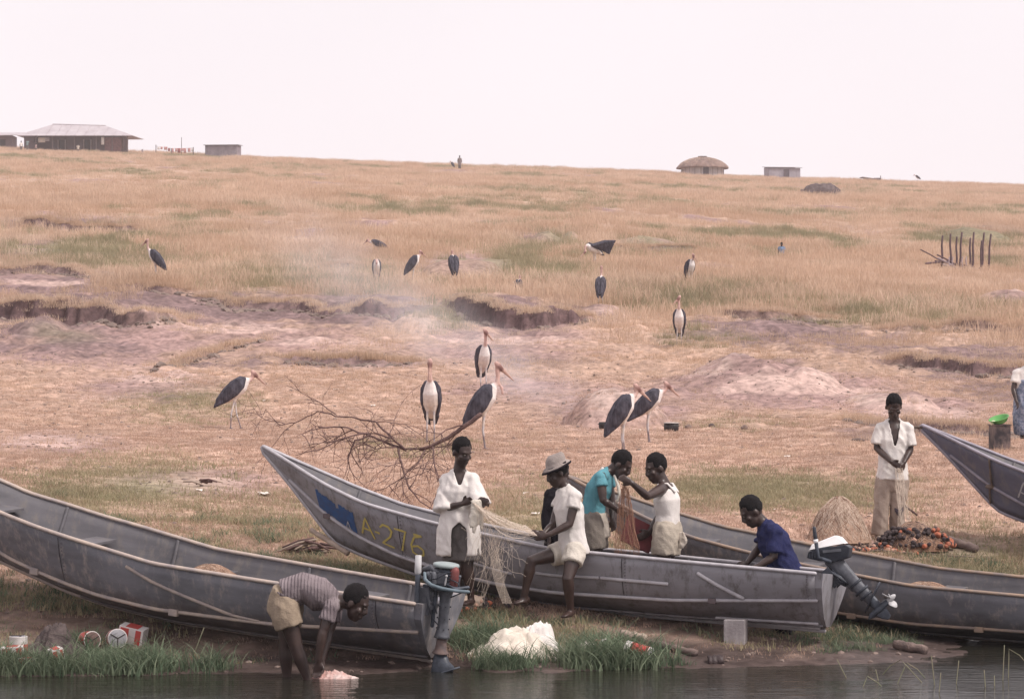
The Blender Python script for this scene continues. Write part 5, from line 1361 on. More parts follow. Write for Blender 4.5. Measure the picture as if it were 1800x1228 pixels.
# red board and net lying inside the lettered boat
rb = B2.M @ Vector((2.35, -.30, .42))
o = box_obj('red_board', (0, 0, 0), (.36, .03, .30), mat('board_red', (.20, .045, .05), rough=.7, color2=(.13, .04, .045), scale=8), None, None, .006); o.location = P(1122, 938, 30.15); o.rotation_euler = (R(-15), R(25), R(20)); tag(o, 'dark red board leaning inside the lettered boat behind the brown net', 'board')
for t, lab, bo, ysh, rad, hh in ((.36, 'tan net showing over the gunwale of the steel boat', B1, .30, .40, .25), (.42, 'tan net spilling over the rusty rail behind the tilted motor', B3, .22, .44, .22), (.47, 'orange brown net lying in the lettered boat', B2, .15, .45, .16)):
    c = bo.M @ Vector((t * bo.L, ysh, SHEER(t) * bo.k - .24)); net_heap(lab, c, rad, hh, .22, seed=t * 20, dense=70, mats=(NETL, NETM, NETB) if bo is not B2 else (NETM, NETB, NETL))

# fallen thorn branch
BARK = mat('bark', (.17, .105, .095), rough=.95, color2=(.10, .06, .058), scale=16, bump=.6, bscale=60)
def branch():
    d = 36.0; root = empty('fallen_branch', G(720, d), 0, 'bare fallen thorn branch arching behind the lettered boat', 'branch')
    o0 = root.location; r2 = random.Random(21); main, twigs = [], []
    def path(pts, r0, r1):
        q = [P(a, b, d + c) - o0 for a, b, c in pts]
        out = []
        for i in range(len(q) - 1):
            for t in range(4): out.append(q[i].lerp(q[i + 1], t / 4) + Vector((r2.uniform(-1, 1), r2.uniform(-1, 1), r2.uniform(-1, 1))) * .010)
        out.append(q[-1]); n = len(out)
        return out, [r0 + (r1 - r0) * i / (n - 1) for i in range(n)]
    def grow(pts, r, depth):
        """side twigs off a limb"""
        n = len(pts); L = sum((pts[i + 1] - pts[i]).length for i in range(n - 1))
        for _ in range({0: 9, 1: 4, 2: 2}[depth]):
            i = r2.randrange(2, n); p = pts[i]; tg = (pts[min(i + 1, n - 1)] - pts[i - 1]).normalized()
            dv = (tg * r2.uniform(.2, 1.0) + Vector((r2.uniform(-1, 1), r2.uniform(-.8, .8), r2.uniform(-.95, .75)))).normalized()
            ln = r2.uniform(.25, .70) * (1.0, .7, .5)[depth]; q = [p]; dd = dv.copy()
            for s in range(7):
                dd = (dd + Vector((r2.uniform(-.25, .25), r2.uniform(-.25, .25), r2.uniform(-.3, .2)))).normalized(); nx = q[-1] + dd * ln / 7
                gl = gz(round(nx.x + o0.x, 1), round(nx.y + o0.y, 1)) + .01 - o0.z; nx.z = max(nx.z, gl)
                q.append(nx)
            rad = r * (.38, .5, .6)[depth]; twigs.append((q, [rad * (1 - .8 * j / 7) + .0012 for j in range(8)]))
            if depth < 2: grow(q, rad, depth + 1)
    limbs = [path([(845, 729, 0), (812, 752, 0), (780, 774, 0), (748, 788, 0), (712, 790, 0), (680, 778, .05), (650, 765, .1), (610, 752, .15), (560, 750, .2)], .030, .008),
             path([(712, 790, 0), (690, 770, .0), (660, 742, .1), (630, 735, .2), (590, 730, .2), (560, 722, .3), (520, 742, .3), (485, 748, .3)], .015, .005),
             path([(650, 765, .1), (625, 775, 0), (612, 800, 0), (612, 812, 0)], .014, .008), path([(700, 788, 0), (705, 815, -.2), (715, 850, -.4), (738, 880, -.6), (775, 905, -.8)], .016, .005),
             path([(748, 788, 0), (735, 815, -.2), (700, 845, -.3), (670, 860, -.3)], .012, .004), path([(690, 770, 0), (650, 760, 0), (600, 770, -.2), (560, 790, -.3), (520, 800, -.2)], .012, .004), path([(760, 783, 0), (765, 820, -.3), (775, 860, -.6), (740, 920, -.9)], .012, .004), path([(590, 730, .2), (560, 705, .2), (530, 690, .2)], .008, .003)]
    bm = bmesh.new(); bm_chain(bm, limbs[0][0], limbs[0][1], None, 8); bmobj('main_limb', bm, BARK, root, True)
    for q, r in limbs[1:]:
        bm = bmesh.new(); bm_chain(bm, q, r, None, 7); bmobj('limb', bm, BARK, root, True)
    for q, r in limbs: grow(q, r[0] * .8, 0 if r[0] > .014 else 1)
    tag(tubes('twigs', twigs, BARK, root, 4), kind='stuff')
branch()

# cooking place: pots, hearth stones
SOOT = mat('sooty_iron', (.018, .015, .017), rough=.6, color2=(.035, .03, .03), scale=12, bump=.2); RIMM = mat('rim_bright', (.5, .46, .44), rough=.4)
def pot(px, py, r, h, label, rim=True):
    b = G(px, dist_at(px, py) - 1.2); root = empty('cooking_pot', b, 0, label, 'pot')
    bm = bmesh.new(); lathe(bm, [(r * .72, 0), (r * .95, .02), (r, h * .5), (r * .97, h), (r * .90, h), (r * .90, h * .4), (.02, .03)], (0, 0, 0), None, 22); bmobj('bowl', bm, SOOT, root, True)
    if rim:
        bm = bmesh.new(); lathe(bm, [(r * .90, h + .001), (r * 1.05, h + .002), (r * 1.06, h + .014), (r * .92, h + .016)], (0, 0, 0), None, 22); bmobj('rim', bm, RIMM, root, True)
    for s in (-1, 1):
        bm = bmesh.new(); bm_chain(bm, [Vector((s * r * .96, -.03, h * .7)), Vector((s * r * 1.16, 0, h * .74)), Vector((s * r * .96, .03, h * .7))], [.007] * 3, None, 6); bmobj('handle', bm, SOOT, root, True)
pot(1180, 756, .135, .155, 'black cooking pot with bright rim before the earth mound'); pot(1062, 752, .10, .13, 'black pot behind the tail of the nearer hunched stork', False)
def stone(px, py, s, label, m=None, seed=0.0, group=None, cat='stone', name='stone'):
    bm = bmesh.new(); bm_ell(bm, (0, 0, s[2] * .7), s, None, 12, 8)
    for v in bm.verts: v.co += v.co.normalized() * max(s) * .35 * mnoise.noise(v.co * (1.1 / max(s)) + Vector((seed, 0, 0)))
    o = bmobj(name, bm, m or mat('stone', (.20, .145, .125), rough=.95, var=.35, scale=9, bump=.6), None, False); o.location = G(px, dist_at(px, py), -.01); o.rotation_euler = (0, 0, seed); tag(o, label, cat, group)
stone(1210, 757, (.09, .06, .05), 'brown hearth stone just right of the rimmed cooking pot', seed=1.0); stone(1252, 757, (.11, .06, .045), 'dark hearth stone in the middle of the row right of the pot', mat('stone_dark', (.10, .075, .07), rough=.95, var=.3, bump=.5), 2.0); stone(1308, 759, (.065, .06, .06), 'rounded brown stone farthest right of the cooking pot', seed=4.0)
stone(905, 774, (.07, .05, .035), 'flat dark stone on the turf right of the tall stork', seed=6.0)
stone(1510, 778, (.16, .09, .04), 'low dark clod behind the man in the white shirt', mat('stone_dark', (.10, .075, .07)), 7.0); stone(1706, 500, (.10, .08, .06), 'small dark clod below the pole frame', mat('stone_dark', (.10, .075, .07)), 8.0)

# tin drum with the green basin
b = G(1757, dist_at(1757, 793)); root = empty('tin_drum', b, R(10), 'rusty square tin drum near the woman at the picture edge', 'drum')
RUST = mat('rusty_tin', (.15, .11, .105), rough=.5, color2=(.03, .025, .03), scale=5, bump=.2, contrast=(.4, .6))
bm = bmesh.new(); w = .135
for z0, z1 in ((0, .40),):
    bm_box(bm, (0, 0, .20), (.27, .27, .40))
bmesh.ops.delete(bm, geom=[f for f in bm.faces if f.normal.z > .9 or f.calc_center_median().z > .39], context='FACES_ONLY'); bmobj('drum_wall', bm, RUST, root).modifiers.new('t', 'SOLIDIFY').thickness = .012
for z in (.0, .40):
    bm = bmesh.new()
    for s in (-1, 1): bm_box(bm, (s * .14, 0, z), (.016, .296, .018)); bm_box(bm, (0, s * .14, z), (.264, .016, .018))
    bmobj('drum_rim', bm, RUST, root)
bas = empty('basin', b + Vector((.005, -.02, .425)), 0, 'bright green plastic basin lying tilted on the tin drum', 'basin'); bas.rotation_euler = (R(12), R(-17), 0)
GRN = mat('plastic_green', (.12, .34, .10), rough=.45, var=.1, scale=4)
bm = bmesh.new(); lathe(bm, [(.08, 0), (.125, .025), (.155, .085), (.17, .09), (.165, .096), (.148, .088), (.118, .03), (.06, .012)], (0, 0, 0), None, 28); bmobj('bowl', bm, GRN, bas, True)
bm = bmesh.new(); bm_ell(bm, (-.11, -.03, .045), (.05, .05, .04)); bmobj('soap_lump', bm, mat('soap', (.62, .60, .42), rough=.6), bas, True)

# grey board, concrete block, logs, planks
def place(o, px, d, dz, rz, label, cat, group=None):
    o.location = G(px, d, dz); o.rotation_euler.z = rz; return tag(o, label, cat, group)
CONC = mat('concrete', (.36, .33, .33), rough=.9, color2=(.24, .21, .215), scale=8, bump=.35, bscale=30)
place(box_obj('post_stump', (0, 0, .11), (.15, .05, .30), mat('grey_board', (.30, .27, .275), rough=.9, var=.25, scale=6, bump=.3), None, None, .006), 1393, 33.4, 0, R(12), 'small grey board standing upright behind the man in dark blue', 'board')
place(box_obj('concrete_block', (0, 0, .13), (.215, .20, .27), CONC, None, None, .008), 1293, 29.02, -.035, R(-14), 'pale concrete block propping up the stern of the lettered boat', 'block')
WOOD = mat('driftwood', (.20, .15, .13), rough=.95, color2=(.12, .085, .08), scale=8, bump=.5, bscale=30, stretch=(.3, 1, 1)); PALEW = mat('pale_wood', (.42, .33, .27), rough=.9, color2=(.30, .23, .19), scale=8, bump=.4, stretch=(.3, 1, 1))
def log(p0, p1, r, m, label, cat='log', group=None, name='log', dz=0.0, bump=.15):
    a = Vector(p0); b = Vector(p1); c = (a + b) / 2; n = 9; bm = bmesh.new()
    bm_chain(bm, [a.lerp(b, i / n) - c + Vector((0, 0, 0)) for i in range(n + 1)], [r * (1 + bump * math.sin(i * 2.1 + r * 90)) for i in range(n + 1)], None, 12, False, False)
    for v in bm.verts: v.co += Vector((mnoise.noise(v.co * 12), mnoise.noise(v.co * 12 + Vector((5, 0, 0))), mnoise.noise(v.co * 12 + Vector((0, 5, 0))))) * r * .22
    o = bmobj(name, bm, m, None, True); o.location = c; return tag(o, label, cat, group)
log(G(1572, 29.3, .05), G(1628, 29.1, .045), .05, mat('bark_log', (.22, .16, .14), rough=.95, color2=(.10, .075, .07), scale=12, bump=.7), 'short rough log on the mud under the dark boat', bump=.1)
log(G(1143, 28.62, .05), G(1224, 28.30, .03), .035, WOOD, 'dark driftwood plank end beside the red tin at the water edge', name='driftwood')
log(G(1090, 28.9, .05), G(1136, 28.75, .05), .045, PALEW, 'pale log end lying under the lettered boat')
log(P(1244, 1163, 28.1), P(1272, 1160, 28.1), .065, mat('wet_wood', (.05, .035, .035), rough=.5, var=.3, bump=.4), 'dark wet stump half sunk in the water near the block', name='stump')
log(P(547, 931, 31.3), P(612, 972, 30.9), .028, PALEW, 'pale pole lying under the bow of the lettered boat', name='pole'); log(G(1660, 35.0, .05), G(1716, 34.6, .05), .055, WOOD, 'brown log lying behind the floats near the bow with the white letter')
log(P(1590, 888, 35.4), P(1612, 905, 35.3), .012, BARK, 'thin dark stick beside the leg of the man in khaki', cat='stick', name='stick')
# bundle of sticks
def sticks(px, py, n, label, L=.42):
    d = dist_at(px, py); b = G(px, d); root = empty('stick_bundle', b, 0, label, 'firewood')
    for i in range(n):
        a = rr.uniform(-.6, .6) + (math.pi if rr.random() < .5 else 0); l = L * rr.uniform(.5, 1); z = .03 + .012 * i
        p0 = Vector((rr.gauss(0, .05), rr.gauss(0, .05), z)); p1 = p0 + Vector((math.cos(a) * l, math.sin(a) * l * .8, -z * .7 + rr.uniform(0, .05)))
        bm = bmesh.new(); bm_chain(bm, [p0, p0.lerp(p1, .5) + Vector((0, 0, .02)), p1], [.017, .015, .011], None, 7); bmobj('stick', bm, BARK if i % 3 else PALEW, root, True)
sticks(552, 975, 14, 'bundle of brown firewood sticks between the two nearest boats')
sticks(362, 858, 5, 'few pale bleached sticks on the bare bank left of the bow', .25)

# cloth heaps
def rag_heap(name, label, px, d, r, h, ry, m, fold, seed, cat='cloth', spots=()):
    """crumpled cloth: one sheet thrown in ridges and hollows, ragged where it meets the ground"""
    b = G(px, d, -.015); b.z = max(b.z, -.012); root = empty(name, b, 0, label, cat); r3 = random.Random(seed); V, Fs = [], []; NX, NY = 72, 48
    c1, s1 = math.cos(seed * 1.3), math.sin(seed * 1.3); pk = [(r3.uniform(-.45, .45), r3.uniform(-.4, .4), r3.uniform(.5, 1.0), r3.uniform(.25, .5)) for _ in range(5)]
    for j in range(NY + 1):
        for i in range(NX + 1):
            u, v = 2 * i / NX - 1, 2 * j / NY - 1
            wx, wy = u + .16 * mnoise.noise(Vector((u * 2, v * 2, seed))), v + .16 * mnoise.noise(Vector((u * 2, v * 2, seed + 7)))
            rad = math.sqrt(wx * wx + wy * wy) * (1 + .22 * mnoise.noise(Vector((math.atan2(wy, wx) * 1.6, seed, 0)))); e = max(0, 1 - rad * rad)
            hh = sum(a * math.exp(-((wx - x) ** 2 + (wy - y) ** 2) / (w * w)) for x, y, a, w in pk)
            a1, b1 = wx * c1 + wy * s1, -wx * s1 + wy * c1
            rid = (1 - 2.4 * abs(mnoise.noise(Vector((a1 * 4.2, b1 * 1.6, seed))))) + .6 * (1 - 2.4 * abs(mnoise.noise(Vector((b1 * 6.5, a1 * 2.4, seed + 3))))) + .3 * (1 - 2.4 * abs(mnoise.noise(Vector((a1 * 13, b1 * 6, seed + 5)))))
            z = h * .62 * math.tanh(hh * .75) * e ** .9 + fold * 2.4 * rid * min(1, e * 2.2)
            V.append((u * r, v * ry, max(z, -.02) if e > 0 else -.04))
    for j in range(NY):
        for i in range(NX):
            f = (j * (NX + 1) + i, j * (NX + 1) + i + 1, (j + 1) * (NX + 1) + i + 1, (j + 1) * (NX + 1) + i)
            if any(V[t][2] > -.03 for t in f): Fs.append(f)
    pyobj('folds', V, Fs, m, root, True).modifiers.new('t', 'SOLIDIFY').thickness = .006
    return root
SAIL = cloth('sailcloth', (.72, .645, .565), (.60, .525, .45), bump=.15); rag_heap('cloth_heap', 'heap of crumpled cream sailcloth in front of the seated man', 908, 28.30, .50, .36, .36, SAIL, .020, 3)
rag_heap('cloth_heap', 'smaller white cloth thrown on top of the cream sailcloth', 950, 28.42, .30, .42, .26, white_c, .015, 9)
rag_heap('cloth_heap', 'pale sack slumped in the grass between the sailcloth and the red tin', 1030, 28.25, .17, .22, .16, cloth('sack_pale', (.60, .55, .50), (.46, .42, .38)), .012, 5)
rag_heap('net_heap', 'dark heap of folded brown net among the tins on the left bank', 100, 28.15, .36, .50, .28, mat('net_dark', (.125, .096, .092), rough=.95, color2=(.06, .046, .046), scale=10, bump=.9, bscale=40), .022, 7, 'fishing net')
rag_heap('cloth_heap', 'white and red rag floating at the feet of the bending man', 588, 27.02, .24, .10, .14, cloth('rag_pink', (.62, .50, .47), (.48, .25, .22)), .008, 12)
# tins and cartons
TINW = mat('tin_white', (.70, .66, .64), rough=.5, color2=(.56, .52, .5), scale=7); TINR = mat('tin_red', (.50, .055, .05), rough=.5, color2=(.40, .085, .07), scale=7); TING = mat('tin_end', (.34, .33, .35), rough=.4, color2=(.24, .23, .25), scale=9)
def tin(px, d, r, L, axis, label, dz=0.0, red=(.15, .62), end=TING):
    b = G(px, d, dz); root = empty('food_tin', b, 0, label, 'tin', 'tins and cartons left on the bank'); A = basis(axis); c = Vector((0, 0, 0)) - A[2] * L / 2
    bm = bmesh.new(); lathe(bm, [(r * .98, 0), (r * 1.02, .004), (r, .010), (r, L - .010), (r * 1.02, L - .004), (r * .98, L)], c, A, 26); o = bmobj('can', bm, TINW, root, True); o.data.set_sharp_from_angle(angle=R(40))
    bm = bmesh.new(); lathe(bm, [(r * 1.006, L * red[0]), (r * 1.008, L * red[0] + .001), (r * 1.008, L * red[1]), (r * 1.006, L * red[1] + .001)], c, A, 26); bmesh.ops.delete(bm, geom=[f for f in bm.faces if len(f.verts) > 4], context='FACES'); bmobj('red_band', bm, TINR, root, True)
    bm = bmesh.new(); lathe(bm, [(r * .93, L + .001), (r * .9, L + .003), (r * .2, L + .003)], c, A, 26); bmobj('end_cap', bm, end, root, True)
    for k in range(3):
        a = A[0] * math.cos(k * 2.09 + .5) + A[1] * math.sin(k * 2.09 + .5); bm = bmesh.new(); bm_chain(bm, [c + A[2] * (L + .006), c + A[2] * (L + .006) + a * r * .85], [.006, .005], None, 5); bmobj('weld_seam', bm, FDRK, root, True)
    return root
tin(205, 28.42, .095, .22, (.25, -.95, .12), 'tin lying with its grey end towards the water, right of the dark net heap', .09)
tin(33, 28.0, .088, .20, (0, 0, 1), 'white and red tin standing upright at the far left of the bank', .10)
tin(157, 28.35, .09, .16, (.5, -.8, .1), 'dull red tin on its side between the net heap and the grey ended tin', .085, (.02, .98), mat('tin_rust', (.12, .07, .065), rough=.7, var=.3))
tin(1122, 28.1, .085, .27, (.85, -.30, -.22), 'red and white tin lying at the water edge before the lettered boat', .085, (.22, .88))
tin(1058, 28.3, .075, .13, (.6, -.7, .1), 'small red tin half hidden in grass beside the pale sack', .08, (.05, .7), FDRK)
def carton(px, d, s, rz, tilt, label, dz=0.0):
    root = empty('carton', G(px, d, dz), rz, label, 'carton', 'tins and cartons left on the bank'); root.rotation_euler = (tilt[0], tilt[1], rz)
    box_obj('box', (0, 0, s[2] / 2), s, TINW, root, None, .006)
    for k, (cx, w) in enumerate(((-.26, .34), (.30, .22))):
        box_obj('red_panel', (s[0] * cx, -s[1] / 2 - .002, s[2] * .5), (s[0] * w, .004, s[2] * .86), TINR, root)
    box_obj('red_panel', (0, 0, s[2] + .002), (s[0] * .5, s[1] * .9, .004), TINR, root)
carton(232, 28.55, (.26, .16, .17), R(-12), (R(8), R(12), 0), 'crushed white and red carton leaning behind the grey ended tin')
carton(24, 27.75, (.22, .15, .20), R(8), (0, R(-4), 0), 'red and white carton standing in the grass at the far left', -.02)
carton(103, 27.70, (.12, .12, .17), R(30), (R(6), R(-14), 0), 'small red carton tilted in the grass below the dark net heap', -.01)
carton(48, 27.45, (.16, .10, .06), R(-5), (0, 0, 0), 'flat white carton lying in the grass by the water', .05)

# reeds standing in the water
RD = mat('reed', (.17, .19, .115), rough=.7, color2=(.24, .20, .14), scale=8)
REEDS = [(1490, 1190, .20, -.10, 0, 'short reed leaning left, farthest left of the reeds by the dark boat'), (1515, 1205, .12, .05, 1, 'low bent reed just right of the leaning leftmost reed'), (1545, 1195, .13, -.03, 0, 'short straight reed before the rough log'), (1575, 1200, .22, .10, 1, 'reed leaning right with folded tip below the rough log'), (1625, 1198, .24, -.22, 1, 'reed bent far over to the left with folded tip'), (1643, 1203, .30, -.03, 0, 'tall straight reed in the middle of the reeds'), (1650, 1215, .20, .02, 0, 'reed nearest the bottom edge beside the tall middle one'), (1680, 1200, .24, .03, 0, 'single straight reed right of the middle pair'), (1732, 1206, .18, -.01, 0, 'straight reed left of the low one near the corner'), (1748, 1204, .12, .0, 0, 'lowest straight reed near the right corner'), (1762, 1195, .36, .02, 0, 'tallest reed near the right corner'), (1772, 1190, .30, .01, 1, 'rightmost reed with folded tip'), (330, 1172, .42, .16, 0, 'long reed leaning right in the grass left of the bending man'), (362, 1150, .35, .10, 0, 'shorter reed leaning right nearer the bending man')]
for px, py, h, bx, fold, lab in REEDS:
    d = 5000 * 3.0 / (py - 635); b = Vector(((px - CX) / FPX * d, d, -.03))
    pts = [Vector((bx * t / 5, .02 * t / 5, h * t / 5)) for t in range(6)]
    if fold: pts += [pts[-1] + Vector((.10 * (1 if bx >= 0 else -1), 0, -.06)), pts[-1] + Vector((.17 * (1 if bx >= 0 else -1), 0, -.14))]
    bm = bmesh.new(); bm_chain(bm, pts, [(.0045, .002)] * len(pts), None, 6); o = bmobj('reed', bm, RD, None, True); o.location = b; tag(o, lab, 'reed', 'reeds in the shallow water')

# scraps of paper and bone
SCR = mat('paper_scrap', (.70, .62, .56), rough=.9, var=.15, scale=20)
def scrap_mesh(seed):
    r4 = random.Random(seed); V, n = [(0, 0, .03)], 9
    for i in range(n): a = 6.283 * i / n; q = r4.uniform(.04, .075); V.append((math.cos(a) * q, math.sin(a) * q * .8, r4.uniform(.006, .035)))
    me = bpy.data.meshes.new('paper_scrap'); me.from_pydata(V, [], [(0, 1 + i, 1 + (i + 1) % n) for i in range(n)]); me.materials.append(SCR); return me
SM = [scrap_mesh(i) for i in range(4)]
SPOTS = [(463, 712, .9, 'on the turf right of the walking stork'), (656, 722, 1.0, 'on the bare earth above the fallen branch'), (465, 873, 1.3, 'on the bank below the bow of the lettered boat'), (352, 866, .9, 'beside the bleached sticks'), (372, 1002, .7, 'in the grass behind the steel boat'), (925, 872, .8, 'on the turf behind the man in the hat'), (1384, 800, .8, 'on open turf above the man in dark blue'), (1128, 760, 1.0, 'between the legs of the pair of storks'), (1390, 784, .5, 'high on the open turf right of the pots'), (1290, 668, 1.1, 'at the left foot of the pink earth mound'), (590, 690, .8, 'on trodden earth left of the white fronted storks'), (330, 692, .7, 'on the path far left of the storks'), (1480, 968, .6, 'beside the tall net cone'), (1700, 985, .6, 'in the grass under the bow with the white letter'), (770, 876, .9, 'under the tips of the fallen branch'), (940, 908, 1.0, 'on the bare patch left of the person in black'), (300, 1095, .7, 'under the steel boat right of the carton'), (250, 1122, .8, 'on mud below the grey ended tin'), (1320, 905, .6, 'in green turf above the man in dark blue'), (1362, 897, .5, 'beside the small grey upright board')]
for i, (px, py, s, where) in enumerate(SPOTS):
    o = bpy.data.objects.new('paper_scrap', SM[i % 4]); COL.objects.link(o); o.location = G(px, dist_at(px, py), .0); o.rotation_euler = (0, 0, i * 1.3); o.scale = (s * 1.2,) * 3
    tag(o, 'pale paper scrap ' + where, 'paper scrap', 'paper scraps scattered on the ground')
# ------------------------------------------------------------ grass, scattered as real blades
def grass_mat(name, c1, c2, c3, scale=0.25):
    m = bpy.data.materials.new(name); m.use_nodes = True
    nt = m.node_tree; b = nt.nodes['Principled BSDF']
    b.inputs['Roughness'].default_value = 0.85; b.inputs['Specular IOR Level'].default_value = 0.15
    g = nt.nodes.new('ShaderNodeNewGeometry'); oi = nt.nodes.new('ShaderNodeObjectInfo')
    n = nt.nodes.new('ShaderNodeTexNoise'); n.inputs['Scale'].default_value = scale; n.inputs['Detail'].default_value = 4
    nt.links.new(g.outputs['Position'], n.inputs['Vector'])
    mr = nt.nodes.new('ShaderNodeMapRange'); mr.inputs[1].default_value = 0.36; mr.inputs[2].default_value = 0.66
    nt.links.new(n.outputs['Fac'], mr.inputs[0])
    m1 = nt.nodes.new('ShaderNodeMix'); m1.data_type = 'RGBA'; m1.inputs[6].default_value = (*c1, 1); m1.inputs[7].default_value = (*c2, 1)
    nt.links.new(mr.outputs[0], m1.inputs[0])
    m2 = nt.nodes.new('ShaderNodeMix'); m2.data_type = 'RGBA'; m2.inputs[7].default_value = (*c3, 1)
    mm = nt.nodes.new('ShaderNodeMath'); mm.operation = 'MULTIPLY'; mm.inputs[1].default_value = 0.55
    nt.links.new(oi.outputs['Random'], mm.inputs[0]); nt.links.new(mm.outputs[0], m2.inputs[0]); nt.links.new(m1.outputs[2], m2.inputs[6])
    nt.links.new(m2.outputs[2], b.inputs['Base Color'])
    tr = nt.nodes.new('ShaderNodeBsdfTranslucent'); nt.links.new(m2.outputs[2], tr.inputs[0])
    ms = nt.nodes.new('ShaderNodeMixShader'); ms.inputs[0].default_value = 0.35
    nt.links.new(b.outputs[0], ms.inputs[1]); nt.links.new(tr.outputs[0], ms.inputs[2])
    nt.links.new(ms.outputs[0], nt.nodes['Material Output'].inputs[0])
    return m

def tuft(name, n, spread, h0, h1, wid, lean, m, seg=2, seed=1, curl=0.5, head=False):
    rr = random.Random(seed); V, Fs = [], []
    for _ in range(n):
        a = rr.uniform(0, 6.283); r = spread * math.sqrt(rr.random())
        p = Vector((r * math.cos(a), r * math.sin(a), -0.02)); h = rr.uniform(h0, h1) * (1 - 0.35 * r / spread)
        la = rr.uniform(0, 6.283); ln = Vector((math.cos(la), math.sin(la), 0)) * rr.uniform(0.1, 1) * lean * h
        wa = rr.uniform(0, 6.283); w = Vector((math.cos(wa), math.sin(wa), 0)) * wid * rr.uniform(0.7, 1.3)
        base = len(V)
        for i in range(seg + 1):
            t = i / seg
            c = p + Vector((0, 0, h * (t - curl * 0.35 * t * t * lean))) + ln * (t * t)
            k = (1 - t) if not head else (0.55 + (0.9 * math.exp(-((t - 0.85) / 0.16) ** 2)) if t < 1 else 0)
            if i < seg: V += [c - w * max(k, .25), c + w * max(k, .25)]
            else: V.append(c)
        for i in range(seg - 1): Fs.append((base + 2 * i, base + 2 * i + 1, base + 2 * i + 3, base + 2 * i + 2))
        Fs.append((base + 2 * seg - 2, base + 2 * seg - 1, base + 2 * seg))
    me = bpy.data.meshes.new(name); me.from_pydata([tuple(v) for v in V], [], Fs); me.update(); me.materials.append(m)
    return bpy.data.objects.new(name, me)

def scatter(name, label, X, Y, scl, protos, zoff=0.0):
    n = len(X); z = land(X, Y)[0] + zoff
    me = bpy.data.meshes.new(name); me.vertices.add(n)
    me.vertices.foreach_set('co', np.stack([X, Y, z], 1).ravel())
    a = me.attributes.new('turn', 'FLOAT_VECTOR', 'POINT'); v = np.zeros((n, 3)); v[:, 2] = rng.uniform(0, 6.28, n); v[:, :2] = rng.normal(0, 0.06, (n, 2)); a.data.foreach_set('vector', v.ravel())
    a = me.attributes.new('size', 'FLOAT', 'POINT'); a.data.foreach_set('value', np.asarray(scl, float))
    a = me.attributes.new('pick', 'INT', 'POINT'); a.data.foreach_set('value', rng.integers(0, len(protos), n).astype(np.int32))
    o = bpy.data.objects.new(name, me); COL.objects.link(o)
    ng = bpy.data.node_groups.new(name, 'GeometryNodeTree')
    ng.interface.new_socket('Geometry', in_out='INPUT', socket_type='NodeSocketGeometry'); ng.interface.new_socket('Geometry', in_out='OUTPUT', socket_type='NodeSocketGeometry')
    gi, go = ng.nodes.new('NodeGroupInput'), ng.nodes.new('NodeGroupOutput')
    iop = ng.nodes.new('GeometryNodeInstanceOnPoints'); jn = ng.nodes.new('GeometryNodeJoinGeometry')
    for p in protos:
        oi = ng.nodes.new('GeometryNodeObjectInfo'); oi.inputs[0].default_value = p; oi.inputs['As Instance'].default_value = True
        ng.links.new(oi.outputs['Geometry'], jn.inputs[0])
    def na(nm, t):
        x = ng.nodes.new('GeometryNodeInputNamedAttribute'); x.data_type = t; x.inputs[0].default_value = nm; return x.outputs[0]
    ng.links.new(gi.outputs[0], iop.inputs['Points']); ng.links.new(jn.outputs[0], iop.inputs['Instance'])
    iop.inputs['Pick Instance'].default_value = True
    ng.links.new(na('pick', 'INT'), iop.inputs['Instance Index']); ng.links.new(na('turn', 'FLOAT_VECTOR'), iop.inputs['Rotation']); ng.links.new(na('size', 'FLOAT'), iop.inputs['Scale'])
    ng.links.new(iop.outputs[0], go.inputs[0])
    md = o.modifiers.new('blades', 'NODES'); md.node_group = ng
    tag(o, label, 'grass', None, 'stuff')
    return o

def area_points(n, d0, d1, half=0.235, power=1.0):
    """points over the wedge of land between two distances; power 1 is even over the ground"""
    t = rng.random(n)
    if power == 1.0: d = np.sqrt(d0 ** 2 + t * (d1 ** 2 - d0 ** 2))
    else: d = np.exp(math.log(d0) + t * (math.log(d1) - math.log(d0)))
    u = rng.uniform(-half, half, n)
    return u * d, d

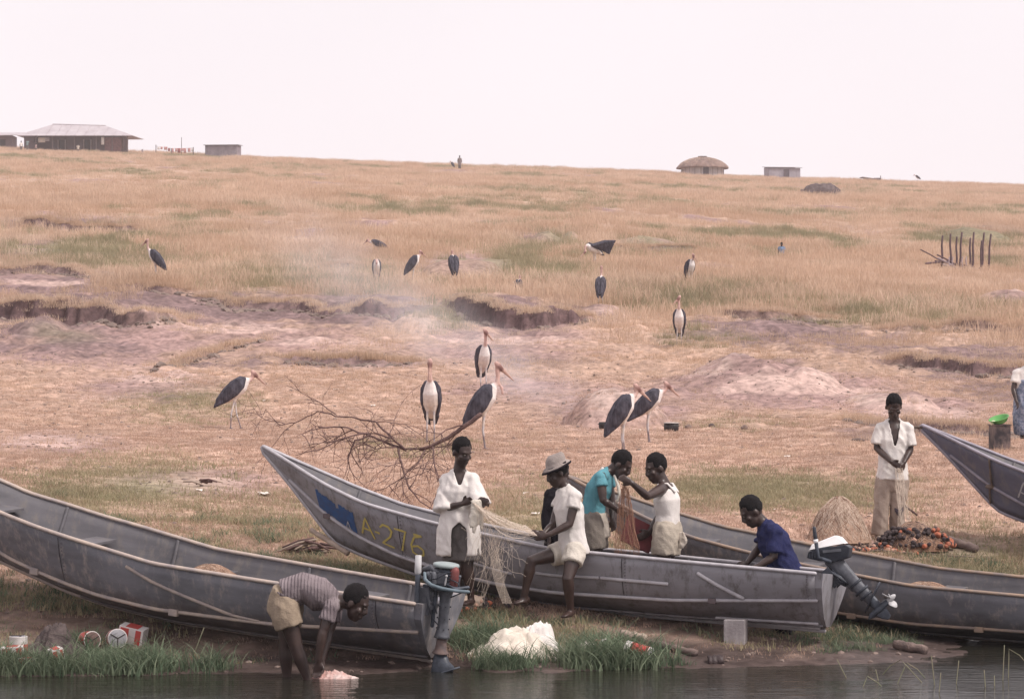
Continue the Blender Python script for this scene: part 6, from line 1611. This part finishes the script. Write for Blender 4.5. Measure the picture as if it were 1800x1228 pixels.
def build_grass():
    dry = grass_mat('dry_grass', (.575, .41, .295), (.735, .57, .445), (.41, .285, .20), 0.12)
    grn = grass_mat('green_grass', (.25, .235, .14), (.36, .32, .20), (.46, .345, .245), 0.3)
    stub = grass_mat('stubble', (.47, .32, .245), (.60, .44, .355), (.31, .205, .155), 0.6)
    lush = grass_mat('lush_grass', (.06, .10, .058), (.165, .225, .145), (.28, .29, .20), 2.2)
    tall = [tuft('tall', 55, 0.75, 0.35, 0.85, 0.010, 0.5, dry, 3, k, 0.4, True) for k in range(4)]
    tallg = [tuft('tallg', 60, 0.6, 0.25, 0.6, 0.012, 0.6, grn, 2, 20 + k) for k in range(3)]
    mix = [tuft('mixed', 40, 0.45, 0.12, 0.38, 0.007, 0.7, dry, 2, 40 + k) for k in range(3)]
    shrt = [tuft('short', 34, 0.20, 0.03, 0.085, 0.0045, 0.9, stub, 2, 60 + k) for k in range(3)]
    shg = [tuft('shortg', 36, 0.18, 0.035, 0.12, 0.005, 0.9, grn, 2, 80 + k) for k in range(3)]
    lus = [tuft('lush', 40, 0.20, 0.10, 0.44, 0.006, 1.15, lush, 5, 100 + k, 0.8) for k in range(4)]
    lus_s = [tuft('weed', 22, 0.11, 0.05, 0.16, 0.005, 1.0, lush, 3, 130 + k, 0.8) for k in range(2)]
    # grass hanging over the lips of the cut banks, clods at their feet
    BX, BY, FX, FY = [], [], [], []
    for xs, ds, h, back, sd in _BK:
        n = int(60 * (xs.max() - xs.min()) * .9) + 20; x = rng.uniform(xs.min(), xs.max(), n); y = np.interp(x, xs, ds); y = y + bank_wob(x, y, back, sd) + (.30 + .4 * h) * 1.15 + np.abs(rng.normal(0, .25, n)); BX.append(x); BY.append(y)
        n //= 2; x = rng.uniform(xs.min(), xs.max(), n); y = np.interp(x, xs, ds); y = y + bank_wob(x, y, back, sd) - .15 - np.abs(rng.normal(0, .4, n)); FX.append(x); FY.append(y)
    BX, BY, FX, FY = map(np.concatenate, (BX, BY, FX, FY))
    scatter('bank_grass', 'dry grass hanging over the lips of the cut banks', BX, BY, 0.35 + 0.55 * rng.random(len(BX)), mix)
    BANKFEET = (FX, FY)
    # upper hillside
    X, Y = area_points(52000, 88, 440); X2, Y2 = area_points(16000, 78, 200, power=0)
    X, Y = np.concatenate([X, X2]), np.concatenate([Y, Y2])
    z, soil, rim = land(X, Y, False); PX, PY, green, bare, big, mid, fin = masks(X, Y)
    keep = rng.random(len(X)) > np.clip(bare * 1.3 + soil * 2 + rim * 1.0 + 0.6 * (1 - sstep(80, 98, Y)) , 0, 1)
    isg = rng.random(len(X)) < np.clip(green * 1.2, 0, 0.95)
    k = keep & ~isg; scatter('dry_hill_grass', 'tall dry straw grass covering the upper hillside', X[k], Y[k], 0.45 + 0.6 * rng.random(k.sum()) ** 1.5 + 1.2 * np.clip(big[k], -.2, .3), tall)
    k = keep & isg; scatter('green_hill_grass', 'greener grass growing in strips across the hillside', X[k], Y[k], 0.6 + 0.6 * rng.random(k.sum()), tallg)
    # middle slope, thin ragged grass
    X, Y = area_points(40000, 52, 100)
    z, soil, rim = land(X, Y, False); PX, PY, green, bare, big, mid, fin = masks(X, Y)
    keep = rng.random(len(X)) > np.clip(bare * 1.05 + soil * 0.7 + 0.38 - 1.2 * mid - .6 * fin, 0, 1)
    isg = rng.random(len(X)) < np.clip(green, 0, 0.9)
    k = keep & ~isg; scatter('thin_slope_grass', 'thin ragged dry grass on the eroded middle slope', X[k], Y[k], (0.30 + 0.65 * rng.random(k.sum()) ** 1.6) * np.clip((Y[k] - 44) / 36, .25, 1), mix)
    k = keep & isg; scatter('green_slope_grass', 'green tufts in the gullies of the middle slope', X[k], Y[k], (0.4 + 0.45 * rng.random(k.sum())) * np.clip((Y[k] - 48) / 34, .3, 1), tallg)
    # grazed flat behind the boats
    X, Y = area_points(60000, 30.5, 68, power=0.5)
    z, soil, rim = land(X, Y, False); PX, PY, green, bare, big, mid, fin = masks(X, Y)
    shore = 1 - sstep(30.0, 34.0, Y + 1.2 * mid - 0.12 * X)
    keep = (rng.random(len(X)) > np.clip(bare * 0.95 + 0.15 - 0.9 * fin + 0.8 * shore * (1 - green), 0, 1)) & (z > 0.1)
    isg = rng.random(len(X)) < np.clip(green * 1.2, 0, 0.92)
    k = keep & ~isg; scatter('grazed_grass', 'short grazed dry turf behind the boats', X[k], Y[k], 0.6 + 0.8 * rng.random(k.sum()), shrt)
    k = keep & isg; scatter('green_turf', 'patches of short green turf between and behind the boats', X[k], Y[k], 0.7 + 1.0 * rng.random(k.sum()), shg)
    # scattered tussocks standing out of the grazed turf
    X, Y = area_points(1500, 34, 72, power=0.5); z, soil, rim = land(X, Y, False); PX, PY, green, bare, big, mid, fin = masks(X, Y)
    k = fbm(X * .5, Y * .5, 97, 2) > .05; scatter('tussocks', 'scattered straw tussocks on the grazed turf', X[k], Y[k], 0.25 + 0.45 * rng.random(k.sum()), mix)
    # rough stubble, clods and dead stems on the trodden shore
    X, Y = area_points(20000, 27.4, 34.5, power=0.5)
    z, soil, rim = land(X, Y, False); PX, PY, green, bare, big, mid, fin = masks(X, Y)
    cl = fbm(X * 1.3, Y * 1.3, 91, 3)
    mudz = (((PX < 760) & (Y < 29.6 - 0.0011 * PX)) | ((PX > 1130) & (Y < 29.9))) & (rng.random(len(X)) < .8)
    k = (z > 0.06) & (cl > 0.0) & ~mudz; scatter('shore_weeds', 'thin dusty weeds on the trodden shore', X[k], Y[k], 0.5 + 1.3 * rng.random(k.sum()) ** 2, shg + [lus_s[0], lus_s[1]])
    k = (z > 0.05) & (cl < -0.01) & (rng.random(len(X)) < .45) & ~mudz; scatter('dead_stems', 'dry flattened stems on the trodden shore', X[k], Y[k], 0.5 + 0.7 * rng.random(k.sum()), shrt)
    pm = mat('clod', (.20, .15, .13), rough=.95, var=.4, scale=9)
    pb = []
    for q in range(3):
        bm = bmesh.new(); bmesh.ops.create_icosphere(bm, subdivisions=1, radius=.022)
        for v in bm.verts: v.co = Vector((v.co.x * 1.3, v.co.y, v.co.z * .7)) * (1 + .5 * mnoise.noise(v.co * 40 + Vector((q, 0, 0))))
        me = bpy.data.meshes.new('clod'); bm.to_mesh(me); bm.free(); me.materials.append(pm); pb.append(bpy.data.objects.new('clod', me))
    X, Y = area_points(6500, 27.3, 74, power=0.5); z = land(X, Y, False)[0]; k = z > 0.0
    o = scatter('gravel', 'small clods and pebbles strewn over the landing', X[k], Y[k], 0.35 + 1.5 * rng.random(k.sum()) ** 4 + np.clip((Y[k] - 40) / 40, 0, 1) * 0.8, pb); o['category'] = 'gravel'
    o = scatter('fallen_soil', 'broken clods of dark soil below the cut banks', BANKFEET[0], BANKFEET[1], 2.0 + 5.0 * rng.random(len(BANKFEET[0])) ** 2.5, pb); o['category'] = 'soil'
    # lush waterside grass: centres (px, d), spread m, count, scale
    LX, LY, LS = [], [], []
    for px, d, sx, sy, n, s in [(905, 27.75, 0.5, 0.14, 130, .62), (1010, 27.9, 0.45, 0.22, 170, .95), (1090, 27.95, 0.35, 0.22, 110, 1.0), (840, 28.5, 0.30, 0.4, 120, 0.85), (1050, 28.5, 0.3, 0.2, 36, 0.9),
                                (60, 27.35, 0.7, 0.35, 210, 1.0), (170, 27.3, 0.6, 0.3, 150, 0.9), (280, 27.35, 0.35, 0.25, 80, 0.9), (340, 27.4, 0.20, 0.2, 60, 1.35), (120, 28.0, 0.25, 0.25, 50, 1.0), (-60, 27.4, .5, .4, 120, 1.0),
                                (160, 28.5, 0.2, 0.1, 20, 0.8), (1480, 29.6, 0.4, 0.35, 60, 0.45), (1560, 29.9, 0.4, 0.3, 45, 0.4), (1500, 29.1, 0.25, 0.15, 24, 0.6), (640, 31.0, 0.8, 0.3, 110, 0.5), (1180, 27.9, 0.35, 0.15, 26, 0.7),
                                (800, 28.0, 0.2, 0.25, 60, 0.8), (60, 27.6, .6, .22, 130, .8), (150, 27.5, .6, .2, 130, .8), (250, 27.6, .5, .25, 110, .95), (330, 27.55, .25, .2, 60, 1.2), (880, 27.75, .35, .14, 60, .7), (1050, 27.8, .45, .2, 110, 1.15), (300, 31.0, 1.3, 1.0, 260, 0.40), (120, 32.0, 1.2, 1.2, 260, 0.42), (440, 31.5, 0.9, 0.8, 140, 0.35), (1700, 33.0, 1.0, 0.7, 200, 0.35)]:
        LX.append((px - CX) / FPX * d + rng.normal(0, sx * 0.6, n)); LY.append(d + rng.normal(0, sy * 0.6, n)); LS.append(s * (0.50 + 1.05 * rng.random(n) ** 2))
    LX, LY, LS = map(np.concatenate, (LX, LY, LS))
    z = land(LX, LY)[0]; k = (z > 0.015) & (fbm(LX * 2.2, LY * 2.2, 95, 3) > -0.10)
    scatter('waterside_grass', 'lush blue green grass clumps at the water edge', LX[k], LY[k], LS[k], lus)
build_grass()
# ------------------------------------------------------------ buildings on the ridge and the pole frame
TINROOF = mat('tin_roof', (.46, .42, .44), rough=.5, color2=(.36, .32, .34), scale=.6, bump=.3, bscale=3, spec=.4); MUDW = mat('mud_wall', (.115, .085, .095), rough=.95, color2=(.085, .062, .07), scale=.8, bump=.4, bscale=4); POSTM = mat('post_wood', (.12, .09, .09), rough=.9, var=.3, scale=3)
DARKM = mat('dark_opening', (.02, .016, .02), rough=.9); FRAMEM = mat('door_frame', (.26, .22, .22), rough=.8, var=.2, scale=3); REDW = mat('red_cloth', (.30, .10, .10), rough=.9, var=.25, scale=3)
s_ = 5000 / 412.0
def house():
    d = 412.0; x0 = (142 - CX) / FPX * d; b = Vector((x0, d, gz(x0, d) - .35)); root = empty('long_house', b, R(-4), 'long low house with pale hipped tin roof and shaded veranda on the skyline', 'house')
    W, Dp, H = 15.6, 7.0, 2.55
    box_obj('wall', (.0, 1.2, H / 2), (W - 3.4, Dp - 2.6, H), MUDW, root)
    box_obj('end_wall', (-W / 2 + .9, .2, H / 2 - .1), (1.6, Dp - 1.2, H - .2), MUDW, root)
    # hipped roof, two slopes and two hips, with corrugation ribs
    e, rz0, rz1 = .6, H - .15, H + 1.75; x1, x2 = -W / 2 - e, W / 2 + e; y1, y2 = -Dp / 2 - .5, Dp / 2 + .6; ra, rb_ = -W / 2 + 3.6, W / 2 - 4.2
    E = [Vector((x1, y1, rz0)), Vector((x2, y1, rz0 - .1)), Vector((x2, y2, rz0)), Vector((x1, y2, rz0))]; K = [Vector((ra, .2, rz1)), Vector((rb_, .2, rz1 - .25))]
    for nm, q in (('roof_slope', (E[0], E[1], K[1], K[0])), ('roof_slope', (E[2], E[3], K[0], K[1])), ('roof_hip', (E[1], E[2], K[1])), ('roof_hip', (E[3], E[0], K[0]))):
        V = list(q) + [v + Vector((0, 0, -.07)) for v in q]; n = len(q)
        rf = pyobj(nm, V, [tuple(range(n)), tuple(reversed(range(n, 2 * n)))] + [(i, n + i, n + (i + 1) % n, (i + 1) % n) for i in range(n)], TINROOF, root)
        if nm == 'roof_slope' and q[0] is E[0]:
            for i in range(1, 12):
                t = i / 12; a = E[0].lerp(E[1], t); c = K[0].lerp(K[1], min(1, max(0, (a.x - ra) / (rb_ - ra))))
                if a.x < ra: c = a.lerp(K[0], (a.x - x1) / (ra - x1)); c = Vector((a.x, c.y, E[0].lerp(K[0], (a.x - x1) / (ra - x1)).z)); c = E[0].lerp(K[0], (a.x - x1) / (ra - x1))
                if a.x > rb_: c = E[1].lerp(K[1], (x2 - a.x) / (x2 - rb_))
                bm = bmesh.new(); bm_chain(bm, [a + Vector((0, 0, .02)), c + Vector((0, 0, .02))], [.05, .04], None, 5); bmobj('roof_seam', bm, TINROOF, rf)
    tubes('ridge_cap', [([K[0] + Vector((0, 0, .03)), K[1] + Vector((0, 0, .03))], .08)], TINROOF, root, 6)
    for x in (-W / 2 + 2.0, -3.4, -.2, 3.0, 5.3, W / 2 - .25): box_obj('veranda_post', (x, -Dp / 2 + .1, (H - .2) / 2), (.13, .13, H - .2), POSTM, root)
    box_obj('veranda_post', (W / 2 - 1.35, -Dp / 2 + 1.8, (H - .2) / 2), (.16, .16, H - .2), POSTM, root)
    for x in (-2.55, 1.2, 4.5):
        dr = box_obj('door', (x, -1.13, .95), (.85, .10, 1.9), DARKM, root); box_obj('door_frame', (x - .52, -1.15, .98), (.16, .14, 1.96), FRAMEM, dr); box_obj('door_frame', (x + .52, -1.15, .98), (.16, .14, 1.96), FRAMEM, dr)
    box_obj('reed_screen', (W / 2 - 2.5, -Dp / 2 + .5, 1.05), (2.3, .12, 2.1), mat('reed_screen', (.15, .075, .075), rough=.95, var=.3, scale=4), root)
    box_obj('reed_screen', (W / 2 - 1.5, -1.5, 1.05), (.12, 2.0, 2.1), mat('reed_screen', (.15, .075, .075)), root)
    for x, w, h, m in ((-5.0, 1.1, .75, lin_c), (-4.2, .7, .55, cloth('wash_grey', (.34, .30, .31))), (-5.8, .5, .7, black_c), (W / 2 - 3.9, .45, 1.1, white_c)):
        V, Fs = [], []
        for i in range(7):
            for j in range(5): V.append((x + w * (i / 6 - .5), -Dp / 2 + .25 + .06 * math.sin(i * 1.6 + j * .4), 2.15 - h * j / 4))
        for i in range(6):
            for j in range(4): Fs.append((i * 5 + j, i * 5 + 5 + j, i * 5 + 6 + j, i * 5 + 1 + j))
        pyobj('hanging_cloth', V, Fs, m, root, True).modifiers.new('t', 'SOLIDIFY').thickness = .02
    # neighbouring roof at the edge of the picture
    x0 = (2 - CX) / FPX * 428; b2 = Vector((x0, 428, gz(x0, 428) - .6)); r2 = empty('small_house', b2, 0, 'dark house with pale roof edge behind the long house at the picture edge', 'house')
    box_obj('wall', (0, 0, 1.2), (4.0, 4.0, 2.4), MUDW, r2); 
    pyobj('roof', [(-2.6, -2.6, 2.3), (3.2, -2.6, 2.35), (3.2, 2.6, 3.1), (-2.6, 2.6, 3.1), (-2.6, -2.6, 2.4), (3.2, -2.6, 2.45), (3.2, 2.6, 3.2), (-2.6, 2.6, 3.2)], [(0, 3, 2, 1), (4, 5, 6, 7), (0, 1, 5, 4), (1, 2, 6, 5), (2, 3, 7, 6), (3, 0, 4, 7)], TINROOF, r2); box_obj('door', (.6, -2.03, .9), (.8, .06, 1.8), DARKM, r2)
house()
# washing line
def washing():
    d = 408; x0 = (308 - CX) / FPX * d; b = Vector((x0, d, gz(x0, d))); root = empty('washing_line', b, R(-3), 'washing line hung with white and red clothes between house and shed', 'washing line')
    for x, h in ((-2.8, 1.5), (-.6, 1.0), (2.6, 1.15)): box_obj('line_post', (x, 0, h / 2 - .2), (.10, .10, h + .4), POSTM, root)
    box_obj('tall_pole', (.85, .3, 1.2), (.07, .07, 2.8), POSTM, root)
    tubes('line', [([Vector((-2.8, 0, 1.3)), Vector((-1.6, 0, 1.1)), Vector((-.6, 0, 1.0)), Vector((1.0, 0, .95)), Vector((2.6, 0, 1.05))], .015)], POSTM, root, 4)
    r5 = random.Random(4); x = -2.6
    while x < 2.4:
        w = r5.uniform(.28, .55); h = r5.uniform(.35, .8); m = r5.choice([white_c, REDW, cloth('wash_rose', (.55, .30, .29)), white_c]); V, Fs = [], []
        zt = 1.22 if x < -1.6 else 1.0
        for i in range(5):
            for j in range(4): V.append((x + w * i / 4, .03 * math.sin(i * 2 + j), zt - h * j / 3))
        for i in range(4):
            for j in range(3): Fs.append((i * 4 + j, i * 4 + 4 + j, i * 4 + 5 + j, i * 4 + 1 + j))
        pyobj('garment', V, Fs, m, root, True).modifiers.new('t', 'SOLIDIFY').thickness = .02; x += w + r5.uniform(.0, .25)
    for px in (250,):
        o = box_obj('fence_post', (0, 0, .4), (.22, .2, 1.0), mat('post_grey', (.28, .25, .27), rough=.9), None); xx = (px - CX) / FPX * d; o.location = (xx, d, gz(xx, d) - .1); tag(o, 'short grey post between the long house and the washing line', 'post')
washing()
def shed(px, d, W, Dp, H, rz, label, mw, slope=.35, door=None, over=.25, dz=-.1):
    x0 = (px - CX) / FPX * d; b = Vector((x0, d, gz(x0, d) + dz)); root = empty('shed', b, rz, label, 'shed', 'tin sheds on the ridge'); n = 9; r6 = random.Random(int(px))
    for i in range(n):
        w = W / n; x = -W / 2 + w * (i + .5)
        box_obj('wall_sheet', (x, -Dp / 2 + r6.uniform(-.015, .015), H / 2 + r6.uniform(-.02, .0)), (w * .97, .05, H), mw, root)
    for i in range(6):
        w = Dp / 6; y = -Dp / 2 + w * (i + .5) + .04
        for s in (-1, 1): box_obj('wall_sheet', (s * W / 2, y, H / 2), (.05, w * .96, H + slope * ((i + .5) / 6 - 0)), mw, root)
    box_obj('back_wall', (0, Dp / 2, H / 2 + slope / 2), (W, .05, H + slope), mw, root)
    a = [(-W / 2 - over, -Dp / 2 - over, H + .02), (W / 2 + over, -Dp / 2 - over, H + .02), (W / 2 + over, Dp / 2 + over, H + slope + .06), (-W / 2 - over, Dp / 2 + over, H + slope + .06)]
    V = a + [(x, y, z + .06) for x, y, z in a]; pyobj('roof', V, [(3, 2, 1, 0), (4, 5, 6, 7), (0, 1, 5, 4), (1, 2, 6, 5), (2, 3, 7, 6), (3, 0, 4, 7)], mat('shed_roof', (.16, .14, .155), rough=.6, var=.2, scale=1), root)
    if door is not None:
        dr = box_obj('door', (door, -Dp / 2 - .05, H * .44), (.85, .05, H * .86), mat('shed_door', (.085, .07, .085), rough=.8, var=.3, scale=2), root); box_obj('door_frame', (door - .50, -Dp / 2 - .06, H * .45), (.12, .06, H * .9), mw, dr); box_obj('door_frame', (door + .50, -Dp / 2 - .06, H * .45), (.12, .06, H * .9), mw, dr)
    return root
shed(392, 410, 4.6, 3.0, 1.72, R(-6), 'small weathered grey shed standing left on the ridge', mat('sheet_weathered', (.26, .225, .255), rough=.8, color2=(.17, .145, .165), scale=1.2, bump=.3), .1)
shed(1375, 410, 4.6, 3.0, 1.65, R(8), 'small pale tin shed with dark door right of the thatched hut', mat('sheet_pale', (.33, .31, .35), rough=.7, color2=(.25, .23, .27), scale=1.2, bump=.3), .25, .25)
def hut():
    d = 405; x0 = (1235 - CX) / FPX * d; b = Vector((x0, d, gz(x0, d) - .15)); root = empty('thatched_hut', b, 0, 'round hut with pale wall and brown thatched roof on the ridge', 'hut'); rw, hw = 2.95, 1.55
    pw = mat('pale_daub', (.50, .44, .44), rough=.95, color2=(.38, .33, .34), scale=1.5, bump=.4, bscale=5)
    n = 22
    for i in range(n):
        a = 2 * math.pi * (i + .5) / n; A = Matrix.Rotation(a, 3, 'Z'); box_obj('wall_panel', A @ Vector((rw, 0, hw / 2)), (.12, 2 * rw * math.sin(math.pi / n) * .97, hw), pw, root, A); box_obj('wall_post', Matrix.Rotation(a + math.pi / n, 3, 'Z') @ Vector((rw + .06, 0, hw / 2)), (.10, .09, hw), mat('pole_grey', (.24, .20, .21), rough=.9), root, Matrix.Rotation(a + math.pi / n, 3, 'Z'))
    TH = mat('thatch', (.27, .185, .155), rough=.98, color2=(.15, .10, .09), scale=2.2, bump=.9, bscale=9, stretch=(1, 1, .4))
    V, Fs = [], []; NT, prof = 64, [(3.75, 1.28), (3.72, 1.45), (3.35, 1.85), (2.7, 2.28), (1.9, 2.62), (1.0, 2.83), (.45, 2.9)]
    for r, z in prof:
        for i in range(NT):
            th = 2 * math.pi * i / NT; q = 1 + .035 * mnoise.noise(Vector((math.cos(th) * 4, math.sin(th) * 4, z * 2))); V.append((r * q * math.cos(th), r * q * math.sin(th), z + .10 * mnoise.noise(Vector((math.cos(th) * 7, math.sin(th) * 7, r)))))
    for j in range(len(prof) - 1):
        for i in range(NT): Fs.append((j * NT + i, j * NT + (i + 1) % NT, (j + 1) * NT + (i + 1) % NT, (j + 1) * NT + i))
    Fs.append(tuple((len(prof) - 1) * NT + i for i in range(NT))); Fs.append(tuple(reversed(range(NT))))
    th = pyobj('thatch_roof', V, Fs, TH, root, True); r7 = random.Random(8); ln = []
    for _ in range(420):
        a = r7.uniform(0, 6.283); t0 = r7.uniform(.2, 1); r0 = 3.7 * t0; L = r7.uniform(.3, .6)
        def sp(r): return float(np.interp(r, [.45, 1.0, 1.9, 2.7, 3.35, 3.72, 4.2], [2.9, 2.83, 2.62, 2.28, 1.85, 1.45, 1.0])) + .04
        ln.append(([Vector((math.cos(a) * r, math.sin(a) * r, sp(r))) for r in (max(.4, r0 - L), r0, r0 + .12)], .022))
    tag(tubes('thatch_straws', ln, mat('thatch_light', (.36, .26, .21), rough=.98, var=.3, scale=2), th, 3), kind='stuff')
    bm = bmesh.new(); lathe(bm, [(.62, 2.92), (.66, 2.98), (.62, 3.05), (.1, 3.08)], (0, 0, 0), None, 16); bmobj('roof_cap', bm, mat('cap_dark', (.12, .095, .10), rough=.9), root, True)
    box_obj('door', Vector((.3, -rw - .05, .72)), (.8, .10, 1.4), mat('shed_door', (.085, .07, .085)), root)
hut()
# low ruined lean-to on the skyline
x0 = (1534 - CX) / FPX * 408; b = Vector((x0, 408, gz(x0, 408) + .1)); root = empty('lean_to', b, R(5), 'low collapsed lean-to roof showing above the grass on the ridge', 'lean-to')
box_obj('roof_sheet', (-.4, 0, .62), (2.6, 2.0, .08), mat('shed_roof', (.16, .14, .155)), root, Matrix.Rotation(R(8), 3, 'Y')); box_obj('wall_sheet', (.6, -.6, .3), (1.0, .08, .8), MUDW, root); box_obj('wall_sheet', (-.6, -.6, .25), (1.2, .08, .7), MUDW, root); box_obj('post', (1.0, -.8, .45), (.1, .1, 1.1), POSTM, root)

# pole frame of an unfinished hut
def poles():
    d = dist_at(1695, 476); s = 5000 / d; x0 = (1695 - CX) / FPX * d; b = Vector((x0, d, gz(x0, d))); root = empty('unfinished_hut', b, 0, 'unfinished frame of upright dark poles over a heap of timbers', 'pole frame')
    PM = mat('pole_dark', (.13, .085, .095), rough=.95, color2=(.085, .055, .06), scale=5, bump=.3); PG = mat('pole_pale', (.34, .28, .30), rough=.95, var=.2, scale=4)
    def q(px, py, off=0.0): return P(px, py, d + off) - b
    def pole(name, a, c, r, m, sub=False):
        bm = bmesh.new(); bm_chain(bm, [a, a.lerp(c, .35) + Vector((.02, 0, 0)), a.lerp(c, .7) - Vector((.02, 0, 0)), c], [r, r * .95, r * .88, r * .8], None, 7); bmobj(name, bm, m, root, True)
    ups = [(1655, 462, 1657, 415, -.3), (1671, 464, 1671, 412, -.6), (1681, 466, 1682, 417, .6), (1686, 468, 1691, 409, .8), (1705, 470, 1706, 419, .9), (1709, 474, 1712, 409, -.5), (1723, 474, 1726, 424, .3), (1725, 474, 1730, 410, .8), (1736, 478, 1742, 412, -.6)]
    for x1, y1, x2, y2, o in ups: pole('upright_pole', q(x1, y1 + 8, o), q(x2, y2, o), .050, PM)
    for x1, y1, x2, y2, r in [(1619, 440, 1660, 462, .03), (1628, 464, 1668, 460, .045), (1650, 455, 1676, 468, .05), (1645, 460, 1712, 470, .05), (1680, 466, 1706, 473, .06), (1700, 471, 1752, 479, .05), (1655, 466, 1700, 476, .06), (1720, 472, 1760, 482, .035), (1690, 472, 1735, 477, .05), (1648, 449, 1690, 470, .035)]: pole('fallen_timber', q(x1, y1 - 1, -.2 - rr.random()), q(x2, y2 - 1, -.2 - rr.random()), r, PM if rr.random() < .6 else PG)
    for x in (1668, 1674, 1691, 1698): pole('short_stake', q(x, 475, -1.0), q(x + 1, 452, -1.0), .03, PG)
poles()
# dark heap of brushwood high on the slope
def brush(px, py, r, h, label, n=260):
    d = dist_at(px, py); b = G(px, d, -.1); root = empty('brush_heap', b, 0, label, 'brush heap'); r8 = random.Random(int(px)); ln = []
    bm = bmesh.new(); bm_ell(bm, (0, 0, h * .2), (r, r * .8, h * .7)); bm_ell(bm, (r * .3, 0, h * .4), (r * .5, r * .5, h * .55)); blob('core', bm, mat('brush_core', (.10, .075, .075), rough=.98, var=.4, scale=3, bump=.8, bscale=6), root, .12, 1, lambda co: .22 * mnoise.noise(co * 2.2))
    for _ in range(n):
        a = r8.uniform(0, 6.28); q = r8.random() ** .5; p = Vector((math.cos(a) * r * q, math.sin(a) * r * .8 * q, h * (1 - q * q) * .75)); dv = Vector((r8.uniform(-1, 1), r8.uniform(-1, 1), r8.uniform(-.1, .8))).normalized(); ln.append(([p, p + dv * r8.uniform(.2, .6)], [.025, .008]))
    tag(tubes('twigs', ln, mat('brush_twig', (.13, .10, .095), rough=.95, var=.3, scale=3), root, 3), kind='stuff')
brush(1442, 344, 2.1, 1.4, 'dark heap of brushwood high on the slope below the tin shed')

# ------------------------------------------------------------ thin haze and wood smoke
def volume_mat(name, color, density, aniso=0.2):
    m = bpy.data.materials.new(name); m.use_nodes = True; nt = m.node_tree; nt.nodes.remove(nt.nodes['Principled BSDF'])
    pv = nt.nodes.new('ShaderNodeVolumePrincipled'); pv.inputs['Color'].default_value = (*color, 1); pv.inputs['Density'].default_value = density; pv.inputs['Anisotropy'].default_value = aniso
    try: m.cycles.volume_step_rate = 4.0
    except Exception: pass
    nt.links.new(pv.outputs[0], nt.nodes['Material Output'].inputs['Volume']); return m, nt, pv
hm, _, _ = volume_mat('haze_air', (.97, .94, .97), .00035)
hz = box_obj('haze', (0, 125, 20.5), (1260, 1160, 53), hm); tag(hz, 'thin pale haze over the whole landing and hill', None, None, 'stuff')
def smoke():
    a, b = P(1005, 722, 57), P(470, 395, 104); L = (b - a).length; A = basis(b - a)
    r0, r1 = .9, 2.0; bm = bmesh.new(); lathe(bm, [(r0, 0), (r0 + (r1 - r0) * .5, L * .5), (r1, L)], (0, 0, 0), None, 16)
    m, nt, pv = volume_mat('wood_smoke', (.92, .94, 1.0), 0.0, 0.0); N, K = nt.nodes.new, nt.links.new
    tc = N('ShaderNodeTexCoord'); n = N('ShaderNodeTexNoise'); n.inputs['Scale'].default_value = .7; n.inputs['Detail'].default_value = 2; K(tc.outputs['Object'], n.inputs['Vector'])
    def math_(op, x, y):
        q = N('ShaderNodeMath'); q.operation = op; q.use_clamp = False
        for i, t in enumerate((x, y)):
            if isinstance(t, (int, float)): q.inputs[i].default_value = t
            else: K(t, q.inputs[i])
        return q.outputs[0]
    sx = N('ShaderNodeSeparateXYZ'); K(tc.outputs['Object'], sx.inputs[0])
    rr_ = math_('SQRT', math_('ADD', math_('MULTIPLY', sx.outputs['X'], sx.outputs['X']), math_('MULTIPLY', sx.outputs['Y'], sx.outputs['Y'])), 0)
    lim = math_('ADD', math_('MULTIPLY', sx.outputs['Z'], (r1 - r0) / L), r0)
    fall = math_('MAXIMUM', math_('SUBTRACT', 1.0, math_('DIVIDE', rr_, lim)), 0)          # thins out towards its edge
    endf = math_('MAXIMUM', math_('SUBTRACT', 1.0, math_('DIVIDE', sx.outputs['Z'], L)), 0) # and as it drifts away
    puff = math_('MAXIMUM', math_('SUBTRACT', n.outputs['Fac'], .40), 0)
    K(math_('MULTIPLY', math_('MULTIPLY', math_('MULTIPLY', fall, puff), math_('POWER', endf, .8)), 0.62), pv.inputs['Density'])
    o = bmobj('smoke', bm, m, None, True); o.matrix_world = Matrix(((A[0].x, A[1].x, A[2].x, a.x), (A[0].y, A[1].y, A[2].y, a.y), (A[0].z, A[1].z, A[2].z, a.z), (0, 0, 0, 1)))
    tag(o, 'faint blue wood smoke drifting up the slope from the hearth', None, None, 'stuff')
smoke()
